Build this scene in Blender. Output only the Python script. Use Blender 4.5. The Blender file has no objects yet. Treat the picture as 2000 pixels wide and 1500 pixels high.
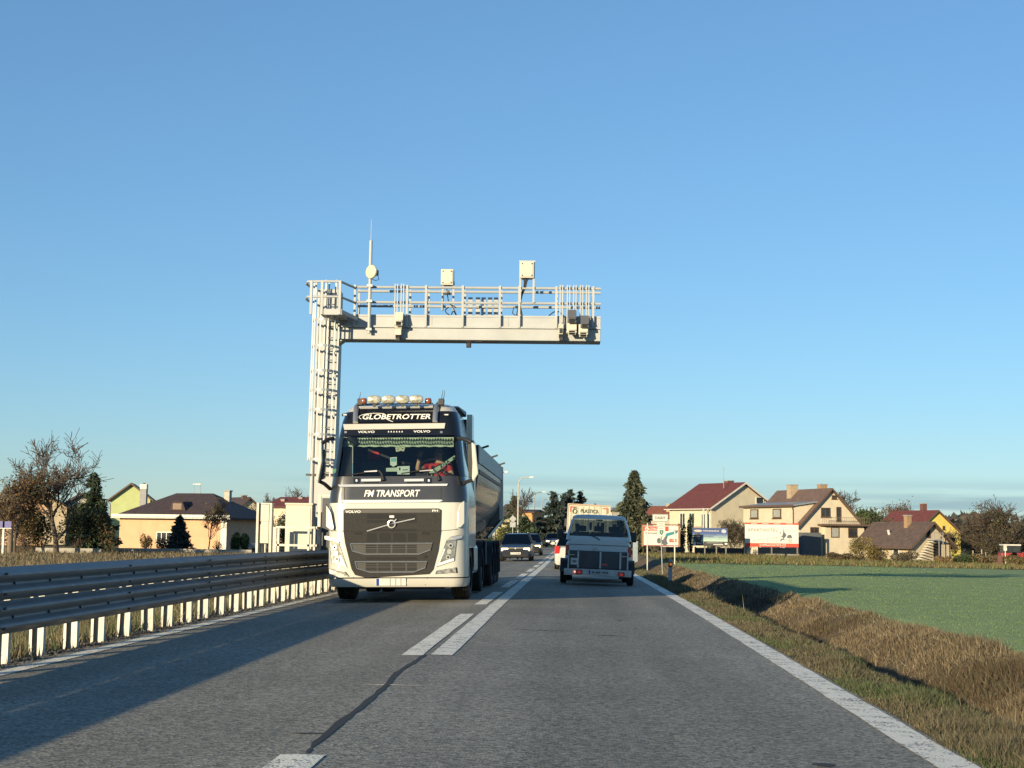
import bpy, math, random
import numpy as np
from mathutils import Matrix, Vector, Euler

random.seed(7); RNG = np.random.default_rng(11)
S = bpy.context.scene; COL = S.collection
R = math.radians

# ---------------------------------------------------------------- camera
FPX = 3000.0; VPX, VPY = 1120.0, 1045.0; ROLL = 0.014
_dx, _dy = VPX-1000.0, VPY-750.0
_ux = _dx*math.cos(ROLL)+_dy*math.sin(ROLL); _uy = -_dx*math.sin(ROLL)+_dy*math.cos(ROLL)
PITCH = math.atan(_uy/FPX); YAW = math.atan(_ux*math.cos(PITCH)/FPX)
CAM = Vector((0, 0, 1.2))
FWD = Vector((-math.sin(YAW)*math.cos(PITCH), math.cos(YAW)*math.cos(PITCH), math.sin(PITCH)))
_r0 = Vector((math.cos(YAW), math.sin(YAW), 0)); _u0 = _r0.cross(FWD)
RGT = _r0*math.cos(ROLL)+_u0*math.sin(ROLL); UPV = _u0*math.cos(ROLL)-_r0*math.sin(ROLL)
cd = bpy.data.cameras.new('camera'); cam = bpy.data.objects.new('camera', cd); COL.objects.link(cam)
cd.sensor_width = 36; cd.lens = FPX/2000*36; cd.clip_start = 0.1; cd.clip_end = 6000
mw = Matrix((RGT, UPV, -FWD)).transposed().to_4x4(); mw.translation = CAM
cam.matrix_world = mw; S.camera = cam
S.render.resolution_x = 1024; S.render.resolution_y = 768

def P(px, py, Y):
    """photo pixel + distance along the road -> point in the place"""
    d = RGT*((px-1000)/FPX)+UPV*((750-py)/FPX)+FWD
    return CAM+d*(Y/d.y)

# ---------------------------------------------------------------- sky, sun, exposure
SUN_EL, SUN_AZ = R(10.8), R(31.0)          # low sun behind the camera, to the left
SUN = Vector((-math.sin(SUN_AZ)*math.cos(SUN_EL), -math.cos(SUN_AZ)*math.cos(SUN_EL), math.sin(SUN_EL)))
W = bpy.data.worlds.new('World'); S.world = W; W.use_nodes = True
nt = W.node_tree; nt.nodes.clear()
sky = nt.nodes.new('ShaderNodeTexSky'); sky.sky_type = 'NISHITA'; sky.sun_disc = False
sky.sun_elevation = SUN_EL; sky.sun_rotation = math.pi+SUN_AZ
sky.air_density = 1.0; sky.dust_density = 0.1; sky.ozone_density = 4.8; sky.altitude = 0
tc = nt.nodes.new('ShaderNodeTexCoord'); sp = nt.nodes.new('ShaderNodeSeparateXYZ')
nt.links.new(tc.outputs['Generated'], sp.inputs[0])
def wmath(op, a, b=None, clamp=False):
    n = nt.nodes.new('ShaderNodeMath'); n.operation = op; n.use_clamp = clamp
    for i, q in enumerate((a, b)):
        if q is None: continue
        if isinstance(q, (int, float)): n.inputs[i].default_value = q
        else: nt.links.new(q, n.inputs[i])
    return n.outputs[0]
# thin bands of low cloud standing on the horizon all round
mp = nt.nodes.new('ShaderNodeMapping'); mp.inputs['Scale'].default_value = (5, 5, 95)
nt.links.new(tc.outputs['Generated'], mp.inputs[0])
cn = nt.nodes.new('ShaderNodeTexNoise'); cn.inputs['Scale'].default_value = 1.0; cn.inputs['Detail'].default_value = 4
nt.links.new(mp.outputs[0], cn.inputs[0])
mp2 = nt.nodes.new('ShaderNodeMapping'); mp2.inputs['Scale'].default_value = (2.4, 2.4, 8); mp2.inputs['Location'].default_value = (1.35, 0.2, 0)
nt.links.new(tc.outputs['Generated'], mp2.inputs[0])
cn2 = nt.nodes.new('ShaderNodeTexNoise'); cn2.inputs['Scale'].default_value = 1.0; cn2.inputs['Detail'].default_value = 1
nt.links.new(mp2.outputs[0], cn2.inputs[0])
z = sp.outputs[2]
low = wmath('MULTIPLY', wmath('SUBTRACT', 0.040, z), 55.0, True)           # full below ~1 deg, gone above 2.1 deg
m1 = wmath('MULTIPLY', wmath('SUBTRACT', cn.outputs['Fac'], 0.40), 6.0, True)
m2 = wmath('MULTIPLY', wmath('SUBTRACT', cn2.outputs['Fac'], 0.42), 7.0, True)
cm = wmath('MULTIPLY', wmath('MULTIPLY', low, m1), wmath('MULTIPLY', m2, 0.8))
tint = nt.nodes.new('ShaderNodeMixRGB'); tint.blend_type = 'MULTIPLY'; tint.inputs[0].default_value = 1
gam = nt.nodes.new('ShaderNodeGamma'); gam.inputs[1].default_value = 0.75; nt.links.new(sky.outputs[0], gam.inputs[0])
nt.links.new(gam.outputs[0], tint.inputs[1]); tint.inputs[2].default_value = (0.88, 1.0, 1.06, 1)
cmix = nt.nodes.new('ShaderNodeMixRGB'); nt.links.new(cm, cmix.inputs[0])
nt.links.new(tint.outputs[0], cmix.inputs[1]); cmix.inputs[2].default_value = (0.95, 1.62, 2.05, 1)
bg = nt.nodes.new('ShaderNodeBackground'); bg.inputs['Strength'].default_value = 0.145
wo = nt.nodes.new('ShaderNodeOutputWorld')
nt.links.new(cmix.outputs[0], bg.inputs[0]); nt.links.new(bg.outputs[0], wo.inputs[0])
sl = bpy.data.lights.new('sun', 'SUN'); sl.energy = 5.0; sl.angle = R(0.53); sl.color = (1.0, 0.82, 0.52)
so = bpy.data.objects.new('sun', sl); COL.objects.link(so)
so.rotation_euler = SUN.to_track_quat('Z', 'Y').to_euler(); so.location = SUN*200
S.view_settings.view_transform = 'Standard'; S.view_settings.look = 'None'
S.view_settings.gamma = 1; S.view_settings.exposure = 0.66
S.cycles.max_bounces = 6; S.cycles.transparent_max_bounces = 12; S.cycles.caustics_reflective = False; S.cycles.caustics_refractive = False

# ---------------------------------------------------------------- materials
MATS = {}
def _nodes(name):
    m = bpy.data.materials.new(name); m.use_nodes = True
    t = m.node_tree; b = t.nodes['Principled BSDF']
    return m, t, b
def M(name, col=(.5,.5,.5), rough=.5, metal=0., var=.12, scale=4., bump=0., bscale=60., coat=0., stretch=(1,1,1), emit=None, dirt=0., dirtcol=(.12,.10,.08)):
    if name in MATS: return MATS[name]
    m, t, b = _nodes(name)
    N = t.nodes.new; L = t.links.new
    co = N('ShaderNodeTexCoord'); mp = N('ShaderNodeMapping'); mp.inputs['Scale'].default_value = stretch
    L(co.outputs['Object'], mp.inputs[0])
    n = N('ShaderNodeTexNoise'); n.inputs['Scale'].default_value = scale; n.inputs['Detail'].default_value = 5
    L(mp.outputs[0], n.inputs[0])
    r = N('ShaderNodeMapRange'); r.inputs[1].default_value = .3; r.inputs[2].default_value = .7
    r.inputs[3].default_value = 1-var; r.inputs[4].default_value = 1+var; L(n.outputs['Fac'], r.inputs[0])
    x = N('ShaderNodeVectorMath'); x.operation = 'SCALE'; x.inputs[0].default_value = col[:3]; L(r.outputs[0], x.inputs['Scale'])
    out = x.outputs[0]
    if dirt:
        n2 = N('ShaderNodeTexNoise'); n2.inputs['Scale'].default_value = scale*.45; n2.inputs['Detail'].default_value = 7; n2.inputs['Roughness'].default_value = .65
        L(mp.outputs[0], n2.inputs[0])
        r2 = N('ShaderNodeMapRange'); r2.inputs[1].default_value = .47; r2.inputs[2].default_value = .72; r2.inputs[3].default_value = 0; r2.inputs[4].default_value = dirt
        L(n2.outputs['Fac'], r2.inputs[0])
        mx = N('ShaderNodeMixRGB'); L(r2.outputs[0], mx.inputs[0]); L(out, mx.inputs[1]); mx.inputs[2].default_value = (*dirtcol, 1)
        out = mx.outputs[0]
    L(out, b.inputs['Base Color'])
    b.inputs['Roughness'].default_value = rough; b.inputs['Metallic'].default_value = metal
    if coat: b.inputs['Coat Weight'].default_value = coat; b.inputs['Coat Roughness'].default_value = .06
    if bump:
        nb = N('ShaderNodeTexNoise'); nb.inputs['Scale'].default_value = bscale; nb.inputs['Detail'].default_value = 4; L(mp.outputs[0], nb.inputs[0])
        bp = N('ShaderNodeBump'); bp.inputs['Strength'].default_value = bump; bp.inputs['Distance'].default_value = .02
        L(nb.outputs['Fac'], bp.inputs['Height']); L(bp.outputs[0], b.inputs['Normal'])
    if emit:
        b.inputs['Emission Color'].default_value = (*emit[0], 1); b.inputs['Emission Strength'].default_value = emit[1]
    MATS[name] = m; return m
def glass(name, tint=(.55,.65,.66), refl=.9):
    if name in MATS: return MATS[name]
    m = bpy.data.materials.new(name); m.use_nodes = True; t = m.node_tree; t.nodes.clear()
    N = t.nodes.new; L = t.links.new
    tr = N('ShaderNodeBsdfTransparent'); tr.inputs[0].default_value = (*tint, 1)
    gl = N('ShaderNodeBsdfGlossy'); gl.inputs['Roughness'].default_value = .02; gl.inputs[0].default_value = (refl, refl, refl, 1)
    fr = N('ShaderNodeFresnel'); fr.inputs[0].default_value = 1.5
    mx = N('ShaderNodeMixShader'); L(fr.outputs[0], mx.inputs[0]); L(tr.outputs[0], mx.inputs[1]); L(gl.outputs[0], mx.inputs[2])
    o = N('ShaderNodeOutputMaterial'); L(mx.outputs[0], o.inputs[0]); MATS[name] = m; return m
def leafmat(name, trans=.35, rough=.6):
    if name in MATS: return MATS[name]
    m, t, b = _nodes(name); N = t.nodes.new; L = t.links.new
    a = N('ShaderNodeAttribute'); a.attribute_name = 'col'
    L(a.outputs['Color'], b.inputs['Base Color']); b.inputs['Roughness'].default_value = rough; b.inputs['Specular IOR Level'].default_value = .25
    tl = N('ShaderNodeBsdfTranslucent'); L(a.outputs['Color'], tl.inputs[0])
    mx = N('ShaderNodeMixShader'); mx.inputs[0].default_value = trans; L(b.outputs[0], mx.inputs[1]); L(tl.outputs[0], mx.inputs[2])
    L(mx.outputs[0], t.nodes['Material Output'].inputs[0]); MATS[name] = m; return m
def roofmat(name, col, axis_scale=4.5, var=.18):
    """tiled roof: courses and columns as fine relief (far away)"""
    if name in MATS: return MATS[name]
    m, t, b = _nodes(name); N = t.nodes.new; L = t.links.new
    co = N('ShaderNodeTexCoord'); n = N('ShaderNodeTexNoise'); n.inputs['Scale'].default_value = 2.2; n.inputs['Detail'].default_value = 8; L(co.outputs['Object'], n.inputs[0])
    r = N('ShaderNodeMapRange'); r.inputs[1].default_value = .3; r.inputs[2].default_value = .7; r.inputs[3].default_value = 1-var; r.inputs[4].default_value = 1+var; L(n.outputs['Fac'], r.inputs[0])
    x = N('ShaderNodeVectorMath'); x.operation = 'SCALE'; x.inputs[0].default_value = col; L(r.outputs[0], x.inputs['Scale']); L(x.outputs[0], b.inputs['Base Color'])
    w = N('ShaderNodeTexWave'); w.bands_direction = 'X'; w.inputs['Scale'].default_value = axis_scale*.32; w.inputs['Distortion'].default_value = .3; L(co.outputs['Object'], w.inputs[0])
    w2 = N('ShaderNodeTexWave'); w2.bands_direction = 'Z'; w2.wave_profile = 'SAW'; w2.inputs['Scale'].default_value = axis_scale*.3; L(co.outputs['Object'], w2.inputs[0])
    ad = N('ShaderNodeMath'); ad.operation = 'ADD'; L(w.outputs['Fac'], ad.inputs[0]); L(w2.outputs['Fac'], ad.inputs[1])
    bp = N('ShaderNodeBump'); bp.inputs['Strength'].default_value = .7; bp.inputs['Distance'].default_value = .05; L(ad.outputs[0], bp.inputs['Height']); L(bp.outputs[0], b.inputs['Normal'])
    b.inputs['Roughness'].default_value = .75; MATS[name] = m; return m

# ---------------------------------------------------------------- mesh building
class MB:
    def __init__(s): s.v = []; s.f = []
    def add(s, vs, fs):
        o = len(s.v); s.v += [tuple(p) for p in vs]; s.f += [tuple(i+o for i in f) for f in fs]; return s
    def box(s, x0, x1, y0, y1, z0, z1):
        return s.add([(x0,y0,z0),(x1,y0,z0),(x1,y1,z0),(x0,y1,z0),(x0,y0,z1),(x1,y0,z1),(x1,y1,z1),(x0,y1,z1)],
                     [(0,3,2,1),(4,5,6,7),(0,1,5,4),(1,2,6,5),(2,3,7,6),(3,0,4,7)])
    def bar(s, p, q, w, h=None, up=(0,0,1)):
        p = Vector(p); q = Vector(q); d = (q-p).normalized(); u = Vector(up)
        if abs(d.dot(u)) > .98: u = Vector((0,1,0))
        a = d.cross(u).normalized(); b = a.cross(d); h = h or w; a = a*w/2; b = b*h/2
        return s.add([p-a-b,p+a-b,p+a+b,p-a+b,q-a-b,q+a-b,q+a+b,q-a+b], [(0,3,2,1),(4,5,6,7),(0,1,5,4),(1,2,6,5),(2,3,7,6),(3,0,4,7)])
    def tube(s, pts, rs, n=8, cap=True):
        pts = [Vector(p) for p in pts]
        if isinstance(rs, (int, float)): rs = [rs]*len(pts)
        o = len(s.v); prev = None
        for i, p in enumerate(pts):
            d = (pts[min(i+1, len(pts)-1)]-pts[max(i-1, 0)])
            d = d.normalized() if d.length > 1e-9 else Vector((0,0,1))
            if prev is None:
                u = Vector((0,0,1)) if abs(d.z) < .9 else Vector((1,0,0)); a = d.cross(u).normalized()
            else:
                a = (prev-d*prev.dot(d)); a = a.normalized() if a.length > 1e-6 else d.orthogonal().normalized()
            prev = a; b = d.cross(a)
            for k in range(n):
                t = 2*math.pi*k/n; s.v.append(tuple(p+(a*math.cos(t)+b*math.sin(t))*rs[i]))
        for i in range(len(pts)-1):
            for k in range(n):
                s.f.append((o+i*n+k, o+i*n+(k+1)%n, o+(i+1)*n+(k+1)%n, o+(i+1)*n+k))
        if cap:
            s.f.append(tuple(o+k for k in range(n-1,-1,-1))); s.f.append(tuple(o+(len(pts)-1)*n+k for k in range(n)))
        return s
    def prism(s, A, B):
        n = len(A); o = len(s.v); s.v += [tuple(p) for p in A]+[tuple(p) for p in B]
        s.f.append(tuple(o+i for i in range(n))); s.f.append(tuple(o+n+i for i in range(n-1,-1,-1)))
        for i in range(n): j = (i+1)%n; s.f.append((o+j, o+i, o+n+i, o+n+j))
        return s
    def loft(s, rows, closed=False):
        n = len(rows[0]); o = len(s.v)
        for r in rows: s.v += [tuple(p) for p in r]
        for i in range(len(rows)-1):
            for k in range(n if closed else n-1):
                k2 = (k+1)%n; s.f.append((o+i*n+k, o+i*n+k2, o+(i+1)*n+k2, o+(i+1)*n+k))
        return s
    def face(s, pts): o = len(s.v); s.v += [tuple(p) for p in pts]; s.f.append(tuple(range(o, o+len(pts)))); return s
    def lathe(s, prof, c, axis='X', n=24):
        """prof: (radius, along-axis) pairs"""
        rows = []
        for r, h in prof:
            row = []
            for k in range(n):
                t = 2*math.pi*k/n; a, b = r*math.cos(t), r*math.sin(t)
                q = (h, a, b) if axis == 'X' else ((a, h, b) if axis == 'Y' else (a, b, h))
                row.append((c[0]+q[0], c[1]+q[1], c[2]+q[2]))
            rows.append(row)
        return s.loft(rows, True)
    def build(s, name, mat, parent=None, smooth=False, world=False, bevel=0, label=None, angle=35, subsurf=0):
        v = s.v
        if world and parent is not None:
            inv = INV[parent.name]; v = [tuple(inv @ Vector(p)) for p in v]
        me = bpy.data.meshes.new(name); me.from_pydata(v, [], s.f); me.validate(); me.materials.append(mat)
        import bmesh
        bm = bmesh.new(); bm.from_mesh(me); bmesh.ops.recalc_face_normals(bm, faces=bm.faces); bm.to_mesh(me); bm.free()
        if smooth:
            me.polygons.foreach_set('use_smooth', [True]*len(me.polygons))
            me.set_sharp_from_angle(angle=R(angle))
        o = bpy.data.objects.new(name, me); COL.objects.link(o)
        if parent is not None:
            o.parent = parent
            if parent.name in INV: INV[o.name] = INV[parent.name]
        if bevel:
            b = o.modifiers.new('bevel', 'BEVEL'); b.width = bevel; b.segments = 2; b.limit_method = 'ANGLE'
        if label: o['label'] = label
        return o
INV = {}
def tag(o, label, cat, group=None, kind=None):
    if label: o['label'] = label
    if cat: o['category'] = cat
    if group: o['group'] = group
    if kind: o['kind'] = kind
    return o
def thing(name, label, cat, loc=(0,0,0), rz=0., group=None, ry=0., scale=None):
    o = bpy.data.objects.new(name, None); COL.objects.link(o); o.empty_display_size = .2
    o.location = loc; o.rotation_euler = (0, ry, rz)
    if scale: o.scale = (scale,)*3
    INV[o.name] = Matrix.LocRotScale(Vector(loc), Euler((0, ry, rz)), None).inverted()
    return tag(o, label, cat, group)
def dup(root, loc, rz=0., scale=(1,1,1), label=None):
    def cp(o, par):
        c = o.copy(); COL.objects.link(c); c.parent = par
        for ch in list(o.children): cp(ch, c)
        return c
    r = cp(root, None); r.location = loc; r.rotation_euler = (0, 0, rz); r.scale = scale
    if label: r['label'] = label
    return r
def npmesh(name, V, F, mat, parent=None, col=None, smooth=False):
    """V (n,3), F (m,k) arrays; col (n,3) albedo per vertex"""
    V = np.asarray(V, np.float32); F = np.asarray(F, np.int32); k = F.shape[1]
    me = bpy.data.meshes.new(name); me.vertices.add(len(V)); me.vertices.foreach_set('co', V.ravel())
    me.loops.add(F.size); me.loops.foreach_set('vertex_index', F.ravel())
    me.polygons.add(len(F)); me.polygons.foreach_set('loop_start', np.arange(0, F.size, k, dtype=np.int32))
    me.update(calc_edges=True)
    if col is not None:
        a = me.color_attributes.new('col', 'FLOAT_COLOR', 'POINT')
        c4 = np.ones((len(V), 4), np.float32); c4[:, :3] = col; a.data.foreach_set('color', c4.ravel())
    if smooth: me.polygons.foreach_set('use_smooth', [True]*len(F))
    me.materials.append(mat)
    o = bpy.data.objects.new(name, me); COL.objects.link(o)
    if parent is not None: o.parent = parent
    return o
TXT = {}
def text_geo(s, bold=False, shear=0., spacing=1.):
    key = (s, bold, shear, spacing)
    if key in TXT: return TXT[key]
    cu = bpy.data.curves.new('t', 'FONT'); cu.body = s; cu.align_x = 'CENTER'; cu.align_y = 'CENTER'; cu.shear = shear; cu.space_character = spacing
    if bold: cu.offset = .02
    cu.resolution_u = 3
    ob = bpy.data.objects.new('t', cu); me = bpy.data.meshes.new_from_object(ob)
    v = [tuple(p.co) for p in me.vertices]; f = [tuple(p.vertices) for p in me.polygons]
    bpy.data.objects.remove(ob); bpy.data.curves.remove(cu); bpy.data.meshes.remove(me)
    xs = [p[0] for p in v]; ys = [p[1] for p in v]
    x0, x1, y0, y1 = min(xs), max(xs), min(ys), max(ys)
    v = [((p[0]-x0)/(x1-x0)-.5, (p[1]-y0)/(y1-y0)-.5) for p in v]
    TXT[key] = (v, f); return TXT[key]
def text(s, mat, parent, c, w, h, name='lettering', bold=False, shear=0., spacing=1., slope=0., ang=0., normal='-Y', world=False):
    """flat lettering centred at c, w x h, facing -Y (or +X); slope = dy/dz of the surface; ang = turn in its plane"""
    v, f = text_geo(s, bold, shear, spacing); mb = MB(); pts = []
    for a, b in v:
        a, b = a*w, b*h; a, b = a*math.cos(ang)-b*math.sin(ang), a*math.sin(ang)+b*math.cos(ang)
        pts.append((c[0]+a, c[1]+b*slope, c[2]+b) if normal == '-Y' else (c[0], c[1]+a, c[2]+b))
    mb.add(pts, f)
    return mb.build(name, mat, parent, world=world)

# ---------------------------------------------------------------- shape of the land
XC = -1.43
def sstep(a, b, x): t = np.clip((x-a)/(b-a), 0, 1); return t*t*(3-2*t)
_px = [-400, -60, -14, -9, -6.6, -5.9, -5.35, -5.2, XC, 2.35, 2.45, 2.7, 2.9, 3.02, 3.4, 4.3, 4.9, 5.5, 5.9, 9, 400]
_pz = [-.5, -.35, -.42, -.62, -.32, -.13, -.09, -.075, 0, -.075, -.09, -.08, -.08, -.14, -.82, -.84, -.53, -.25, -.21, -.21, -.21]
def _wob(x, y):
    return (np.sin(x*2.3+y*1.1)*.5+np.sin(y*2.9-x*1.7)*.5+np.sin(y*.83+x*3.7)*.6+np.sin(y*5.3+x*5.1)*.35)*.018
def gz(x, y):
    x = np.asarray(x, float); y = np.asarray(y, float)
    b = -.18*sstep(20, 80, y)-.12*sstep(110, 200, y)
    off = np.maximum(sstep(2.5, 2.9, x), sstep(-5.6, -6.2, x))
    z = np.interp(x, _px, _pz)+b+off*_wob(x, y)*np.where(np.abs(x-3.1) < .5, .45, 1.)
    z = z-.85*sstep(27, 40, x)*sstep(100, 145, y)-.25*sstep(6, 30, x)*sstep(60, 140, y)
    return z
def g(x, y): return float(gz(x, y))
def PG(px, Y):
    """ground point under photo column px at distance Y"""
    p = P(px, 1060, Y); return Vector((p.x, Y, g(p.x, Y)))
# ================================================================ ground, road, markings
def ground_material():
    m, t, b = _nodes('ground_soil_and_grass'); N = t.nodes.new; L = t.links.new
    geo = N('ShaderNodeNewGeometry'); sp = N('ShaderNodeSeparateXYZ'); L(geo.outputs['Position'], sp.inputs[0])
    def noise(sc, det=5):
        n = N('ShaderNodeTexNoise'); n.inputs['Scale'].default_value = sc; n.inputs['Detail'].default_value = det; L(geo.outputs['Position'], n.inputs[0]); return n.outputs['Fac']
    def mth(op, a, b=None):
        n = N('ShaderNodeMath'); n.operation = op
        for i, q in enumerate((a, b)):
            if q is None: continue
            if isinstance(q, (int, float)): n.inputs[i].default_value = q
            else: L(q, n.inputs[i])
        return n.outputs[0]
    def mr(v, a, c):
        n = N('ShaderNodeMapRange'); n.interpolation_type = 'SMOOTHSTEP'; L(v, n.inputs[0]); n.inputs[1].default_value = a; n.inputs[2].default_value = c; return n.outputs[0]
    def mix(f, a, c):
        n = N('ShaderNodeMixRGB'); 
        if isinstance(f, (int, float)): n.inputs[0].default_value = f
        else: L(f, n.inputs[0])
        for i, q in ((1, a), (2, c)):
            if isinstance(q, tuple): n.inputs[i].default_value = (*q, 1)
            else: L(q, n.inputs[i])
        return n.outputs[0]
    n1 = noise(1.3); n2 = noise(9, 8); n3 = noise(.12, 4)
    x = mth('ADD', sp.outputs[0], mth('MULTIPLY', mth('SUBTRACT', n1, .5), .7)); y = mth('ADD', sp.outputs[1], mth('MULTIPLY', mth('SUBTRACT', n3, .5), 16))
    verge = mix(mr(n2, .35, .65), (.085, .07, .048), (.12, .115, .065))
    bank = mix(mr(n2, .35, .65), (.11, .08, .055), (.19, .15, .10))
    fld = mix(mr(n1, .3, .7), (.25, .33, .145), (.275, .35, .16))
    fld = mix(mr(n3, .45, .7), fld, (.235, .305, .14))
    mead = mix(mr(n1, .35, .65), (.14, .125, .06), (.11, .13, .05))
    soil = mix(mr(n2, .35, .65), (.06, .048, .035), (.11, .09, .065))
    left = mix(mr(n1, .35, .65), (.17, .125, .07), (.12, .11, .055))
    c = mix(mr(x, 3.2, 3.9), verge, bank)
    c = mix(mr(x, 5.3, 5.9), c, mix(mr(y, 90, 95), fld, mead))
    c2 = mix(mr(x, -7.0, -6.0), left, soil)
    c = mix(mr(sp.outputs[0], -3.2, -3.0), c2, c)
    L(c, b.inputs['Base Color']); b.inputs['Roughness'].default_value = .95; b.inputs['Specular IOR Level'].default_value = .1
    bp = N('ShaderNodeBump'); bp.inputs['Strength'].default_value = .5; bp.inputs['Distance'].default_value = .03
    L(mth('ADD', n2, noise(45, 3)), bp.inputs['Height']); L(bp.outputs[0], b.inputs['Normal'])
    return m
xs = np.unique(np.concatenate([-np.geomspace(14, 2500, 26), np.arange(-14, -5, .3), np.array([-5.3, -5.2, -5.1, -3, XC, 0, 2.2]), np.arange(2.35, 6.2, .1), np.arange(6.2, 14, .5), np.geomspace(14, 2500, 34)]))
ys = np.unique(np.concatenate([np.arange(-60, 0, 5), np.arange(0, 60, .5), np.arange(60, 130, 2.5), np.arange(130, 320, 8), np.geomspace(320, 4000, 16)]))
X, Y = np.meshgrid(xs, ys); Z = gz(X, Y)
Z = Z-.05*((X > -5.15) & (X < 2.3))
nx, ny = len(xs), len(ys)
idx = (np.arange(ny-1)[:, None]*nx+np.arange(nx-1)[None]).ravel()
F = np.stack([idx, idx+1, idx+nx+1, idx+nx], 1)
o = npmesh('ground', np.stack([X, Y, Z], 2).reshape(-1, 3), F, ground_material(), smooth=True); o['kind'] = 'structure'; o['label'] = 'verge, ditch, green crop field and dry meadow'

def asphalt_material():
    m, t, b = _nodes('worn_asphalt'); N = t.nodes.new; L = t.links.new
    geo = N('ShaderNodeNewGeometry')
    def noise(sc, det=3, rough=.6, vec=None):
        n = N('ShaderNodeTexNoise'); n.inputs['Scale'].default_value = sc; n.inputs['Detail'].default_value = det; n.inputs['Roughness'].default_value = rough
        L(vec or geo.outputs['Position'], n.inputs[0]); return n.outputs['Fac']
    v = N('ShaderNodeTexVoronoi'); v.inputs['Scale'].default_value = 48; L(geo.outputs['Position'], v.inputs[0])
    sepc = N('ShaderNodeSeparateColor'); L(v.outputs['Color'], sepc.inputs[0])
    mp = N('ShaderNodeMapping'); mp.inputs['Scale'].default_value = (1.6, .05, 1); L(geo.outputs['Position'], mp.inputs[0])
    tr = noise(1.0, 3, .5, mp.outputs[0])
    def mul(a, lo, hi, fa=0., fb=1.):
        r = N('ShaderNodeMapRange'); L(a, r.inputs[0]); r.inputs[1].default_value = fa; r.inputs[2].default_value = fb; r.inputs[3].default_value = lo; r.inputs[4].default_value = hi; return r.outputs[0]
    def mth(op, a, c):
        n = N('ShaderNodeMath'); n.operation = op; L(a, n.inputs[0])
        if isinstance(c, (int, float)): n.inputs[1].default_value = c
        else: L(c, n.inputs[1])
        return n.outputs[0]
    f = mth('MULTIPLY', mul(sepc.outputs[0], .45, 1.6), mul(tr, .84, 1.16, .3, .7))
    f = mth('MULTIPLY', f, mul(noise(.35, 6), .86, 1.14, .3, .7))
    sx = N('ShaderNodeSeparateXYZ'); L(geo.outputs['Position'], sx.inputs[0])
    lane = mth('COSINE', mth('MULTIPLY', mth('SUBTRACT', sx.outputs[0], .35), 1.77), 0.)
    f = mth('MULTIPLY', f, mul(lane, 1.07, .90, -1., 1.))          # oil-darkened strip along the middle of each lane
    f = mth('MULTIPLY', f, mul(noise(1.7, 8, .7), 1.05, .86, .56, .74))
    f = mth('MULTIPLY', f, mul(noise(24, 4), .85, 1.15, .3, .7))
    x = N('ShaderNodeVectorMath'); x.operation = 'SCALE'; x.inputs[0].default_value = (.212, .196, .158); L(f, x.inputs['Scale']); L(x.outputs[0], b.inputs['Base Color'])
    b.inputs['Roughness'].default_value = .78; b.inputs['Specular IOR Level'].default_value = .3
    bp = N('ShaderNodeBump'); bp.inputs['Strength'].default_value = .55; bp.inputs['Distance'].default_value = .006; L(v.outputs['Distance'], bp.inputs['Height']); L(bp.outputs[0], b.inputs['Normal'])
    return m
ASPH = asphalt_material()
def strip(name, x0, x1, ylist, lift, mat, wob=0., edge=0.):
    """sheet that follows the cambered road"""
    cols = sorted(set([x0, x1]+([XC] if x0 < XC < x1 else []))); V = []; F = []
    for i, y in enumerate(ylist):
        for j, x in enumerate(cols):
            dx = wob*math.sin(y*1.7)+random.uniform(-edge, edge)
            z = -.0199*abs(x-XC)+float(-.18*sstep(20, 80, y)-.12*sstep(110, 200, y))
            V.append((x+dx, y, z+lift))
    n = len(cols)
    for i in range(len(ylist)-1):
        for j in range(n-1): F.append((i*n+j, i*n+j+1, (i+1)*n+j+1, (i+1)*n+j))
    mb = MB(); mb.v = V; mb.f = F
    return mb.build(name, mat)
ylong = list(np.concatenate([np.arange(-60, 0, 6), np.arange(0, 130, 1.), np.arange(130, 900, 15.)]))
road = strip('road', -5.2, 2.33, ylong, .004, ASPH); road['kind'] = 'structure'; road['label'] = 'grey worn asphalt road running straight ahead'
def paint_material():
    m, t, b = _nodes('worn_road_paint'); N = t.nodes.new; L = t.links.new
    geo = N('ShaderNodeNewGeometry')
    v = N('ShaderNodeTexVoronoi'); v.inputs['Scale'].default_value = 70; L(geo.outputs['Position'], v.inputs[0]); sc = N('ShaderNodeSeparateColor'); L(v.outputs['Color'], sc.inputs[0])
    n = N('ShaderNodeTexNoise'); n.inputs['Scale'].default_value = 6; n.inputs['Detail'].default_value = 7; L(geo.outputs['Position'], n.inputs[0])
    ad = N('ShaderNodeMath'); ad.operation = 'MULTIPLY_ADD'; L(sc.outputs[0], ad.inputs[0]); ad.inputs[1].default_value = .42; L(n.outputs['Fac'], ad.inputs[2])
    r = N('ShaderNodeMapRange'); L(ad.outputs[0], r.inputs[0]); r.inputs[1].default_value = .80; r.inputs[2].default_value = .93
    mx = N('ShaderNodeMixRGB'); L(r.outputs[0], mx.inputs[0]); mx.inputs[1].default_value = (.84, .79, .66, 1); mx.inputs[2].default_value = (.17, .165, .15, 1)
    L(mx.outputs[0], b.inputs['Base Color']); b.inputs['Roughness'].default_value = .8
    bp = N('ShaderNodeBump'); bp.inputs['Strength'].default_value = .5; bp.inputs['Distance'].default_value = .006; L(v.outputs['Distance'], bp.inputs['Height']); L(bp.outputs[0], b.inputs['Normal'])
    return m
PAINT = paint_material()
def marking(x0, x1, a, c, label, step=1.):
    n = max(2, int((c-a)/step)+1); o = strip('road_marking', x0, x1, list(np.linspace(a, c, n)), .009, PAINT, edge=.006); o['kind'] = 'structure'; o['label'] = label
marking(2.04, 2.29, 3, 400, 'broad white edge line on the right side of the road', .4)
marking(-5.04, -4.86, 3, 400, 'white edge line beside the crash barrier', .4)
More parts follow.
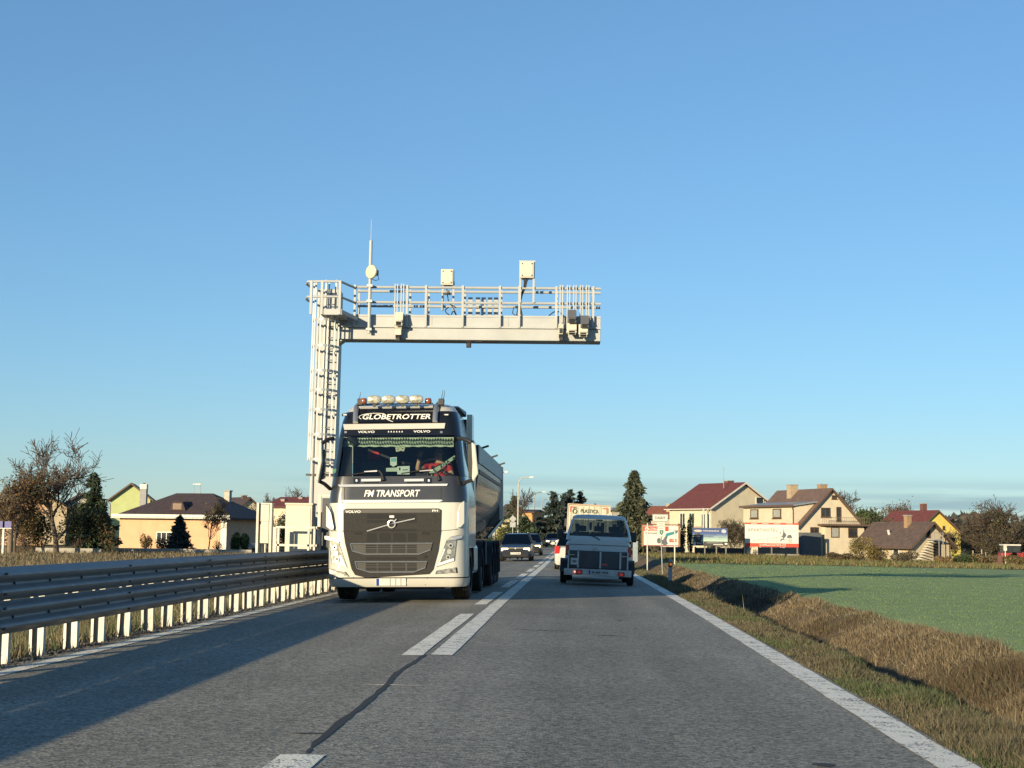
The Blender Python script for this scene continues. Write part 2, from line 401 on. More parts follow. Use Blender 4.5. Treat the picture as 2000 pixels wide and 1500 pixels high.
marking(-1.40, -1.18, 15.3, 320, 'unbroken white centre line')
marking(-1.68, -1.47, 15.2, 23.2, 'longest white dash beside the centre line')
y = 26.4
while y < 260: marking(-1.68, -1.47, y, y+6.2, 'white dash beside the centre line'); y += 9.3
marking(-1.56, -1.32, 2.5, 8.35, 'worn white dash at the near end of the centre line')
# tar-sealed crack and small patches
tar = M('tar_sealant', (.022, .022, .022), .8, var=.3, scale=20)
pts = [(600,1466),(612,1450),(640,1428),(668,1404),(700,1381),(735,1352),(758,1332),(776,1311),(800,1296),(820,1284),(834,1273)]
L_, R_ = [], []
pts = [(a[0]+(c_[0]-a[0])*t+random.uniform(-1,1), a[1]+(c_[1]-a[1])*t) for a, c_ in zip(pts[:-1], pts[1:]) for t in (0, .33, .66)]
for i, (px, py) in enumerate(pts):
    Yd = 3600/(py-1045+.014*(1120-px)); q = P(px, py, Yd); w = (.014 if i < 3 else .026)+random.uniform(-.009, .009)
    z = -.0199*abs(q.x-XC)+.0075
    L_.append((q.x-w, q.y+random.uniform(-.05,.05), z)); R_.append((q.x+w, q.y+random.uniform(-.05,.05), z))
o = MB().loft([L_, R_]).build('crack_seal', tar); o['kind'] = 'structure'; o['label'] = 'dark tar-filled crack wandering along the middle of the road'
def patch(px, py, w, h, name='road_patch', mat=tar, lab='small dark patch in the asphalt'):
    Yd = 3600/(py-1045+.014*(1120-px)); q = P(px, py, Yd); mb = MB(); n = 12
    z = lambda x, y: -.0199*abs(x-XC)+float(-.18*sstep(20,80,y))+.0075
    ring = []
    for k in range(n):
        t = 2*math.pi*k/n; x = q.x+w/2*math.cos(t)*random.uniform(.8,1.1); yy = q.y+h/2*math.sin(t)*random.uniform(.8,1.1); ring.append((x, yy, z(x, yy)))
    o = mb.face(ring).build(name, mat); o['kind'] = 'structure'; o['label'] = lab
patch(1610, 1463, .14, .14, lab='small dark tar spot near the right edge line'); patch(1192, 1233, .5, .06, lab='thin dark transverse crack in the right lane')
patch(1060, 1226, .9, .05, lab='hairline crack across the right lane'); patch(1210, 1204, .1, .12, lab='tiny dark spot in the right lane')
patch(605, 1427, .25, .05, lab='thin dark scratch left of the tarred crack')
chalk = M('chalk_mark', (.42,.42,.40), .9, var=.25, scale=30)
patch(762, 1334, .62, .04, name='chalk_mark', mat=chalk, lab='faint chalk line crossing the tarred crack')

# ---------------------------------------------------------------- grass
GRASS = leafmat('grass_blades', .3, .7)
def blades(name, x, y, h, w, pal, label, lean=.5, wts=None, cv=.28, pal2=None):
    n = len(x); z = gz(x, y)-.01; pal = np.asarray(pal)
    th = RNG.uniform(0, 2*np.pi, n); ln = RNG.normal(0, lean, n); la = RNG.uniform(0, 2*np.pi, n)
    hh = h*RNG.uniform(.45, 1.15, n); ww = w*RNG.uniform(.6, 1.4, n)
    base = np.stack([x, y, z], 1); a = np.stack([np.cos(th)*ww, np.sin(th)*ww, 0*th], 1)
    tip = base+np.stack([np.cos(la)*ln*hh, np.sin(la)*ln*hh, hh], 1)
    V = np.stack([base-a, base+a, tip], 1).reshape(-1, 3); F = np.arange(3*n).reshape(n, 3)
    c = pal[RNG.choice(len(pal), n, p=wts)]*RNG.uniform(1-cv, 1+cv, (n, 1)); c = np.repeat(c, 3, 0)
    if pal2 is not None:
        m_ = np.sin(x*1.9+2*np.sin(y*.55))+np.sin(y*1.15+1.5*np.sin(x*2.3))+RNG.normal(0, .55, n) > .35
        c2 = np.asarray(pal2)[RNG.choice(len(pal2), n)]*RNG.uniform(1-cv, 1+cv, (n, 1)); c = np.where(np.repeat(m_, 3)[:, None], np.repeat(c2, 3, 0), c)
    o = npmesh(name, V, F, GRASS, col=c); o['kind'] = 'stuff'; o['label'] = label; o['category'] = 'grass'; return o
def scatter(n, x0, x1, y0, y1, p=1.7):
    u = RNG.uniform(0, 1, n); a, c = y0**(1-p), y1**(1-p); y = (a+u*(c-a))**(1/(1-p)); return RNG.uniform(x0, x1, n), y
def clump(x, y, s=.9, f=1.):
    return .55+.45*np.sin(x*3.1*f+np.sin(y*1.3*f)*2)*np.sin(y*2.1*f+1.2*np.sin(x*2.7*f))
green = [(.11,.15,.06),(.14,.17,.075),(.08,.115,.045)]; dry = [(.25,.20,.125),(.31,.26,.165),(.17,.13,.085),(.20,.15,.095)]; olive = [(.16,.145,.085),(.12,.11,.06),(.20,.165,.10)]
x, y = scatter(115000, 2.27, 3.06, 6.5, 80); edge = np.clip((x-2.2)/.3, .25, 1); cl = clump(x, y); tuft = clump(x+3, y, f=2.3)
k = RNG.uniform(0, 1, len(x)) < (.3+.7*cl)*np.clip((x-2.25)/.12, .12, 1); x, y, edge, cl, tuft = x[k], y[k], edge[k], cl[k], tuft[k]
blades('verge_grass', x, y, (.02+.07*cl+.07*tuft**3)*edge*(1+.3*(y>30)), .0028+.0002*y, olive+[(.19,.15,.10),(.15,.12,.08),(.10,.095,.06),(.13,.125,.08)], 'mixed green and straw grass on the verge beside the edge line', .65, None, .35, [(.09,.125,.05),(.12,.15,.07),(.07,.10,.04),(.13,.125,.07)])
x, y = scatter(125000, 4.45, 5.7, 8, 90); cl = clump(x, y, f=.5); k = RNG.uniform(0, 1, len(x)) < .3+.7*cl; x, y, cl = x[k], y[k], cl[k]
blades('ditch_grass', x, y, .03+.08*cl+.08*clump(x+1, y, f=1.7)**3, .003+.0002*y, dry+[(.24,.19,.12),(.15,.115,.075)], 'dry straw-coloured grass on the far bank of the ditch', .8, None, .32, [(.105,.075,.05),(.14,.10,.065),(.12,.115,.065)])
x, y = scatter(260, 2.9, 5.6, 9, 45)
blades('tall_dry_stalk', x, y, .20+.2*clump(x, y), .003+.0001*y, dry[:2], 'single tall dry stalks standing up from the ditch grass', .15)
x, y = scatter(120000, 5.4, 16, 12, 95, 1.45)
x = 5.4+(x-5.4)*(.35+.65*np.clip(y/40, 0, 1))*1.3
blades('field_crop', x, y, .035+0*x, .003+.00018*y, [(.16,.23,.10),(.18,.245,.11),(.15,.215,.09)], 'short green winter crop on the near part of the field', .5, None, .1)
x, y = scatter(45000, -9.5, -5.45, 8, 60); dens = clump(x, y) > .35; x, y = x[dens], y[dens]
blades('roadside_grass', x, y, .10+.16*clump(x, y), .005+.0003*y, green+dry[:3]+olive, 'rough green and brown grass behind the crash barrier', .6)
x = RNG.uniform(-75, -8, 60000); y = RNG.uniform(50, 125, 60000); k = x/y > -.42; x, y = x[k], y[k]
blades('meadow_grass', x, y, .14+.2*clump(x, y, f=.3), .025+0*x, dry+olive+[(.15,.10,.05)], 'tall dry brown meadow grass in front of the bungalow', .5)
x = RNG.uniform(6, 60, 40000); y = RNG.uniform(94, 150, 40000); k = x/y < .36; x, y = x[k], y[k]
blades('field_margin_grass', x, y, .12+.22*clump(x, y, f=.4), .04+0*x, [(.19,.15,.07),(.15,.14,.06),(.10,.14,.045),(.24,.18,.09)], 'olive and straw grass margin along the far end of the field', .6)
# loose gravel edge under the crash barrier
n = 9000; x = RNG.uniform(-5.75, -5.12, n); _, y = scatter(n, 0, 1, 8, 45)
s = RNG.uniform(.006, .022, n)*(1+y*.01); z = gz(x, y); b0 = np.stack([x, y, z], 1)
tet = np.array([[-1,-.6,-.2],[1,-.6,-.2],[0,1,-.2],[0,0,.9]])
V = b0[:, None]+tet[None]*s[:, None, None]*RNG.uniform(.6, 1.4, (n, 1, 3)); V = V.reshape(-1, 3)
F = (np.arange(n)[:, None, None]*4+np.array([[0,1,3],[1,2,3],[2,0,3]])[None]).reshape(-1, 3)
c = np.repeat(np.array([(.12,.105,.085),(.2,.18,.15),(.07,.06,.05)])[RNG.choice(3, n)], 4, 0)
o = npmesh('gravel', V, F, leafmat('gravel_stone', 0., .9), col=c); o['kind'] = 'stuff'; o['label'] = 'loose dark gravel strip under the crash barrier'
# ================================================================ crash barrier
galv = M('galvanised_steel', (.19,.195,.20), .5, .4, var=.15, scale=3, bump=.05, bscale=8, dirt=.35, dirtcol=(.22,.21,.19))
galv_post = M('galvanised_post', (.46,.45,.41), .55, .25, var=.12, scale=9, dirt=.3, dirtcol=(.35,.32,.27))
GX = -5.36
gr = thing('guardrail', 'long galvanised double-rail crash barrier along the left edge of the road', 'guardrail', (GX, 2, g(GX, 2)))
def rail_profile(z0, h=.31):
    # W section: x toward the road, z up
    return [(.041*(1-math.cos(4*math.pi*t)), z0+t*h) for t in np.linspace(0, 1, 19)]
def rail_piece(y0, y1, z0, lap=0.):
    rows = []
    for y in np.linspace(y0, y1, 6):
        zz = g(GX, y)+.02
        rows.append([(GX+.05+x+lap, y, zz+z) for x, z in rail_profile(z0)])
    mb = MB().loft(rows); rows2 = [[(p[0]-.006, p[1], p[2]) for p in r] for r in rows]; mb.loft(rows2)
    return mb
bolt = M('dark_bolt', (.05,.05,.05), .6, .4)
y0 = 2.0; k = 0; bolts = MB()
while y0 < 50:
    for z0 in (.275, .592):
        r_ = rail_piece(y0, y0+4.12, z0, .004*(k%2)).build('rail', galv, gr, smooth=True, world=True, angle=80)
        for yy in np.arange(y0+.5, y0+4, 1.):
            zz = g(GX, yy)+.02+z0+.15
            bolts.lathe([(.0,.02),(.014,.018),(.018,0)], (GX+.054, yy, zz), 'X', 8)
        for dy in (.06, .10):
            for t in (.2, .8): bolts.lathe([(.0,.014),(.012,.012),(.014,0)], (GX+.132, y0+dy, g(GX, y0)+.02+z0+.31*t), 'X', 6)
    y0 += 4; k += 1
bo = bolts.build('bolts', bolt, gr, world=True); bo['kind'] = 'stuff'
def post_mesh():
    mb = MB(); H = .86
    # open C section seen from the driver's side: two lips, two flanges, a web at the back
    for x0, x1, ya, yb in ((-.075,-.045,0,.004),(.015,.075,0,.004),(-.075,-.071,.004,.06),(.071,.075,.004,.06),(-.075,.075,.06,.064)):
        mb.box(x0, x1, ya, yb, -.05, H)
    return mb
pm = None
for yy in np.arange(2.5, 50, 1.):
    if pm is None: pm = post_mesh().build('post', galv_post, gr); p_ = pm
    else: p_ = pm.copy(); COL.objects.link(p_)
    p_.parent = gr; jx = random.uniform(-.01,.01)
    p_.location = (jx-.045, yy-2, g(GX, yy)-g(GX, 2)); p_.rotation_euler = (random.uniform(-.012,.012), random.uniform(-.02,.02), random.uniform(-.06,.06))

# ================================================================ toll gantry
white = M('white_gantry_paint', (.375,.39,.40), .5, var=.08, scale=2, dirt=.25, dirtcol=(.30,.29,.26))
steel = M('pale_zinc', (.42,.43,.43), .5, .3, var=.08, scale=6)
blackp = M('black_plastic', (.02,.02,.022), .45)
creamb = M('cream_cabinet', (.52,.50,.42), .55, var=.04, scale=2, dirt=.1, dirtcol=(.4,.37,.3))
GY = 38.0
pc = P(622, 1080, GY); gb = Vector((pc.x, GY+.3, g(pc.x, GY+.3)))
ga = thing('toll_gantry', 'white cantilever toll gantry arching over the left lane', 'gantry', gb)
PX = lambda px, y=GY: P(px, 650, y).x
PZ = lambda py, y=GY, px=900: P(px, py, y).z
# column (slightly tapered box)
cb = PX(597), PX(640); zt = PZ(566)
MB().prism([(gb.x-.31, GY, gb.z),(gb.x+.31, GY, gb.z),(gb.x+.31, GY+.75, gb.z),(gb.x-.31, GY+.75, gb.z)],
           [(gb.x-.27+.08, GY, zt),(gb.x+.27+.08, GY, zt),(gb.x+.27+.08, GY+.7, zt),(gb.x-.27+.08, GY+.7, zt)]).build('column', white, ga, world=True, bevel=.03)
MB().box(gb.x-.5, gb.x+.5, GY-.2, GY+.95, gb.z, gb.z+.05).build('base_plate', steel, ga, world=True)
# beam: lower box and catwalk fascia above it
bx0, bx1 = PX(650), PX(1173)
zb, zm, zf = PZ(664), PZ(641), PZ(619)
MB().box(bx0, bx1, GY+.02, GY+.72, zb, zm).build('beam', white, ga, world=True, bevel=.015)
for a, c in ((bx0+.15, PX(843)),(PX(843)+.004, PX(993)),(PX(993)+.004, bx1)):
    MB().box(a, c, GY+.05, GY+.09, zm+.03, zf).build('fascia_panel', white, ga, world=True, bevel=.006)
MB().box(bx0+.1, bx1, GY-.03, GY+.04, zm+.003, zm+.05).build('flange', white, ga, world=True)
MB().box(bx0+.1, bx1, GY+.045, GY+.13, zf+.003, zf+.05).build('toe_rail', white, ga, world=True)
MB().box(bx0, bx1, GY+.1, GY+.7, zm+.06, zm+.10).build('catwalk_floor', steel, ga, world=True)
MB().box(bx0+.1, bx1, GY+.68, GY+.73, zm+.07, zf+.03).build('rear_fascia', white, ga, world=True)
# rails front and back
for yy in (GY, GY+.66):
    sgn = -.03 if yy == GY else .03
    for py in (562, 591.5):
        zz = PZ(py); MB().tube([(PX(690), yy, zz),(bx1, yy, zz)], .034, 8).build('handrail', white, ga, smooth=True, world=True)
    for px in (692, 794, 831, 903, 975.6, 1013.5, 1086, 1158):
        MB().bar((PX(px), yy+sgn*1.3, zm+.02),(PX(px), yy+sgn*1.3, PZ(558)), .055, .04).build('rail_post', white, ga, world=True)
# upright mounting bars in pairs
for px, y1 in ((773,556),(785,556),(1095.6,556),(1109.6,556),(1122,556),(1135,556),(1147,556)):
    for d_ in (-.03, .03):
        MB().bar((PX(px)+d_, GY-.075, PZ(650 if px > 1000 else 640)),(PX(px)+d_, GY-.075, PZ(y1)), .03, .03).build('mounting_bar', white, ga, world=True)
for px in (914, 929, 940, 953, 965):
    MB().box(PX(px)-.055, PX(px)+.055, GY+.70, GY+.745, zf+.1, PZ(572)).build('slat', white, ga, world=True)
# landing at the column end
z_l = PZ(621); MB().box(PX(638), PX(679), GY-1.0, GY+.02, z_l-.09, z_l+.06).build('landing', white, ga, world=True, bevel=.01)
MB().prism([(PX(679), GY-1.0, z_l-.06),(PX(679), GY-1.0, z_l+.04),(PX(690)+.1, GY-.0, z_l+.0),(PX(690)+.1, GY, z_l-.10)],
           [(PX(679), GY-.95, z_l-.06),(PX(679), GY-.95, z_l+.04),(PX(690)+.1, GY+.05, z_l),(PX(690)+.1, GY+.05, z_l-.1)]).build('landing_edge', white, ga, world=True)
lp = [(PX(606), GY-.1),(PX(604), GY-.55),(PX(612), GY-.95),(PX(640), GY-1.0),(PX(674), GY-1.0),(PX(692), GY)]
for py in (556.5, 586):
    zz = PZ(py, GY-.6); MB().tube([(a, c, zz) for a, c in lp], .03, 8).build('handrail', white, ga, smooth=True, world=True)
for a, c in lp[3:5]+[(PX(619), GY-.98)]:
    MB().bar((a, c, z_l-.08),(a, c, PZ(555, GY-.6)), .06, .05).build('rail_post', white, ga, world=True)
# ladder with safety cage on the face of the column
lx = gb.x+.10; ly = GY-.17; z0 = PZ(903)
def lean(z): return .08*(z-gb.z)/(zt-gb.z)
for s_ in (-.13, .13):
    MB().bar((lx+s_+lean(z0-.4), ly, z0-.4),(lx+s_+lean(zt), ly, zt+.2), .035, .025).build('ladder_rail', steel, ga, world=True)
mbr = None
for zz in np.arange(z0-.3, zt, .28):
    if mbr is None: mbr = MB().tube([(lx-.13, ly, 0),(lx+.13, ly, 0)], .016, 6).build('rung', M('zinc_rung',(.3,.3,.3),.5,.5), ga, world=True); rz0 = mbr.data.vertices[0].co.z; r_ = mbr
    else: r_ = mbr.copy(); COL.objects.link(r_); r_.parent = ga
    r_.location = (lean(zz), 0, zz)
hz = [PZ(q) for q in (903, 855, 807, 769, 732, 684, 634)]
for i, zz in enumerate(hz):
    pts = []
    for t in np.linspace(0, math.pi, 13):
        pts.append((lx-.02+lean(zz)+.34*math.cos(t)*1.0-.06, ly-.02-.62*math.sin(t), zz))
    for a, c in zip(pts[:-1], pts[1:]): pass
    mb = MB()
    n = len(pts); A = [(p[0], p[1], p[2]-.03) for p in pts]; B = [(p[0], p[1], p[2]+.03) for p in pts]
    mb.loft([A, B]); mb.loft([[(p[0], p[1]+.008, p[2]) for p in A], [(p[0], p[1]+.008, p[2]) for p in B]])
    mb.build('cage_hoop', steel, ga, smooth=True, world=True)
for t in (0.25, .7, 1.2, 1.75, 2.3, 2.75):
    q = lambda zz: (lx-.08+lean(zz)+.335*math.cos(t), ly-.02-.61*math.sin(t), zz)
    MB().bar(q(hz[0]-.02), q(PZ(560)), .035, .008).build('cage_strap', steel, ga, world=True)
MB().tube([(gb.x-.2, GY-.02, gb.z+.2),(gb.x-.2, GY-.02, hz[0]),(gb.x-.12, GY-.02, zt-.1)], .03, 6).build('cable_duct', steel, ga, smooth=True, world=True)
MB().bar((gb.x-.36, GY-.03, PZ(931)),(gb.x+.4, GY-.03, PZ(931)), .03, .05).build('strap', blackp, ga, world=True)
MB().prism([(bx0-.02, GY+.1, zb),(bx0+.28, GY+.1, zb-.003),(bx0-.02, GY+.1, zb-.22)], [(bx0-.02, GY+.5, zb),(bx0+.28, GY+.5, zb-.003),(bx0-.02, GY+.5, zb-.22)]).build('gusset', white, ga, world=True)

# ---- equipment fixed on the gantry
def eqbox(name, label, px0, px1, py0, py1, y, legpx, legz, dark_side=False, frame=False):
    x0, x1 = PX(px0, y), PX(px1, y); z0, z1 = PZ(py1, y), PZ(py0, y)
    t = thing(name, label, 'equipment box', ((x0+x1)/2, y, z0), group=None)
    MB().box(x0+.03, x1-.03, y-.03, y+.28, z0, z1).build('housing', creamb, t, world=True, bevel=.012)
    MB().box(x0+.06, x1-.06, y-.045, y-.031, z0+.03, z1-.03).build('lid', creamb, t, world=True, bevel=.005)
    mb = MB()
    for a in (x0+.085, x1-.085):
        for c in (z0+.06, z1-.06): mb.box(a-.014, a+.014, y-.055, y-.046, c-.014, c+.014)
    mb.build('screws', blackp, t, world=True)
    for a in legpx:
        MB().bar((a, y+.05, legz),(a, y+.05, z1 if frame else z0+.1), .05, .04).build('leg', white, t, world=True)
    if frame: MB().bar((x0, y+.05, z1+.012),(x1, y+.05, z1+.012), .05, .04).build('top_bar', white, t, world=True)
    return t, x0, x1, z0
e1, a0, a1, az = eqbox('equipment_box', 'cream equipment box with dark side on the middle of the gantry railing', 857, 886, 526, 557, GY+.6, (PX(863, GY+.6), PX(884, GY+.6)), PZ(600))
MB().bar((PX(863, GY+.6), GY+.66, PZ(566)),(PX(880, GY+.6), GY+.66, PZ(566)), .07, .05).build('cable_gland', blackp, e1, world=True)
e2, b0_, b1_, bz = eqbox('equipment_box', 'taller cream equipment box framed by two white legs above the gantry railing', 1012, 1044, 510, 542, GY-.1, (PX(1012.5)+.03, PX(1043.5)-.03), PZ(591), frame=True)
cab = blackp
def cable(label, pts, r=.014):
    p0 = pts[0]
    o = MB().tube(pts, r, 6).build('cable', cab, None, smooth=True); tag(o, label, 'cable')
def sag(a, c, n=8, s=.15, sx=.0):
    a, c = Vector(a), Vector(c); return [a.lerp(c, t)+Vector((sx*math.sin(math.pi*t), -.05*math.sin(math.pi*t), -s*math.sin(math.pi*t))) for t in np.linspace(0, 1, n)]
cable('black cable dropping from the middle equipment box', sag(P(872, 558, GY+.6), P(876, 590, GY+.6), s=0)+sag(P(877, 592, GY+.55), P(892, 617, GY+.4), s=-.05))
cable('black cable loop lying on the catwalk under the middle box', sag(P(876, 600, GY+.5), P(880, 617, GY+.4), s=0, sx=-.1)+sag(P(881, 616, GY+.4), P(891, 617, GY+.4), s=-.1))
t_ = thing('cable_bundle', 'bundle of black cables hanging from the framed equipment box', 'cable bundle', P(1027, 544, GY-.05))
for q in (1021, 1024.5, 1028, 1031.5, 1034):
    MB().tube([P(q, 541, GY-.02), P(1027+(q-1028)*.4, 550, GY-.02), P(1025+(q-1028)*.3, 562, GY-.02), P(1019+(q-1028)*.25, 575, GY+.05), P(1014.5+(q-1028)*.25, 595, GY+.1), P(1015+(q-1028)*.9, 617, GY+.2)], .012, 5).build('strand', blackp, t_, smooth=True, world=True)
MB().tube([P(1013,597,GY+.1), P(1003,600,GY+.15), P(1001,612,GY+.2), P(1008,617,GY+.25), P(1013,614,GY+.25)], .012, 5).build('strand', blackp, t_, smooth=True, world=True)
cable('short black cable arching over the catwalk near the beam end', sag(P(1072,617,GY+.2), P(1105,622,GY-.05), s=-.14))
# antenna mast and dish
mp_ = P(720.5, 651, GY-.12)
mt = thing('antenna_mast', 'slim white antenna mast rising above the left part of the gantry', 'mast', mp_)
top = P(720.5, 470, GY-.12)
MB().tube([mp_, (mp_.x, mp_.y, top.z)], .042, 10).build('pole', white, mt, smooth=True, world=True)
MB().tube([(mp_.x, mp_.y, top.z), (mp_.x, mp_.y, top.z+.5), (mp_.x, mp_.y, PZ(430))], [.01, .008, .004], 6).build('whip', M('thin_whip',(.45,.45,.45),.5,.3), mt, world=True)
for py in (561, 591, 646): MB().box(mp_.x-.07, mp_.x+.07, mp_.y-.06, mp_.y+.12, PZ(py)-.03, PZ(py)+.03).build('clamp', steel, mt, world=True)
dc = P(726, 531, GY-.32)
ds = thing('dish_antenna', 'round cream dish antenna clamped to the gantry mast', 'dish antenna', dc)
ax = Vector((-.55, -.8, .02)).normalized(); u_ = ax.cross(Vector((0,0,1))).normalized(); w_ = u_.cross(ax)
def disc(prof, n=28):
    rows = [[dc+ax*h+(u_*math.cos(2*math.pi*k/n)+w_*math.sin(2*math.pi*k/n))*r for k in range(n)] for r, h in prof]
    return MB().loft(rows, True)
disc([(.001,.06),(.10,.055),(.165,.04),(.175,.02),(.172,-.01),(.15,-.03),(.05,-.07),(.001,-.07)]).build('radome', M('cream_radome',(.58,.52,.36),.5,var=.03), ds, smooth=True, world=True)
MB().bar(dc-ax*.06, dc-ax*.2, .12, .14).build('radio_unit', M('grey_radio',(.16,.16,.17),.5), ds, world=True, bevel=.01)
MB().bar(dc-ax*.15, (mp_.x, mp_.y, dc.z), .05, .05).build('bracket', steel, ds, world=True)
MB().tube([dc-ax*.19+Vector((.03,0,-.06)), dc-ax*.19+Vector((.06,0,-.16)), dc-ax*.15+Vector((.0,-.02,-.2)), dc-ax*.08+Vector((-.05,0,-.16)), (mp_.x+.045, mp_.y, dc.z-.1)], .009, 5).build('lead', blackp, ds, smooth=True, world=True)
# cameras and sensors
def sensor(label, px, py, y, w=.14, h=.18, d=.2, arm=None, mat=creamb, lens=True, tilt=.3):
    c = P(px, py, y); t = thing('traffic_camera', label, 'camera', c, group='cameras and sensors on the gantry')
    f = Vector((0, -math.cos(tilt), -math.sin(tilt))); up = Vector((0, -math.sin(tilt), math.cos(tilt)))
    MB().bar(c-f*d/2, c+f*d/2, w, h, up=up).build('housing', mat, t, world=True, bevel=.012)
    if lens: MB().bar(c+f*d/2, c+f*(d/2+.012), w*.7, h*.7, up=up).build('lens', blackp, t, world=True)
    MB().bar(c+up*h*.5, c+up*(h*.5+.03)+f*.03, w*1.15, d*1.25).build('hood', mat, t, world=True)
    if arm is not None: MB().bar(c, arm, .05, .05).build('bracket', white, t, world=True)
    return t
sensor('cream traffic camera on the pair of bars left of centre of the gantry', 779.5, 629, GY-.22, .17, .14, .3, P(779, 640, GY-.08), tilt=.35)
sensor('white box camera tucked under the beam below the left pair of bars', 778, 647, GY-.16, .16, .2, .12, P(779, 640, GY-.08), lens=False, tilt=0)
sensor('dark sensor hanging at the lower beam edge under the left camera', 778, 661, GY-.1, .11, .13, .14, P(778, 652, GY-.08), blackp, tilt=.1)
sensor('dark square sensor hanging below the middle of the beam', 915.5, 673, GY+.1, .12, .16, .14, P(915.5, 662, GY+.1), blackp, tilt=.1)
sensor('flat dark sensor under the beam right of its middle', 936, 667, GY+.2, .2, .05, .2, None, blackp, lens=False, tilt=0)
sensor('longer flat dark sensor under the beam beside the other one', 960, 667, GY+.2, .24, .06, .2, None, blackp, lens=False, tilt=0)
sensor('slim white camera on the first bar of the right cluster', 1095.5, 646, GY-.14, .11, .18, .12, P(1095.6, 630, GY-.08), tilt=.1)
sensor('dark sensor hanging below the first bar of the right cluster', 1096.5, 661, GY-.12, .11, .13, .14, P(1096, 652, GY-.08), blackp, tilt=.05)
dg = M('dark_grey_housing', (.09,.095,.11), .5)
sensor('dark hooded camera between the second and third bars', 1117, 624, GY-.25, .19, .13, .3, P(1115, 634, GY-.08), dg, tilt=.3)
sensor('white floodlight-like camera under the dark hooded one', 1117, 646, GY-.22, .2, .14, .22, P(1115, 636, GY-.08), tilt=.5)
sensor('dark hooded camera nearest the free end of the beam', 1142, 634, GY-.25, .18, .12, .28, P(1141, 628, GY-.08), dg, tilt=.3)
sensor('bright white camera nearest the free end of the beam', 1139, 650, GY-.22, .2, .15, .22, P(1141, 640, GY-.08), tilt=.5)

# ================================================================ roadside cabinets behind the barrier
CY = 36.6
def on(px, Y): q = P(px, 1050, Y); return Vector((q.x, Y, g(q.x, Y)))
q = on(588, CY); x0, x1 = P(557,1030,CY).x, P(609,1030,CY).x; zt_ = P(585, 984, CY).z
t = thing('control_cabinet', 'large cream control cabinet behind the crash barrier', 'cabinet', q)
MB().box(x0, x1, CY, CY+.5, q.z+.03, zt_-.03).build('body', creamb, t, world=True, bevel=.012)
MB().box(x0-.02, x1+.02, CY-.02, CY+.54, zt_-.028, zt_+.02).build('lid', creamb, t, world=True, bevel=.01)
MB().box(x0-.01, x1+.01, CY+.02, CY+.5, q.z-.05, q.z+.027).build('plinth', M('concrete_plinth',(.35,.34,.31),.9,bump=.2), t, world=True)
MB().box(x0+.04, x1-.04, CY-.012, CY-.001, q.z+.12, zt_-.1).build('door', creamb, t, world=True, bevel=.004)
q = on(515, CY); x0, x1 = P(504.5,1030,CY).x, P(526.5,1030,CY).x; zt_ = P(515, 984, CY).z
t = thing('slim_cabinet', 'tall slim cream cabinet held in a grey steel frame', 'cabinet', q)
z1_ = P(515,1061,CY).z; zmid = P(515, 1021, CY).z
MB().box(x0+.02, x1-.02, CY, CY+.2, z1_, zmid-.03).build('lower_door', creamb, t, world=True, bevel=.008)
MB().box(x0+.02, x1-.02, CY, CY+.2, zmid+.03, zt_-.02).build('upper_door', creamb, t, world=True, bevel=.008)
MB().box(x0+.03, x1-.03, CY+.02, CY+.2, zmid-.028, zmid+.028).build('divider', galv_post, t, world=True)
for a in (x0-.015, x1+.03):
    MB().bar((a, CY+.05, q.z-.05),(a, CY+.05, zt_+.02), .055, .22, up=(0,1,0)).build('upright', galv_post, t, world=True)
MB().box(x0-.04, x1+.06, CY+.0, CY+.2, zt_-.012, zt_+.02).build('cap', galv_post, t, world=True)
MB().bar((x0-.15, CY+.5, q.z-.02),(x0-.02, CY+.12, P(515,1025,CY).z), .05).build('stay', galv_post, t, world=True)
for a in (x0+.07, x0+.16): MB().tube([(a, CY+.1, q.z-.05),(a, CY+.1, z1_)], .025, 8).build('conduit', galv_post, t, smooth=True, world=True)
ty = CY-.55
t = thing('safety_railing', 'low grey tube railing round the large cream cabinet', 'railing', on(580, ty))
zr1, zr2 = P(580,1030,ty).z, P(580,1065,ty).z; xa, xb = P(544,1040,ty).x, P(603,1040,ty).x
gnd = on(580, ty).z
for zz in (zr1, zr2): MB().bar((xa-.06, ty, zz),(xb+.15, ty, zz), .05).build('rail', galv_post, t, world=True); 
for a in (xa, xb, xb+.13):
    MB().bar((a, ty-.0+.03*(a>xb), gnd-.1),(a, ty+.03*(a>xb), zr1-.027), .05).build('post', galv_post, t, world=True)
for zz in (zr1, zr2): MB().bar((xb+.17, ty, zz),(xb+.17, ty+1.1, zz), .05).build('side_rail', galv_post, t, world=True)
MB().bar((xa-.09, ty+.02, gnd-.1),(xa-.09, ty+.02, zr1), .08, .05).build('post', galv_post, t, world=True)
qx = P(623,1040,CY-.2).x; zt_ = P(623, 966, CY-.2).z
t = thing('sign_frame', 'tall grey steel frame standing between the cabinet and the truck', 'frame', (qx, CY-.2, gnd))
MB().bar((qx, CY-.2, gnd-.1),(qx, CY-.2, zt_), .07).build('upright', galv_post, t, world=True)
MB().bar((qx+.55, CY-.2, gnd-.1),(qx+.55, CY-.2, zt_), .07).build('upright', galv_post, t, world=True)
MB().box(qx-.03, qx+.6, CY-.23, CY-.15, zt_-.05, zt_+.0).build('crossbar', galv_post, t, world=True)
MB().box(qx+.06, qx+.52, CY-.2, CY-.17, gnd+.3, zt_-.08).build('panel', M('dark_blue_panel',(.035,.04,.055),.5), t, world=True)
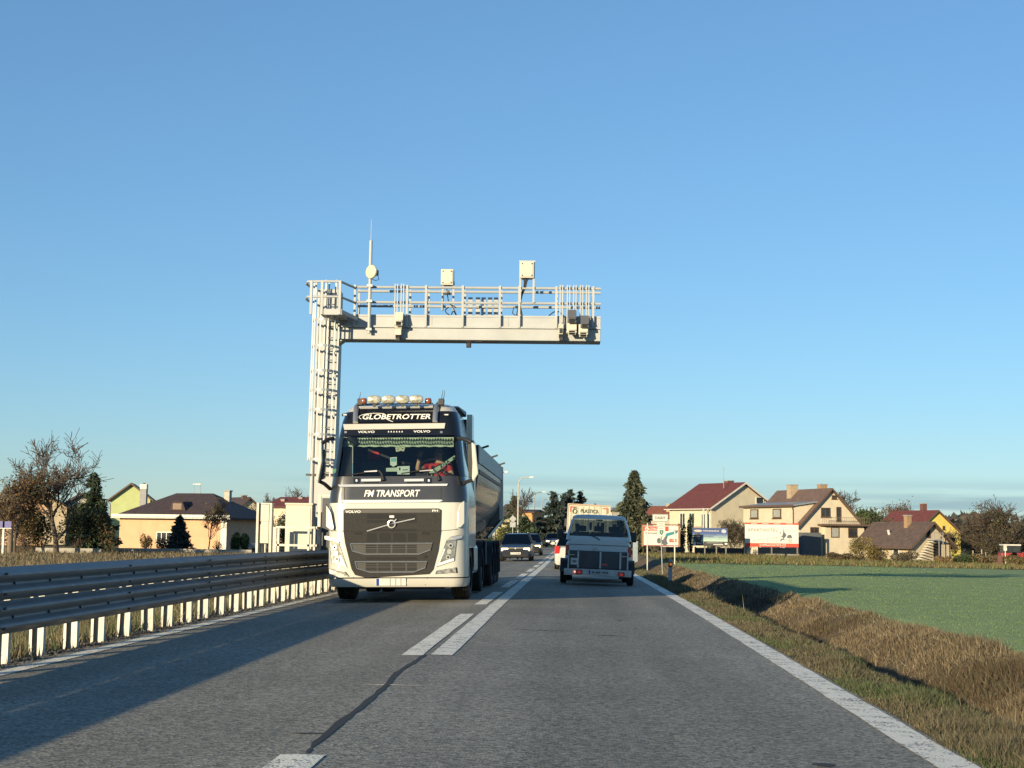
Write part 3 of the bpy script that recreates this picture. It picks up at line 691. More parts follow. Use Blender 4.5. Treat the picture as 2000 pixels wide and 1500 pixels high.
# ================================================================ oncoming truck (front faces -Y)
TY = 27.3
tp = P(774, 1170, TY); TX = tp.x; TZ = g(TX, TY)+.012
CROSS = .018
tr = thing('truck', 'white tractor unit with dark visor band and four roof lamps driving towards the camera', 'truck', (TX, TY, TZ), ry=-CROSS)
tinv = INV[tr.name]
wpaint = M('cream_white_truck_paint', (.50,.487,.44), .35, var=.03, scale=1.5, coat=.5, dirt=.22, dirtcol=(.42,.38,.31))
dpaint = M('dark_metallic_band', (.030,.031,.034), .3, .3, coat=.6, dirt=.3, dirtcol=(.07,.06,.05))
visorp = M('glossy_black_visor', (.008,.009,.012), .22, coat=.25, var=.05)
gril = M('dark_grille_plastic', (.030,.029,.028), .75, var=.15, scale=30, bump=.25, bscale=70); gril.node_tree.nodes['Principled BSDF'].inputs['Specular IOR Level'].default_value = .2
deep = M('black_recess', (.006,.006,.007), .8)
chrome = M('bright_chrome', (.62,.62,.60), .25, .45, var=.03)
satin = M('satin_aluminium', (.45,.45,.44), .35, .8, var=.06)
rubber = M('tyre_rubber', (.022,.021,.02), .85, var=.25, scale=12, bump=.2, dirt=.5, dirtcol=(.07,.06,.05))
chassis = M('chassis_black', (.02,.02,.02), .7, var=.3, dirt=.4, dirtcol=(.05,.045,.04))
lampg = M('headlamp_reflector', (.26,.26,.25), .3, .5, var=.55, scale=16)
drl = M('daytime_led', (.6,.6,.58), .3, var=0, emit=((1,.97,.88), .35))
amber = M('amber_lens', (.24,.07,.03), .25, var=.1, coat=.5)
lwhite = M('white_letter_film', (.72,.71,.66), .5, var=.02)
plate_w = M('plate_white', (.62,.62,.58), .5, var=.02); plate_b = M('plate_blue', (.02,.06,.30), .4); ink = M('black_print', (.015,.015,.02), .6)
# --- cab skin: rings round the cab at rising height
LV = [(.27,1.215,.05),(.33,1.24,.015),(.42,1.25,0.),(.60,1.25,.0),(1.25,1.25,.02),(1.76,1.25,.06),(1.90,1.245,.07),(2.23,1.20,.13),(2.60,1.155,.20),(2.97,1.115,.28),(3.08,1.10,.33),(3.25,1.075,.41),(3.42,1.03,.50),(3.53,.96,.64),(3.59,.86,.86),(3.62,.70,1.2)]
LZ = [l[0] for l in LV]; YF = lambda z: float(np.interp(z, LZ, [l[2] for l in LV])); HW = lambda z: float(np.interp(z, LZ, [l[1] for l in LV]))
BULGE = lambda q: .05*(max(0., abs(q)-.78)/.22)**2
YB = 2.25; NS, NA, NF = 6, 6, 12
def ring(z, hw=None, yf=None, r=.24, yb=YB, shrink=0.):
    hw = (HW(z) if hw is None else hw)-shrink; yf = (YF(z) if yf is None else yf)+shrink; p = []
    for k in range(NS): p.append((-hw, yb+(yf+r-yb)*k/(NS), z))
    for k in range(NA): t = math.pi/2*k/NA; p.append((-hw+r-r*math.cos(t), yf+r-r*math.sin(t), z))
    for k in range(NF): x = -hw+r+(2*hw-2*r)*k/NF; p.append((x, yf, z))
    for k in range(NA): t = math.pi/2*k/NA; p.append((hw-r+r*math.sin(t), yf+r-r*math.cos(t), z))
    for k in range(NS+1): p.append((hw, yf+r+(yb-yf-r)*k/NS, z))
    n = len(p); m_ = (n-1)/2
    return [(x, y+(BULGE(x/hw) if y < yf+r else .05*max(0, (1-(y-yf-r)/.6))), z) for x, y, z in p]
NT = NS+NA+NF+NA+NS+1
def skin(name, za, zb, i0, i1, mat, shrink=0., extra=(), yb=YB, parent=tr):
    zs = [za]+[q for q in LZ if za < q < zb]+list(extra)+[zb]; zs = sorted(set(zs))
    return MB().loft([ring(z_, shrink=shrink, yb=yb)[i0:i1] for z_ in zs]).build(name, mat, parent, smooth=True, angle=40)
FA, FB = NS, NS+2*NA+NF+1     # front incl. rounded corners
skin('bumper', .27, .42, NS-2, NT-NS+2, wpaint)
skin('cab_body', .44, 1.76, NS-1, NT-NS+1, wpaint)
for i0, i1 in ((0, NS), (NT-NS-0, NT)):
    skin('cab_side', .95, 2.15, i0, i1, wpaint)
skin('front_band', 1.76, 2.235, FA-1, FB+1, dpaint)
for i0, i1 in ((0, FA), (FB, NT)): skin('door_upper', 1.76 if False else 2.15, 2.25, i0, i1, wpaint)
# windscreen and pillars
gls = glass('windscreen_glass', (.62,.72,.70))
gls2 = glass('side_glass', (.35,.42,.45))
skin('windscreen', 2.245, 2.965, FA+4, FB-4, gls)
for i0, i1 in ((FA+1, FA+5), (FB-5, FB-1)): skin('windscreen_pillar', 2.235, 2.97, i0, i1, visorp, -.004)
for i0, i1 in ((2, FA+2), (FB-2, NT-2)): skin('side_window', 2.25, 2.93, i0, i1, gls2)
for i0, i1 in ((0, 3), (NT-3, NT)): skin('cab_rear_side', 2.25, 2.97, i0, i1, wpaint)
skin('visor_panel', 2.975, 3.43, FA, FB, visorp, -.003)
rows = [ring(z_) for z_ in (2.97, 3.08, 3.25, 3.42)]
MB().loft([r_[0:FA+1] for r_ in rows]).build('roof_side', wpaint, tr, smooth=True); MB().loft([r_[FB-1:NT] for r_ in rows]).build('roof_side', wpaint, tr, smooth=True)
rr = [ring(z_) for z_ in (3.42, 3.48, 3.53, 3.56, 3.59, 3.605, 3.62)]
mb = MB().loft(rr); mb.face(rr[-1]); mb.build('roof', wpaint, tr, smooth=True, angle=50)
# back wall, floor, roof lining of the cabin
cabin = M('cabin_trim_dark', (.018,.018,.02), .8)
mb = MB().box(-1.1, 1.1, YB-.06, YB-.01, .9, 3.4).box(-1.15, 1.15, .4, YB-.07, 1.5, 1.55).box(-1.05, 1.05, .5, YB-.07, 3.02, 3.06)
mb.build('cabin_lining', cabin, tr)
MB().prism([(-1.1,.30,1.7),(1.1,.30,1.7),(1.1,.24,2.2),(-1.1,.24,2.2)], [(-1.1,.95,1.7),(1.1,.95,1.7),(1.1,.85,2.23),(-1.1,.85,2.23)]).build('dashboard', cabin, tr)

def TL(px, py, off=0.):
    z_ = 1.5
    for _ in range(4):
        y = TY+YF(z_); q = tinv @ P(px, py, y); z_ = q.z
    x = q.x; return Vector((x, YF(z_)+BULGE(x/HW(z_))-off, z_))
def plate_px(name, pts, mat, off=.02, back=.04, parent=tr, world=False, bevel=0, label=None, smooth=False):
    A = [TL(a, c, off) for a, c in pts]; B = [Vector((p.x, p.y+off+back, p.z)) for p in A]
    return MB().prism(A, B).build(name, mat, parent, bevel=bevel, label=label)
def tube_px(name, pts, r, mat, off=.03, parent=tr, closed=False):
    A = [TL(a, c, off) for a, c in pts]
    if closed: A = A+[A[0]]
    return MB().tube(A, r, 6).build(name, mat, parent, smooth=True)
def text_px(s, cx, cy, w, h, mat, off=.03, parent=tr, **k):
    c = TL(cx, cy, off); sc = (TY+c.y)/FPX; z2 = c.z+.1; sl_ = (YF(z2)-YF(c.z))/.1
    v, f = text_geo(s, k.get('bold', False), k.get('shear', 0.), k.get('spacing', 1.)); mb = MB(); pts = []
    for a, b in v:
        x = c.x+a*w*sc; z_ = c.z+b*h*sc; pts.append((x, YF(z_)+BULGE(x/HW(z_))-off, z_))
    return mb.add(pts, f).build('lettering', mat, parent)
# grille
gp = plate_px('grille', [(671,996),(676,993.5),(857,993),(862,996),(861,1040),(856,1075),(846,1112),(838,1121),(715,1128.5),(694,1123),(687,1112),(674,1060),(671,1038)], gril, .022, .03)
plate_px('upper_grille_strip', [(673,995),(860,994.5),(860,1001),(672.5,1002)], M('grille_frame_satin',(.055,.05,.045),.35), .028, .006, gp)
text_px('VOLVO', 690, 999.5, 30, 5, lwhite, .031, gp, bold=True); text_px('FH', 850, 997.5, 11, 4, lwhite, .031, gp, bold=True)
for x0, x1, y0, y1 in ((717,761,1004,1014),(771,813,1004,1013),(717,814,1016,1021),(718,814,1033,1036.5)):
    plate_px('air_slot', [(x0,y0),(x1,y0),(x1,y1),(x0,y1)], deep, .024, .003, gp)
for x0, x1 in ((717,736),(741,763),(768,792),(797,814)): plate_px('air_mesh', [(x0,1041),(x1,1041),(x1,1058),(x0,1058)], deep, .024, .003, gp)
for y0, y1 in ((1088,1093),): plate_px('air_mesh', [(715,y0),(814,y0),(814,y1),(715,y1)], deep, .024, .003, gp)
for x0 in (692.5, 824.5): plate_px('sensor', [(x0,1039),(x0+15,1039),(x0+15,1044.5),(x0,1044.5)], deep, .026, .004, gp)
plate_px('sensor', [(828,1084),(835,1084),(835,1090),(828,1090)], deep, .026, .004, gp)
plate_px('seam', [(671,1037),(862,1036.2),(862,1037.2),(671,1038)], deep, .025, .003, gp)
for fr, yy, nrow in (([(685,1062),(845,1061),(841,1074),(819,1082.5),(714,1083),(689,1076)], (1065.5,1069.5,1074,1078), 4), ([(694,1097),(835,1097),(831,1109),(808,1117.5),(724,1118),(698,1110)], (1101,1105,1109.5,1113), 4)):
    h_ = plate_px('intake_recess', fr, M('intake_grey',(.032,.031,.03),.6), .024, .004, gp)
    tube_px('intake_frame', fr, .011, satin, .034, gp, True)
    for a, c in ((714.5,736),(738,763),(766.5,792),(795,814)):
        for y_ in yy: plate_px('air_slot', [(a,y_-1.4),(c,y_-1.4),(c,y_+1.4),(a,y_+1.4)], deep, .027, .003, gp)
# iron mark with diagonal bar
tube_px('diagonal_bar', [(717.5,1037.5),(766,1023),(811,1013)], .012, chrome, .045, gp)
c = TL(765.5, 1023.5, .05)
mb = MB(); n = 24
rows = []
for r_, y_ in ((.075,.02),(.075,-.01),(.055,-.014),(.05,.0),(.05,.02)): rows.append([(c.x+r_*math.cos(2*math.pi*k/n), c.y+y_, c.z+r_*math.sin(2*math.pi*k/n)) for k in range(n)])
mb.loft(rows, True); mb.bar((c.x+.05, c.y, c.z+.05),(c.x+.085, c.y, c.z+.085), .022, .015); mb.build('round_emblem', chrome, gp, smooth=True)
MB().box(c.x-.07, c.x+.07, c.y-.012, c.y+.004, c.z-.013, c.z+.013).build('emblem_bar', ink, gp)
plate_px('emblem_dot', [(761,1007),(770,1007),(770,1011),(761,1011)], lwhite, .03, .004, gp)
# chrome strips, lettering of the band
plate_px('chrome_strip', [(669,976.5),(862,976),(865,978),(857,981),(674,982.5),(666,979.5)], chrome, .022, .02)
plate_px('chrome_strip', [(660,946.5),(875,944.8),(873,949),(664,951)], chrome, .03, .02)
text_px('FM TRANSPORT', 766, 963.5, 110, 13.5, lwhite, .012, bold=True, shear=.25)
for a in (672.5, 861): plate_px('panel_gap', [(a,952),(a+1,952),(a+1,976),(a,976)], deep, .006, .01)
for x0, x1 in ((706,744),(790,828)):
    k_ = plate_px('wash_step', [(x0,935.5),(x1,935),(x1,940),(x0,940.5)], chrome, .03, .03); plate_px('step_recess', [(x0+5,940.5),(x1-5,940.5),(x1-5,943.5),(x0+5,943.5)], deep, .01, .01)
for a in (696.5, 837.5):
    t_ = plate_px('washer_cover', [(a-6,933.5),(a+6,933.5),(a+6,944),(a-6,944)], visorp, .008, .01); plate_px('star', [(a-1.6,936.5),(a+1.6,936.5),(a+1.6,940.5),(a-1.6,940.5)], lwhite, .014, .004)
# wipers
for pts in (([(676,929),(702,925),(737,919.5),(741,922)]), ([(784,925),(820,919.5),(848,917),(851,921)])):
    tube_px('wiper_blade', pts, .012, blackp, .03)
plate_px('painted_wiper_reflection', [(712,920.5),(737,918.5),(737,921.5),(712,922)], satin, .045, .01)  # pale strips stand in for light reflected along the wiper blades
plate_px('painted_wiper_reflection', [(820,919.5),(846,917),(846,919),(820,921)], satin, .045, .01)
for pts in ([(741,919),(746,926),(749,938)], [(849,918),(855,927),(858,938)]):
    A = [TL(a, c_, .045) for a, c_ in pts]; MB().tube(A, [.016,.02,.034], 8).build('wiper_arm', satin if False else blackp, tr, smooth=True)
# visor stripe, texts
plate_px('visor_strip', [(670,828.5),(870,826.6),(868,837),(672.5,839.5)], wpaint, .03, .02)
text_px('VOLVO', 715.5, 843.6, 33, 4.6, lwhite, .012, bold=True); text_px('VOLVO', 824, 842.6, 33, 4.6, lwhite, .012, bold=True)
for k_ in range(6):
    a = 759+k_*5.3; plate_px('star', [(a-1.6,844.3),(a,841.2),(a+1.6,844.3)], lwhite, .01, .004)
for a in (675, 862): plate_px('marker_emblem', [(a-2.5,842),(a+2.5,842),(a+2.5,846),(a-2.5,846)], satin, .01, .004)
# sign box with the model lettering
sb = plate_px('sign_box', [(699,799),(846,797),(846,823),(699,825)], visorp, .03, .05)
text_px('GLOBETROTTER', 775, 814, 134, 10.5, lwhite, .034, sb, bold=True, shear=.18)
pts = [(712+0, 819)]
arc = [(704+0*t, 0) for t in ()]
A = []
for t in np.linspace(-2.3, -.25, 14):
    pass
el = [(735+33*math.cos(t), 815+7.5*math.sin(t)) for t in np.linspace(math.radians(150), math.radians(300), 16)]
tube_px('lettering_swoosh', el, .006, lwhite, .04, sb)
tube_px('lettering_swoosh', [(754,817.5),(760,821),(768,824)], .006, lwhite, .04, sb)
for a in (673, 871.5): plate_px('marker_lamp', [(a-6,807.5),(a+6,807),(a+6,812),(a-6,812.5)], gril, .012, .01); plate_px('marker_lamp_lens', [(a-3,809),(a+4,809),(a+4,811),(a-3,811)], lwhite, .02, .004)
# roof light bar
YB2 = .42
bar_z = TL(770, 796).z
tube_px('light_bar_tube', [(699,796.5),(846,795)], .028, chrome, .04)
for pts in ([(695,826),(695.5,808),(697,796),(701,785),(704,781)], [(850,824.5),(851,808),(853,796),(858,786),(862,781)]):
    A = [TL(a, c_, .045) for a, c_ in pts]; A[-1].y += .2; A[-2].y += .08; MB().tube(A, .05, 10).build('light_bar_tube', satin, tr, smooth=True)
zb_ = bar_z+.05
MB().tube([TL(704,790,.0), TL(775,789,.0), TL(845,788,.0)], .02, 8).build('lamp_rail', blackp, tr, smooth=True)
lampglass = M('lamp_front', (.44,.42,.33), .25, .3, var=.45, scale=16)
for cx, cy in ((731,780.5),(758.5,780.2),(786,780),(813,779.6)):
    q = tinv @ P(cx, cy, TY+.38); mb = MB(); rows = []; n = 28
    for s_, y_ in ((.72,.10),(1.0,.05),(1.03,-.01),(.96,-.035)):
        rows.append([(q.x+.122*s_*math.copysign(abs(math.cos(t))**.7, math.cos(t)), q.y+y_, q.z+.073*s_*math.copysign(abs(math.sin(t))**.7, math.sin(t))) for t in np.linspace(0, 2*math.pi, n, endpoint=False)])
    mb.loft(rows, True); mb.face(rows[0]); sp_ = mb.build('spot_lamp', chrome, tr, smooth=True)
    rows = [[(q.x+.117*s_*math.copysign(abs(math.cos(t))**.7, math.cos(t)), q.y+y_, q.z+.068*s_*math.copysign(abs(math.sin(t))**.7, math.sin(t))) for t in np.linspace(0, 2*math.pi, n, endpoint=False)] for s_, y_ in ((1,-.034),(.7,-.048),(.3,-.055))]
    mb = MB().loft(rows, True); mb.face(rows[-1]); mb.build('lens', lampglass, sp_, smooth=True)
    MB().bar((q.x, q.y+.03, q.z-.07),(q.x, q.y+.03, q.z-.13), .05).build('bracket', blackp, sp_)
for cx in (710.5, 836.5):
    q = tinv @ P(cx, 783, TY+.5); MB().lathe([(.001,.055),(.045,.05),(.06,.02),(.06,-.03),(.05,-.05)], q, 'Z', 14).build('beacon', amber, tr, smooth=True)
for px, top in ((701.5, 766), (862, 762), (866, 762)):
    q = tinv @ P(px, 782, TY+.6); q2 = tinv @ P(px+3, top, TY+.6); MB().tube([q, q2], [.008,.004], 5).build('aerial', blackp, tr)
for px in (704, 862): q = tinv @ P(px, 781, TY+.6); MB().box(q.x-.05, q.x+.05, q.y-.06, q.y+.08, q.z-.1, q.z+.02).build('aerial_base', blackp, tr, bevel=.01)
# lamps
def lampset(pts, led, brow):
    h_ = plate_px('headlight', pts, lampg, .012, .03); plate_px('led_strip', led, drl, .016, .004, h_)
    plate_px('lens', pts, gls if False else glass('lamp_cover', (.9,.9,.88)), .024, -.008, h_)
    plate_px('headlight_brow', brow, satin, .035, .05)
    cx_ = sum(p[0] for p in pts)/4; cy_ = sum(p[1] for p in pts)/4
    for k_, (dx_, dy_, rr_) in enumerate(((-.0,-13,4.6),(.0,-1,4.9),(.5,10,4.2))):
        sx_ = (1 if cx_ < 774 else -1); ox = cx_+sx_*(dy_*.22-1.5)
        el_ = [(ox+rr_*math.cos(t), cy_+dy_+rr_*math.sin(t)) for t in np.linspace(0, 2*math.pi, 14, endpoint=False)]
        pj = plate_px('reflector_bowl', el_, chrome, .018, .004, h_); plate_px('projector', [(ox+rr_*.55*math.cos(t), cy_+dy_+rr_*.55*math.sin(t)) for t in np.linspace(0, 2*math.pi, 12, endpoint=False)], deep if k_ != 1 else satin, .021, .002, h_)
    return h_
lampset([(643,1057),(662,1060),(678,1109),(647,1101)], [(647.5,1097),(649,1094),(666,1100),(663,1085),(666,1084),(677.5,1108)], [(633,1047),(637,1046.5),(655,1052),(663,1058.5),(660,1060),(640,1055.5),(633.5,1053)])
lampset([(872,1056.5),(891.5,1054.5),(887.5,1095.5),(853,1107)], [(853.5,1106),(867,1072),(870,1072),(859,1099),(886,1090),(887,1095)], [(870.5,1056.5),(880,1048),(900,1044),(904,1046),(902,1051),(892,1053.5)])
for pts, l in (([(640.5,1110.5),(676,1117),(683,1126.5),(641,1121.5)], 0), ([(850,1121.5),(853,1114.5),(892,1108),(893,1119)], 1)):
    plate_px('fog_lamp_recess', pts, deep, .004, .02)
    ins = [(a+(.10*(sum(p[0] for p in pts)/4-a)), c_+.12*(sum(p[1] for p in pts)/4-c_)) for a, c_ in pts]
    plate_px('fog_lamp', ins, lampg, .014, .01)
# bumper joints, corner deflectors
for a, c_ in ((690, 0), (835, 0)): plate_px('panel_gap', [(a,1127),(a+1,1127),(a+4.5 if a < 700 else a-4,1143),(a+3.5 if a < 700 else a-5,1143)], deep, .006, .01)
plate_px('corner_deflector', [(636.5,985),(641,991),(647,1001),(653,1030),(651.5,1035),(641,1032),(636,1028)], wpaint, .03, .03, bevel=.01)
tube_px('deflector_edge', [(636.5,985),(641,991),(647,1001),(653,1030),(651.5,1035)], .007, deep, .03)
plate_px('corner_deflector', [(899,983),(907,978),(907,1022),(900,1030),(893,1031),(894,1000)], wpaint, .02, .03, bevel=.01)
for pts in ([(641,1035.2),(653,1036.2),(671,1037.2),(671,1038),(653,1037),(641,1036)], [(862,1036.2),(880,1034.8),(893,1033.2),(893,1034),(880,1035.6),(862,1037)]): plate_px('panel_gap', pts, deep, .006, .01)
# number plate
np_ = plate_px('number_plate', [(735,1129.5),(793,1129.5),(793,1143.5),(735,1144)], plate_w, .03, .02); plate_px('plate_band', [(735.5,1130),(740.5,1130),(740.5,1143.5),(735.5,1143.7)], plate_b, .034, .003, np_)
for a in (762, 773, 783): plate_px('plate_groove', [(a,1130),(a+.8,1130),(a+.8,1143.5),(a,1143.5)], ink, .033, .002, np_)
MB().box(-.8, .8, .5, .7, .22, .42).build('underrun_beam', chassis, tr)
# mirrors
def mirror(pts, arms, side, inner):
    A = [tinv @ P(a, c_, TY+.02) for a, c_ in pts]
    m_ = MB().prism(A, [Vector((p.x-side*.02, p.y+.17, p.z)) for p in A]).build('mirror', wpaint, tr, bevel=.02)
    B = [tinv @ P(a, c_, TY+.12) for a, c_ in inner]; MB().prism(B, [Vector((p.x, p.y+.1, p.z)) for p in B]).build('mirror_back', blackp, m_, bevel=.01)
    for a, c_ in arms: 
        p0 = tinv @ P(*a, TY+.35); p1 = tinv @ P(*c_, TY+.12); MB().tube([p0, p0.lerp(p1, .5)+Vector((0,-.04,.02)), p1], .035, 8).build('mirror_arm', blackp, m_, smooth=True)
mirror([(921,863),(929,868),(934.5,925),(925,941),(922,935),(923,905)], [((895,856),(921,864)),((899,950),(924,937))], 1, [(914,866),(924,866),(925,932),(915,934)])
mirror([(627.5,862),(620,908),(616,936),(621,944),(629,900)], [((651,856),(629,866)),((645,955),(624,940))], -1, [(629,880),(634,878),(632,935),(624,938)])
plate_px('a', [(0,0)]*3, deep) if False else None
# door lines, steps, air deflector and flank behind the cab
MB().box(1.19, 1.235, YB+.02, YB+.5, .95, 3.0).build('side_deflector', wpaint, tr); MB().box(-1.235, -1.19, YB+.02, YB+.5, .95, 3.0).build('side_deflector', wpaint, tr)
MB().prism([(-1.02,1.3,3.56),(1.02,1.3,3.56),(1.1,YB,3.45),(-1.1,YB,3.45)], [(-1.0,1.5,3.60),(1.0,1.5,3.60),(1.08,YB+.35,3.58),(-1.08,YB+.35,3.58)]).build('roof_deflector', blackp, tr, bevel=.03)
MB().box(1.1, 1.2, YB+.03, YB+.55, 2.95, 3.50).build('deflector_wing', wpaint, tr)
MB().box(-1.2, -1.1, YB+.03, YB+.55, 2.95, 3.50).build('deflector_wing', wpaint, tr)
for sx in (1, -1):
    MB().box(*sorted((sx*.95, sx*1.23)), .62, .86, .45, 1.0).build('wheel_arch_front', blackp, tr, bevel=.02)
    rows = [[(sx*(1.25-dx), 1.42+.62*math.cos(t), .52+.60*math.sin(t)) for t in np.linspace(.1, math.pi-.1, 12)] for dx in (0, .34)]
    MB().loft(rows).build('mudguard', blackp, tr, smooth=True)
    MB().box(*sorted((sx*.75, sx*1.2)), 2.3, 4.0, .42, 1.0).build('fuel_tank' if sx > 0 else 'battery_box', satin if sx > 0 else chassis, tr, bevel=.08)
    MB().box(*sorted((sx*1.0, sx*1.235)), 2.02, 2.25, .5, 1.2).build('cab_step', blackp, tr)
MB().box(-.45, -.33, .7, 6.2, .75, 1.0).build('frame_rail', chassis, tr); MB().box(.33, .45, .7, 6.2, .75, 1.0).build('frame_rail', chassis, tr)
MB().box(-.32, .32, .8, 2.2, .5, 1.4).build('engine', chassis, tr)
MB().bar((-.9, 1.42, .5),(.9, 1.42, .5), .14).build('front_axle', chassis, tr); MB().bar((-.9, 5.15, .52),(.9, 5.15, .52), .2).build('rear_axle', chassis, tr)
hub = M('wheel_hub_grey', (.16,.16,.16), .5, .5, var=.2)
def wheel(x, y, r, w, parent, name='wheel', side=1, grooves=True):
    prof = [(r*.6,-w/2),(r*.88,-w/2),(r*.97,-w*.44)]
    for k in range(5):
        a = -w*.40+w*.8*k/5
        prof += [(r, a+.004),(r, a+w*.8/5-.016)]+([(r-.018, a+w*.8/5-.014),(r-.018, a+w*.8/5-.001)] if k < 4 and grooves else [])
    prof += [(r*.97,w*.44),(r*.88,w/2),(r*.6,w/2)]
    t_ = MB().lathe(prof, (x, y, r), 'X', 30).build(name, rubber, parent, smooth=True, angle=30)
    mb = MB().lathe([(.001,.0),(r*.2,0),(r*.25,-.05),(r*.5,-.06),(r*.58,.0),(r*.62,.0)], (x+side*w*.42, y, r), 'X', 20)
    mb.build('rim', hub, t_, smooth=True); return t_
for sx in (1, -1): wheel(sx*1.06, 1.42, .5, .33, tr, side=sx)
for sx in (1, -1): wheel(sx*1.07, 5.15, .5, .30, tr, side=sx); wheel(sx*.75, 5.15, .5, .28, tr, side=sx)
for sx in (1, -1):
    rows = [[(sx*(1.25-dx), 5.15+.6*math.cos(t), .5+.58*math.sin(t)) for t in np.linspace(.05, math.pi-.05, 12)] for dx in (0, .6)]
    MB().loft(rows).build('mudguard', blackp, tr, smooth=True)

# --- things seen through the windscreen
CX = lambda px, py, y: tinv @ P(px, py, TY+y)
curt = M('pale_green_curtain', (.50,.55,.42), .8, var=.1, scale=20)
# curtain pelmet with scalloped upper edge and a fringe of dark pompoms
N_ = 60; up_, lo_ = [], []
for k in range(N_+1):
    px = 664+(886-664)*k/N_; up_.append(CX(px, 854.5-2.4*abs(math.sin(k*.33)), .42)); lo_.append(CX(px, 872.5+.6*math.sin(k*1.1), .44))
cu = MB().loft([up_, lo_]).build('windscreen_curtain', curt, tr)
pomd = M('dark_tassel', (.02,.03,.025), .8); poml = M('pale_tassel', (.34,.38,.30), .8)
for row, (py, mat_, st) in enumerate(((858.5, pomd, 0), (862.5, poml, 2.6), (866.5, pomd, 0))):
    mb = MB()
    for k in range(42):
        px = 668+k*5.2+st; q = CX(px, py+.7*math.sin(k), .405); s_ = .026 if row == 0 else .019
        mb.add([(q.x-s_, q.y, q.z-s_),(q.x+s_, q.y, q.z-s_),(q.x, q.y, q.z+s_*1.3),(q.x, q.y+.02, q.z)], [(0,1,2),(0,2,3),(1,3,2),(0,3,1)])
    o = mb.build('fringe', mat_, cu); o['kind'] = 'stuff'
MB().tube([CX(681,852,.38), CX(690,860,.40), CX(696,866,.42), CX(690,872,.43)], [.06,.075,.06,.03], 8).build('cabin_mirror', blackp, tr, smooth=True)
def card(name, pts, mat, y=.36, parent=tr):
    A = [CX(a, c_, y) for a, c_ in pts]; return MB().prism(A, [Vector((p.x, p.y+.006, p.z)) for p in A]).build(name, mat, parent)
pale = M('pale_card', (.45,.5,.43), .7, var=.04); blue_c = M('blue_sticker', (.16,.36,.46), .6); wcard = M('white_card', (.55,.58,.55), .6)
zb_ = card('name_board', [(838,922),(889.5,888),(892.5,893),(842,929.5)], M('green_white_board',(.33,.42,.30),.6), .34)
q0, q1 = CX(846,918.5,.33), CX(880,896.5,.33); ang = math.atan2(q1.z-q0.z, q1.x-q0.x)
text('ZISA', ink, zb_, CX(868, 905.5, .325), .21, .062, bold=True, ang=ang, spacing=1.2)
mb = MB(); q = CX(886.5, 895, .325)
mb.box(q.x-.022, q.x+.022, q.y-.002, q.y, q.z-.025, q.z+.02); mb.build('board_mark', ink, zb_)
card('sticker', [(762,893.5),(775,892.5),(775,908),(768,911.5),(762,908)], wcard, .33); card('sticker_print', [(763.5,895),(773.5,894.5),(773.5,901),(763.5,901.5)], blue_c, .325)
card('dash_card', [(776,911),(800,910),(800,926.5),(776,926.5)], wcard, .32); card('dash_card', [(754,914),(776,913),(776,921),(754,921)], pale, .33)
card('dash_card_print', [(779,913),(782,913),(782,918.5),(779,918.5)], ink, .315); card('dash_card_print', [(786,916.5),(796,916),(796,918.5),(786,919)], M('grey_print',(.2,.22,.22),.6), .315)
card('sticker', [(651,919),(654,915),(658,916),(659.5,920),(657,924),(652.5,923.5)], M('green_sticker',(.03,.18,.10),.6), .26)
for cx, cy, rz in ((778,877.5,.2),(786.5,876.5,-.3)):
    q = CX(cx, cy, .5); a = .045; mb = MB(); ca, sa = math.cos(rz)*a, math.sin(rz)*a
    A = [(q.x-ca+sa, q.y-.04, q.z-ca-sa),(q.x+ca+sa, q.y-.04, q.z-ca+sa),(q.x+ca-sa, q.y-.04, q.z+ca+sa),(q.x-ca-sa, q.y-.04, q.z+ca-sa)]
    d_ = mb.prism(A, [(x, y+.085, z_) for x, y, z_ in A]).build('fluffy_die', M('cream_plush',(.48,.46,.36),.9,var=.15,scale=40), tr, bevel=.012)
    MB().box(q.x-.01, q.x+.01, q.y-.046, q.y-.0405, q.z-.01, q.z+.01).build('die_spot', ink, d_)
seatm = M('seat_grey', (.07,.065,.06), .85); redm = M('red_cloth', (.42,.03,.03), .8)
for sx, y_ in ((-.62, 1.15), (.62, 1.25)):
    st_ = MB().box(sx-.27, sx+.27, y_-.15, y_+.35, 1.75, 2.0).build('seat_cushion', seatm, tr, bevel=.05)
    MB().prism([(sx-.26,y_+.30,1.9),(sx+.26,y_+.30,1.9),(sx+.22,y_+.48,2.58),(sx-.22,y_+.48,2.58)], [(sx-.26,y_+.44,1.9),(sx+.26,y_+.44,1.9),(sx+.22,y_+.58,2.58),(sx-.22,y_+.58,2.58)]).build('seat_back', seatm, tr, bevel=.04)
    MB().box(sx-.12, sx+.12, y_+.42, y_+.55, 2.6, 2.76).build('headrest', redm if sx < 0 else seatm, tr, bevel=.04)
# steering wheel
q = CX(846, 908, .78); n = 22; rows = []
pts = [Vector((q.x+.24*math.cos(t), q.y+.24*math.sin(t)*.75, q.z-.02+.24*math.sin(t)*.55)) for t in np.linspace(0, 2*math.pi, n, endpoint=False)]
MB().tube(pts+[pts[0]], .016, 7, cap=False).build('steering_wheel', blackp, tr, smooth=True)
MB().bar((q.x, q.y, q.z-.04),(q.x, q.y-.25, q.z-.3), .06).build('steering_column', blackp, tr)
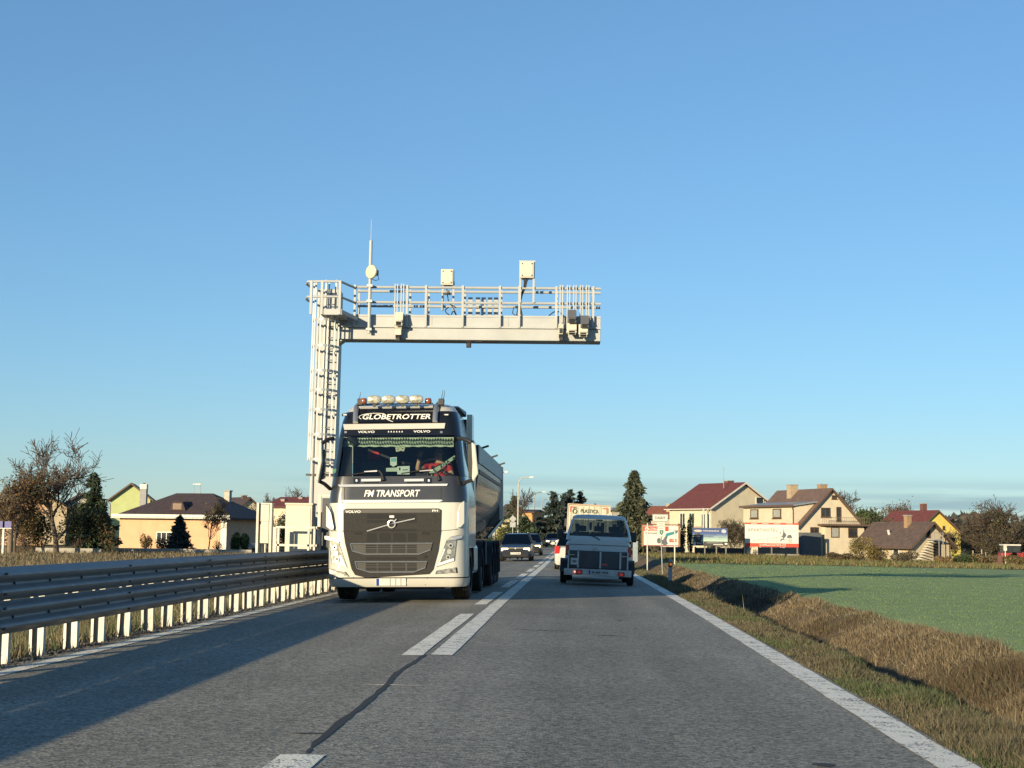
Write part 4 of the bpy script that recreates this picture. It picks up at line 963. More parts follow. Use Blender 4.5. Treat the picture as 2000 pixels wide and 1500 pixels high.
# driver
def skinned(name, verts, edges, rad, mat, parent, sub=2, root=0):
    me = bpy.data.meshes.new(name); me.from_pydata([tuple(v) for v in verts], edges, []); me.materials.append(mat)
    o = bpy.data.objects.new(name, me); COL.objects.link(o)
    if parent is not None: o.parent = parent
    o.modifiers.new('skin', 'SKIN'); sv = me.skin_vertices[0].data
    for i, r_ in enumerate(rad): sv[i].radius = (r_, r_) if isinstance(r_, (int, float)) else r_; sv[i].use_root = (i == root)
    o.modifiers['skin'].use_smooth_shade = True
    s_ = o.modifiers.new('sub', 'SUBSURF'); s_.levels = sub; s_.render_levels = sub
    return o
skinm = M('skin', (.48,.27,.17), .55, var=.05); shirt = M('red_shirt', (.45,.025,.025), .8, var=.12, scale=9); hairm = M('dark_hair', (.03,.02,.015), .7); shade = M('dark_glasses', (.01,.01,.01), .2)
def person_seated(label, base, parentless_scale=1., arm_up=True, shirt_mat=shirt, face_turn=0., hair=hairm, glasses=True, group=None):
    """seated driver; base = hip point; faces -Y"""
    t_ = thing('person', label, 'person', base, group=group); s = parentless_scale
    V = [(0,0,.05),(0,.02,.25),(0,.03,.47),(0,.02,.58),(0,0,.66),(0,-.01,.76),(0,-.005,.83),
         (-.19,.02,.50),(-.30,-.06,.30),(-.20,-.26,.34) , (.19,.02,.50),(.28,-.10,.27),(.14,-.36,.36),
         (-.10,-.06,.0),(-.12,-.45,.02),(-.12,-.5,-.38),(.10,-.06,.0),(.12,-.45,.02),(.12,-.5,-.38)]
    if arm_up: V[8] = (-.38,-.16,.40); V[9] = (-.33,-.20,.62)
    E = [(0,1),(1,2),(2,3),(3,4),(4,5),(5,6),(2,7),(7,8),(8,9),(2,10),(10,11),(11,12),(0,13),(13,14),(14,15),(0,16),(16,17),(17,18)]
    Rr = [.15,(.17,.12),(.16,.12),.055,(.075,.09),(.082,.10),.055,.065,.05,.036,.065,.05,.036,.09,.075,.055,.09,.075,.055]
    V = [tuple(c_*s for c_ in v) for v in V]
    b_ = skinned('body', V, E, [tuple(q*s for q in r_) if isinstance(r_, tuple) else r_*s for r_ in Rr], skinm, t_)
    VS = [V[i] for i in (0,1,2,7,10)]; l8 = Vector(V[7]).lerp(Vector(V[8]), .62); l11 = Vector(V[10]).lerp(Vector(V[11]), .62); n3 = Vector(V[2]).lerp(Vector(V[3]), .45)
    VS += [tuple(l8), tuple(l11), tuple(n3)]
    skinned('shirt', VS, [(0,1),(1,2),(2,3),(2,4),(3,5),(4,6),(2,7)], [.165*s,(.185*s,.135*s),(.175*s,.135*s),.078*s,.078*s,.066*s,.066*s,.07*s], shirt_mat, t_)
    # hair cap, nose, ears, eyes
    hc = Vector((0,.012,.775))*s; rows = []
    for a in np.linspace(.05, 1.5, 7):
        rows.append([(hc.x+.088*s*math.sin(a)*math.cos(t), hc.y+.105*s*math.sin(a)*math.sin(t), hc.z+.105*s*math.cos(a)+(.0 if math.sin(t) > -.3 else .035*s*(a/1.5))) for t in np.linspace(0, 2*math.pi, 14, endpoint=False)])
    MB().loft(rows, True).build('hair', hair, t_, smooth=True)
    MB().add([(-.013*s,-.095*s,.70*s),(.013*s,-.095*s,.70*s),(0,-.12*s,.705*s),(0,-.092*s,.74*s)], [(0,1,2),(0,2,3),(1,3,2),(0,3,1)]).build('nose', skinm, t_)
    if glasses: MB().box(-.075*s, .075*s, -.105*s, -.085*s, .728*s, .758*s).build('sunglasses', shade, t_, bevel=.005)
    else:
        for e in (-.032, .032): MB().box((e-.011)*s, (e+.011)*s, -.1*s, -.088*s, .735*s, .745*s).build('eye', shade, t_)
    MB().box(-.025*s, .025*s, -.098*s, -.088*s, .668*s, .676*s).build('mouth', M('lips',(.3,.10,.08),.6), t_)
    for e in (-1, 1): MB().lathe([(.001,.006),(.02*s,.008),(.026*s,0)], (e*.084*s, .0, .72*s), 'X', 8).build('ear', skinm, t_)
    # hands: palm and five fingers each
    for wi, el_ in ((9, 8), (12, 11)):
        w_ = Vector(V[wi]); d_ = (w_-Vector(V[el_])).normalized(); sd = d_.cross(Vector((0,1,.2))).normalized()
        hv = [w_, w_+d_*.09*s]; he = [(0,1)]; hr = [(.032*s,.02*s),(.04*s,.018*s)]
        for f_ in range(4):
            o_ = (f_-1.5)*.021*s; ln_ = (.06,.072,.068,.05)[f_]*s; a = len(hv)
            hv += [hv[1]+sd*o_+d_*.01*s, hv[1]+sd*o_+d_*(.01*s+ln_*.5)+Vector((0,-.012*s,0)), hv[1]+sd*o_+d_*(.005*s+ln_*.8)+Vector((0,-.035*s,0))]
            he += [(1,a),(a,a+1),(a+1,a+2)]; hr += [.009*s,.0085*s,.0075*s]
        a = len(hv); hv += [w_+d_*.03*s+sd*.045*s, w_+d_*.06*s+sd*.06*s+Vector((0,-.03*s,0))]; he += [(0,a),(a,a+1)]; hr += [.011*s,.009*s]
        skinned('hand', hv, he, hr, skinm, t_, 1)
    return t_
bp_ = (Matrix(tinv).inverted() @ Vector((.62, 1.32, 1.98)))
person_seated('truck driver in a red shirt and dark glasses with one arm raised behind the windscreen', bp_)

# ================================================================ tipper trailer behind the tractor
tt = thing('tipper_trailer', 'dark grey half-round steel tipper trailer behind the white tractor unit', 'trailer', (TX, TY+3.3, g(TX, TY+3.3)+.012), ry=-CROSS)
tip = M('tipper_steel', (.10,.105,.115), .38, .5, var=.2, scale=1.5, coat=.2, dirt=.6, dirtcol=(.11,.095,.075))
tipl = M('tipper_top_rail', (.33,.34,.35), .5, .2, var=.1, dirt=.3)
def sect(y, top=2.98, hw=1.25, n=18):
    pts = [(-hw, y, top), (-hw, y, 2.35)]
    for t in np.linspace(0, math.pi, n): pts.append((-(hw-.02)*math.cos(t), y, 2.25-1.15*math.sin(t)))
    return pts+[(hw, y, 2.35), (hw, y, top)]
L_t = 9.9
rows = [sect(y) for y in np.linspace(0, L_t, 12)]
mb = MB().loft(rows); mb.face(rows[0]); mb.face(rows[-1])
inner = [[(x*.97, y, z_+.04 if z_ < 2.9 else z_) for x, y, z_ in r_] for r_ in (sect(.1), sect(L_t-.1))]; mb.loft(inner)
mb.build('tipper_body', tip, tt, smooth=True, angle=50)
for sx in (1, -1):
    MB().box(*sorted((sx*1.22, sx*1.275)), 0, L_t, 2.62, 2.985).build('top_panel', tipl, tt, bevel=.01)
    MB().box(*sorted((sx*1.256, sx*1.268)), .2, L_t-.2, 2.42, 2.50).build('red_stripe', M('faded_red_stripe',(.20,.07,.06),.6,var=.3), tt)
    MB().bar((sx*1.25, L_t+.03, 1.55),(sx*1.25, L_t+.03, 3.0), .10, .07).build('rear_post', satin, tt); MB().bar((sx*1.25, L_t+.03, 1.58),(sx*.9, L_t-.5, 1.12), .09, .07).build('rear_brace', satin, tt)
    for yy in (1.2, 5.0, 8.8): MB().bar((sx*1.26, yy, 2.985),(sx*1.4, yy, 3.03), .05, .04).build('cover_hook', blackp, tt)
MB().box(-1.2, 1.2, -.12, -.02, 2.2, 3.0).build('front_bulkhead', tip, tt); MB().box(-1.24, 1.24, L_t+.02, L_t+.08, 1.4, 2.98).build('tailgate', tip, tt)
MB().tube([(-1.24, 0, 3.02),(-1.24, L_t, 3.02)], .06, 8).build('rolled_cover', blackp, tt, smooth=True)
for sx in (-.4, .3): MB().box(sx, sx+.1, .3, L_t, .85, 1.08).build('frame_rail', chassis, tt)
MB().box(-1.2, 1.2, 3.4, 3.9, .55, 1.05).build('support_legs', chassis, tt)
axs = (5.6, 6.95, 8.3)
for a in axs:
    MB().bar((-.9, a, .52),(.9, a, .52), .14).build('axle', chassis, tt)
    for sx in (1, -1):
        wheel(sx*1.05, a, .5, .37, tt, side=sx)
        rows = [[(sx*(1.26-dx), a+.6*math.cos(t), .5+.56*math.sin(t)) for t in np.linspace(.0, math.pi, 12)] for dx in (0, .4)]
        MB().loft(rows).build('mudguard', blackp, tt, smooth=True)
        MB().box(*sorted((sx*.86, sx*1.26)), a+.62, a+.635, .25, .6).build('mud_flap', blackp, tt)
MB().box(-1.2, 1.2, L_t-.05, L_t+.03, .5, .64).build('rear_bumper', chassis, tt)
# ================================================================ van and small trailer ahead (rears face -Y)
def body_loft(st, n_side=2):
    """lower body: stations (y, half width, z bottom, z top) -> rounded shell"""
    rows = []
    for y, hw, z0, z1 in st:
        h = z1-z0
        half = [(hw*.90, z0), (hw*.985, z0+.08*h), (hw, z0+.35*h), (hw*.995, z0+.62*h), (hw*.97, z0+.86*h), (hw*.90, z1-.02*h), (hw*.72, z1), (0, z1+.015)]
        rows.append([(-x, y, z) for x, z in half]+[(x, y, z) for x, z in half[-2::-1]])
    mb = MB().loft(rows); mb.face(rows[0]); mb.face(rows[-1][::-1]); 
    bot = [[r[0], r[-1]] for r in rows]; mb.loft(bot); return mb
def greenhouse(root, wb, wt, yb0, yb1, yt0, yt1, zb, zt, paint, gl, crown=.04, pil=.06, front='windscreen', back='rear_window', sides=1):
    """roof, pillars and panes of a cabin; y0 is the end near the camera"""
    B = [(-wb,yb0,zb),(wb,yb0,zb),(wb,yb1,zb),(-wb,yb1,zb)]; T = [(-wt,yt0,zt),(wt,yt0,zt),(wt,yt1,zt),(-wt,yt1,zt)]
    rows = []
    for v in np.linspace(0, 1, 7):
        y = yt0+(yt1-yt0)*v; e = crown*(1-(2*v-1)**4)
        rows.append([(wt*u, y, zt+e*(1-u**4)) for u in np.linspace(-1, 1, 9)])
    low = [[(p[0], p[1], p[2]-.03) for p in r] for r in rows]
    mb = MB().loft(rows).loft(low); n = len(rows)
    mb.loft([rows[0], low[0]]).loft([rows[-1], low[-1]]).loft([[r[0] for r in rows],[r[0] for r in low]]).loft([[r[-1] for r in rows],[r[-1] for r in low]])
    mb.build('roof', paint, root, smooth=True, angle=60)
    for i in range(4): MB().bar(B[i], T[i], pil, pil).build('pillar', paint, root)
    mid = []
    for a, c_ in ((1,2),(0,3)):
        for f_ in ([.5] if sides == 1 else [.36,.68]):
            p0 = Vector(B[a]).lerp(Vector(B[c_]), f_); p1 = Vector(T[a]).lerp(Vector(T[c_]), f_); MB().bar(p0, p1, pil*.7, pil*.8).build('pillar', paint, root)
    def pane(name, q, off):
        q = [Vector(p)+Vector(off) for p in q]; return MB().prism(q, [p-Vector(off)*.6 for p in q]).build(name, gl, root)
    pane(front, [B[0],B[1],T[1],T[0]], (0,-.012,0)); pane(back, [B[3],B[2],T[2],T[3]], (0,.012,0))
    pane('side_glass', [B[1],B[2],T[2],T[1]], (.008,0,0)); pane('side_glass', [B[0],B[3],T[3],T[0]], (-.008,0,0))
carglass = glass('car_glass', (.30,.36,.38)); dimglass = glass('tinted_car_glass', (.12,.15,.17))
rubber2 = M('car_tyre', (.02,.02,.02), .85, dirt=.3); rimm = M('car_rim', (.3,.3,.31), .4, .6)
redlens = M('red_lens', (.45,.015,.012), .25, var=.1, coat=.5)
def wheels(root, tw, ys_, r=.31, w=.19):
    for y in ys_:
        for sx in (1, -1):
            t_ = MB().lathe([(r*.6,-w/2),(r*.92,-w/2),(r,-w*.36),(r,w*.36),(r*.92,w/2),(r*.6,w/2)], (sx*tw, y, r), 'X', 24).build('wheel', rubber2, root, smooth=True, angle=40)
            MB().lathe([(.001,0),(r*.3,.005),(r*.55,-.02),(r*.62,.0)], (sx*(tw+w*.42), y, r), 'X', 16).build('rim', rimm, t_, smooth=True)
            MB().lathe([(r*1.14,-.01),(.001,-.01)], (sx*(tw+w*.25), y, r*1.05), 'X', 24).build('wheel_arch', chassis, root)

vx = P(1167, 1100, 43).x; vz = g(vx, 43)+.01
va = thing('van', 'pale grey-blue passenger van towing a small trailer in the right lane', 'van', (vx, 43, vz), ry=CROSS*1.4)
vinv = INV[va.name]
vp = M('grey_blue_van_paint', (.56,.60,.60), .35, var=.05, scale=2, coat=.4, dirt=.2, dirtcol=(.25,.28,.27))
body_loft([(0,.85,.34,1.16),(.05,.905,.3,1.16),(.25,.92,.28,1.17),(4.1,.92,.28,1.15),(4.45,.88,.3,1.0),(4.75,.74,.34,.72)]).build('body', vp, va, smooth=True, angle=50)
# rear door face, window, roof
ztop = 1.86
def vrow(z):
    t = (z-1.15)/(ztop-1.15); return .905-.20*max(0,t)**1.5, .0+.10*t+.06*t*t   # half width, y of the rear face
def vsec(z, y1=3.6, r=.16):
    hw, yf = vrow(z); p = []
    for k in range(5): p.append((-hw, y1+(yf+r-y1)*k/5, z))
    for k in range(5): t = math.pi/2*k/5; p.append((-hw+r-r*math.cos(t), yf+r-r*math.sin(t), z))
    for k in range(9): p.append((-hw+r+(2*hw-2*r)*k/8, yf, z))
    for k in range(1, 6): t = math.pi/2*k/5; p.append((hw-r+r*math.sin(t), yf+r-r*math.cos(t), z))
    for k in range(1, 6): p.append((hw, yf+r+(y1-yf-r)*k/5, z))
    return p
def vpatch(name, za, zb, i0, i1, mat, n=4): return MB().loft([vsec(z)[i0:i1] for z in np.linspace(za, zb, n)]).build(name, mat, va, smooth=True, angle=60)
vpatch('tailgate', 1.14, 1.26, 0, 29, vp); vpatch('rear_window', 1.27, 1.74, 8, 21, glass('van_rear_glass', (.22,.27,.29)))
vpatch('rear_pillar', 1.26, 1.76, 4, 9, vp); vpatch('rear_pillar', 1.26, 1.76, 20, 25, vp)
vpatch('side_window', 1.28, 1.72, 1, 4, carglass); vpatch('side_window', 1.28, 1.72, 25, 28, carglass)
rw = [vsec(1.74)]+[[(x*s_, y+(1.8-y)*(1-s_)*.25, 1.74+dz) for x, y, z in vsec(1.74)] for s_, dz in ((.985,.05),(.93,.085),(.80,.11),(.45,.125),(.0,.13))]
MB().loft(rw).build('roof', vp, va, smooth=True, angle=70)
MB().loft([[( -.80,3.6,1.74),(.80,3.6,1.74)],[(-.86,4.25,1.15),(.86,4.25,1.15)]]).build('windscreen', carglass, va)
def VL(px, py, y0=0.):
    q = vinv @ P(px, py, 43.0+y0); return q
def vcard(name, pts, mat, y, th=.01, parent=va):
    A = [VL(a, c_, y) for a, c_ in pts]; return MB().prism(A, [Vector((p.x, p.y+th, p.z)) for p in A]).build(name, mat, parent)
q = VL(1155, 1049, .02); MB().tube([VL(1128,1047.5,.04), VL(1156,1047,.02), VL(1165,1050,-.02), VL(1171,1054,-.04)], [.008,.01,.012,.016], 6).build('rear_wiper', blackp, va, smooth=True)
MB().bar((-.84,-.012,1.02),(.84,-.012,1.02), .006, .012).build('tailgate_seam', chassis, va)
e_ = VL(1164, 1072, -.06); n = 20
rows = [[(e_.x+r_*math.cos(t), e_.y+y_, e_.z+r_*math.sin(t)) for t in np.linspace(0, 2*math.pi, n, endpoint=False)] for r_, y_ in ((.065,.02),(.065,-.005),(.052,-.008),(.05,.01))]
em = MB().loft(rows, True).build('round_emblem', lwhite, va, smooth=True)
MB().bar((e_.x-.035, e_.y-.004, e_.z+.035),(e_.x-.012, e_.y-.004, e_.z-.04), .012).bar((e_.x+.035, e_.y-.004, e_.z+.035),(e_.x+.012, e_.y-.004, e_.z-.04), .012).bar((e_.x, e_.y-.004, e_.z+.02),(e_.x-.012, e_.y-.004, e_.z-.04), .012).bar((e_.x, e_.y-.004, e_.z+.02),(e_.x+.012, e_.y-.004, e_.z-.04), .012).build('emblem_strokes', lwhite, em)
for sx in (-1, 1): MB().box(*sorted((sx*.82, sx*.915)), -.02, .1, .72, 1.0).build('tail_light', redlens, va, bevel=.02)
MB().box(-.1, .1, .13, .16, 1.70, 1.73).build('brake_light', redlens, va)
MB().box(-.88, .88, -.06, .1, .34, .56).build('bumper', M('dark_bumper',(.04,.04,.045),.6), va, bevel=.04)
for sx in (-1, 1):
    m_ = MB().box(*sorted((sx*1.0, sx*1.2)), 3.75, 3.85, 1.12, 1.42).build('mirror', blackp, va, bevel=.04); MB().bar((sx*.86, 3.85, 1.2),(sx*1.05, 3.8, 1.22), .04).build('mirror_arm', blackp, m_)
wheels(va, .80, (.95, 3.85), .32, .2)
# inside: seats, curtains
cur = M('cream_curtain', (.48,.45,.36), .85, var=.12, scale=25)
for a, c_, y in (((1124,1022),(1131,1044),1.0),((1174,1021),(1180,1043),1.6),((1151,1020),(1156,1035),3.2),((1197,1024),(1204,1036),1.5),((1166,1020),(1170,1032),3.3)):
    A = VL(*a, y); B = VL(*c_, y); rows = []
    for t in np.linspace(0, 1, 7): rows.append([(A.x+(B.x-A.x)*t, y+.03*math.sin(t*12), A.z), (A.x+(B.x-A.x)*(t*.8+.1), y+.03*math.sin(t*12), B.z)])
    MB().loft(rows).build('curtain', cur, va)
for sx, y in ((-.5,1.3),(.0,1.3),(.5,1.3),(-.45,2.9),(.45,2.9)):
    st_ = MB().box(sx-.23, sx+.23, y, y+.12, .7, 1.38).build('seat_back', seatm, va, bevel=.04); MB().box(sx-.12, sx+.12, y+.01, y+.1, 1.40, 1.56).build('headrest', seatm, va, bevel=.03)
MB().box(-.85, .85, .15, 4.2, .5, .56).build('floor_pan', chassis, va)

# small box trailer
UY = 39.6; ux = P(1166.5, 1110, UY).x; uz = g(ux, UY)+.01
ut = thing('utility_trailer', 'small flat-sided trailer with red lamps and bare panels behind the grey-blue van', 'trailer', (ux, UY, uz), ry=CROSS*1.5)
uinv = INV[ut.name]; UL = lambda px, py, y=0.: uinv @ P(px, py, UY+y)
zinc = M('trailer_zinc', (.46,.47,.46), .45, .3, var=.15, scale=5, dirt=.3); ply = M('dark_plywood', (.075,.075,.08), .7, var=.15, scale=3, dirt=.3)
zA, zB_ = UL(1166,1110).z, UL(1166,1078).z; W2 = .745
for i, (a, c_) in enumerate(((-W2+.01,-.52),(-.50,.045),(.075,.56),(.58,W2-.01))): MB().box(a, c_, .0, .02, zA, zB_).build('tail_panel', ply, ut)
for a in (-.51, .06, .57): MB().box(a-.022, a+.022, -.02, .024, zA, zB_+.005).build('stanchion', zinc, ut)
for sx in (-1, 1):
    MB().box(*sorted((sx*W2, sx*(W2+.025))), -.02, 2.1, zA, zB_+.01).build('side_wall', ply, ut); MB().bar((sx*(W2+.012), -.025, zA-.02),(sx*(W2+.012), -.025, zB_+.012), .035).build('corner_post', zinc, ut)
    MB().box(*sorted((sx*.60, sx*.74)), -.05, -.022, zB_-.10, zB_-.085).build('latch', satin, ut)
MB().box(-.74, .74, .03, 2.1, zA-.02, zA+.02).build('floor', ply, ut); MB().box(-.74, .74, 2.08, 2.1, zA, zB_).build('front_wall', ply, ut)
zc = UL(1166,1125).z
cbm = MB().box(-.86, .86, -.08, -.03, zc, zA-.025).build('light_board', zinc, ut, bevel=.006)
for px, y in ((1131,1117),(1213.5,1122)):
    q = UL(px, y, -.09); l_ = MB().box(q.x-.085, q.x+.085, -.125, -.081, q.z-.05, q.z+.055).build('tail_light', redlens, cbm, bevel=.012)
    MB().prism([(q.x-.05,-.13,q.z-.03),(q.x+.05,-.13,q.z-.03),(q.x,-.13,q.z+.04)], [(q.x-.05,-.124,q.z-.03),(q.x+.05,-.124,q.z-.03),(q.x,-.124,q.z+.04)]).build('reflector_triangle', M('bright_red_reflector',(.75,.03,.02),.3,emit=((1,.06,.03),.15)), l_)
q = UL(1122.5, 1116.5, -.13); MB().lathe([(.001,-.006),(.022,-.004),(.022,.004)], (q.x, q.y, q.z), 'Y', 10).build('lit_lamp', M('lit_red_lamp',(.9,.3,.2),.3,emit=((1,.35,.2),1.5)), cbm)
q = UL(1170, 1118, -.1); pl = MB().box(q.x-.26, q.x+.26, -.1, -.081, q.z-.055, q.z+.055).build('number_plate', M('shaded_plate',(.5,.5,.48),.5), cbm); MB().box(q.x-.26, q.x-.22, -.104, -.1005, q.z-.05, q.z+.05).build('plate_band', plate_b, pl)
text('4A 4A4  4A44', ink, pl, (q.x+.02, -.103, q.z), .42, .07, bold=True)
q = UL(1121.5, 1096, -.03); sb_ = MB().box(q.x-.09, q.x+.09, -.035, -.021, q.z-.085, q.z+.085).build('speed_sticker', plate_w, ut); text('100', ink, sb_, (q.x, -.038, q.z), .11, .07, bold=True)
q = UL(1181, 1103, -.02); MB().box(q.x-.07, q.x+.07, -.004, .0, q.z-.02, q.z+.02).build('reflector', redlens, ut)
wheels(ut, .87, (1.05,), .29, .17)
for sx in (-1, 1):
    rows = [[(sx*(.97-dx), 1.05+.36*math.cos(t), .30+.36*math.sin(t)) for t in np.linspace(0, math.pi, 10)] for dx in (0,.2)]; MB().loft(rows).build('mudguard', blackp, ut, smooth=True)
MB().bar((-.5, 2.1, .5),(0, 3.3, .45), .07).bar((.5, 2.1, .5),(0, 3.3, .45), .07).build('drawbar', zinc, ut)
MB().bar((-.8, 1.05, .29),(.8, 1.05, .29), .06).build('axle', chassis, ut)

# ================================================================ cars
hl_on = M('lit_headlamp', (.9,.85,.7), .2, var=.1, emit=((1,.66,.26), 3.5)); hl_off = M('clear_headlamp', (.5,.5,.5), .15, .6, bump=.6)
def car(name, label, px, Y, paint, L=4.3, W=1.72, H=1.43, front_near=True, hood=.92, belt=.93, lamps='on', suv=False, ry=0., plate=True, cat='car', glassm=carglass, rails=False, extra=None, hatch=True):
    x = P(px, 1070, Y).x; z = g(x, Y)+.01
    t_ = thing(name, label, cat, (x, Y, z), ry=ry); w = W/2; z0 = .24 if suv else .18
    if front_near:
        st = [(0,w*.80,z0+.08,.58),(.06,w*.92,z0,.68),(.25,w*.97,z0,hood-.18),(.9,w,z0,hood-.04),(1.25,w,z0,belt),(L-.4,w,z0,belt+.03),(L-.1,w*.95,z0,belt),(L,w*.85,z0+.08,.6)]
        gh = (w*.93, w*.70, 1.05, L-.25, 1.85, L-.75)
    else:
        st = [(0,w*.85,z0+.08,.66),(.05,w*.95,z0,belt-.08),(.3,w,z0,belt+.02),(L-1.3,w,z0,belt),(L-.9,w,z0,hood-.04),(L-.2,w*.95,z0,hood-.2),(L,w*.8,z0+.08,.6)]
        gh = (w*.93, w*.70, .18, L-1.1, .55, L-1.9)
    body_loft(st).build('body', paint, t_, smooth=True, angle=50)
    greenhouse(t_, gh[0], gh[1], gh[2], gh[3], gh[4], gh[5], belt-.01, H-.04, paint, glassm, front='windscreen' if front_near else 'rear_window', back='rear_window' if front_near else 'windscreen')
    MB().box(-w*.85, w*.85, .7, L-.5, .35, .42).build('floor_pan', chassis, t_)
    for sx in (-1, 1):
        for y in ((1.9, 3.0) if front_near else (1.2, 2.4)):
            s_ = MB().box(sx*w*.42-.22, sx*w*.42+.22, y, y+.14, .45, 1.08).build('seat_back', seatm, t_, bevel=.04); MB().box(sx*w*.42-.11, sx*w*.42+.11, y+.02, y+.12, 1.09, 1.24).build('headrest', seatm, s_, bevel=.03)
        my = 1.25 if front_near else L-1.35
        m_ = MB().box(*sorted((sx*(w+.01), sx*(w+.17))), my, my+.1, belt, belt+.13).build('mirror', paint, t_, bevel=.03)
    wheels(t_, w-.1, (.85, L-.8), .33 if suv else .30, .19)
    zl = .62 if not suv else .74
    if front_near:
        for sx in (-1, 1):
            MB().box(*sorted((sx*w*.46, sx*w*.88)), -.0+.02, .3, zl-.09, zl+.07).build('headlight', hl_on if lamps == 'on' else hl_off, t_, bevel=.03)
        gp_ = MB().box(-w*.42, w*.42, -.012, .2, zl-.09, zl+.06).build('grille', gril, t_, bevel=.015)
        MB().box(-w*.44, w*.44, -.016, .1, zl+.06, zl+.085).build('grille_trim', chrome, gp_); MB().lathe([(.001,-.01),(.04,-.008),(.045,.01)], (0, -.02, zl+.05), 'Y', 14).build('emblem', chrome, gp_, smooth=True)
        MB().box(-w*.75, w*.75, -.025, .1, z0+.06, z0+.17).build('lower_intake', gril, t_, bevel=.01)
        if plate: p_ = MB().box(-.26, .26, -.05, -.026, .36, .47).build('number_plate', plate_w, t_); text(plate if isinstance(plate, str) else '0A0 0000', ink, p_, (0, -.053, .415), .44, .07, bold=True)
    else:
        for sx in (-1, 1): MB().box(*sorted((sx*w*.76, sx*w*.99)), -.01, .2, belt-.32, belt-.02).build('tail_light', redlens, t_, bevel=.03)
        MB().box(-w*.9, w*.9, -.03, .1, z0+.1, z0+.32).build('bumper', paint, t_, bevel=.03)
        if plate: MB().box(-.26, .26, -.035, -.02, .62, .73).build('number_plate', plate_w, t_)
    if rails:
        for sx in (-1, 1): MB().bar((sx*w*.68, gh[4]+.1, H+.03),(sx*w*.68, gh[5]-.1, H+.03), .035).build('roof_rail', satin, t_)
    return t_
navy = M('dark_navy_paint', (.009,.012,.024), .3, coat=.4, var=.05, dirt=.15, dirtcol=(.025,.022,.02)); blackc = M('black_car_paint', (.009,.009,.011), .3, coat=.4, dirt=.15, dirtcol=(.025,.022,.02))
wcar = M('white_car_paint', (.48,.47,.44), .35, coat=.4, dirt=.1); bluec = M('slate_blue_paint', (.03,.045,.075), .3, coat=.5, dirt=.2)
car('car', 'dark navy estate car with glowing yellow headlights behind the tipper trailer', 1007.5, 80, navy, 4.5, 1.68, 1.46, plate='1C5 3298', rails=True, ry=-CROSS)
o1 = P(1014, 1060, 80).x
person_seated('driver of the navy estate car seen through its windscreen', (P(1016,1060,82).x, 82.15, g(-3,80)+.42), .9, False, M('grey_jumper',(.12,.12,.14),.8), glasses=False)
person_seated('pale-jacketed passenger beside the driver of the navy estate car', (P(993,1060,82).x, 82.15, g(-3,80)+.42), .85, False, M('beige_jacket',(.30,.24,.18),.8), glasses=False)
car('car', 'black hatchback with one bright headlight following the navy estate', 1033.5, 102, blackc, 4.1, 1.68, 1.46, ry=-CROSS)
person_seated('driver of the black hatchback behind its windscreen', (P(1040,1060,104).x, 104.1, g(-3,100)+.42), .88, False, M('dark_coat',(.05,.05,.06),.8), glasses=False)
car('car', 'distant slate-blue off-road car with white headlights in the oncoming lane', 1079, 186, bluec, 4.4, 1.75, 1.68, suv=True, hood=1.08, belt=1.08, lamps='on', glassm=dimglass)
car('car', 'white car with red tail light half hidden behind the van', 1126, 60, wcar, 4.2, 1.74, 1.46, False, ry=CROSS, glassm=carglass)
# lorry with printed tarpaulin
LY = 89; lx_ = P(1146, 1060, LY).x; lz_ = g(lx_, LY)+.01
lo = thing('box_lorry', 'lorry with dirty cream tarpaulin box and green lettering driving ahead', 'lorry', (lx_, LY, lz_), ry=CROSS*2.2)
linv = INV[lo.name]; tarp = M('cream_tarpaulin', (.50,.46,.36), .7, var=.15, scale=2.5, stretch=(6,1,.6), bump=.4, bscale=5, dirt=.35, dirtcol=(.28,.25,.19))
zt_ = (linv @ P(1146, 987, LY)).z; w_ = 1.23
mb = MB(); cols = np.linspace(-w_+.03, w_-.03, 50)
rows = [[(x, .02*math.sin(x*19)+.012*math.sin(x*43), z) for x in cols] for z in (1.05, 1.6, 2.3, zt_-.06)]
mb.loft(rows); mb.build('rear_tarpaulin', tarp, lo, smooth=True)
MB().box(-w_, w_, .05, 6.4, 1.0, zt_-.01).build('box', tarp, lo); 
for sx in (-1, 1): MB().box(*sorted((sx*(w_-.05), sx*(w_+.01))), -.03, .06, .95, zt_).build('corner_post', M('pale_frame',(.42,.38,.32),.6), lo)
MB().box(-w_-.01, w_+.01, -.035, .06, zt_-.002, zt_+.06).build('top_frame', M('rusty_cream_frame',(.42,.30,.20),.6), lo)
redtape = M('red_contour_tape', (.42,.10,.06), .5)
for sx in (-1, 1):
    MB().box(*sorted((sx*.78, sx*1.1)), -.042, -.03, zt_-.16, zt_-.10).build('contour_tape', redtape, lo); MB().box(*sorted((sx*1.04, sx*1.1)), -.042, -.03, zt_-.42, zt_-.161).build('contour_tape', redtape, lo)
gt = M('green_print', (.06,.10,.07), .7); q = linv @ P(1151.5, 998.5, LY)
text('PLASTICA', gt, lo, (q.x, -.05, q.z), 1.05, .22, bold=True)
q = linv @ P(1122.5, 998.5, LY); n = 20
rows = [[(q.x+r_*math.cos(t), y_, q.z+r_*math.sin(t)) for t in np.linspace(0, 2*math.pi, n, endpoint=False)] for r_, y_ in ((.14,-.045),(.14,-.055),(.09,-.055),(.09,-.045))]
lg = MB().loft(rows, True).build('round_logo', gt, lo); MB().box(q.x-.12, q.x+.12, -.055, -.045, q.z+.16, q.z+.19).box(q.x-.07, q.x+.07, -.055, -.045, q.z+.21, q.z+.24).build('logo_bars', gt, lg)
MB().box(-1.0, 1.0, .1, 6.2, .75, .95).build('chassis', chassis, lo); MB().box(-1.15, 1.15, 0, .1, .55, .68).build('rear_bumper', chassis, lo)
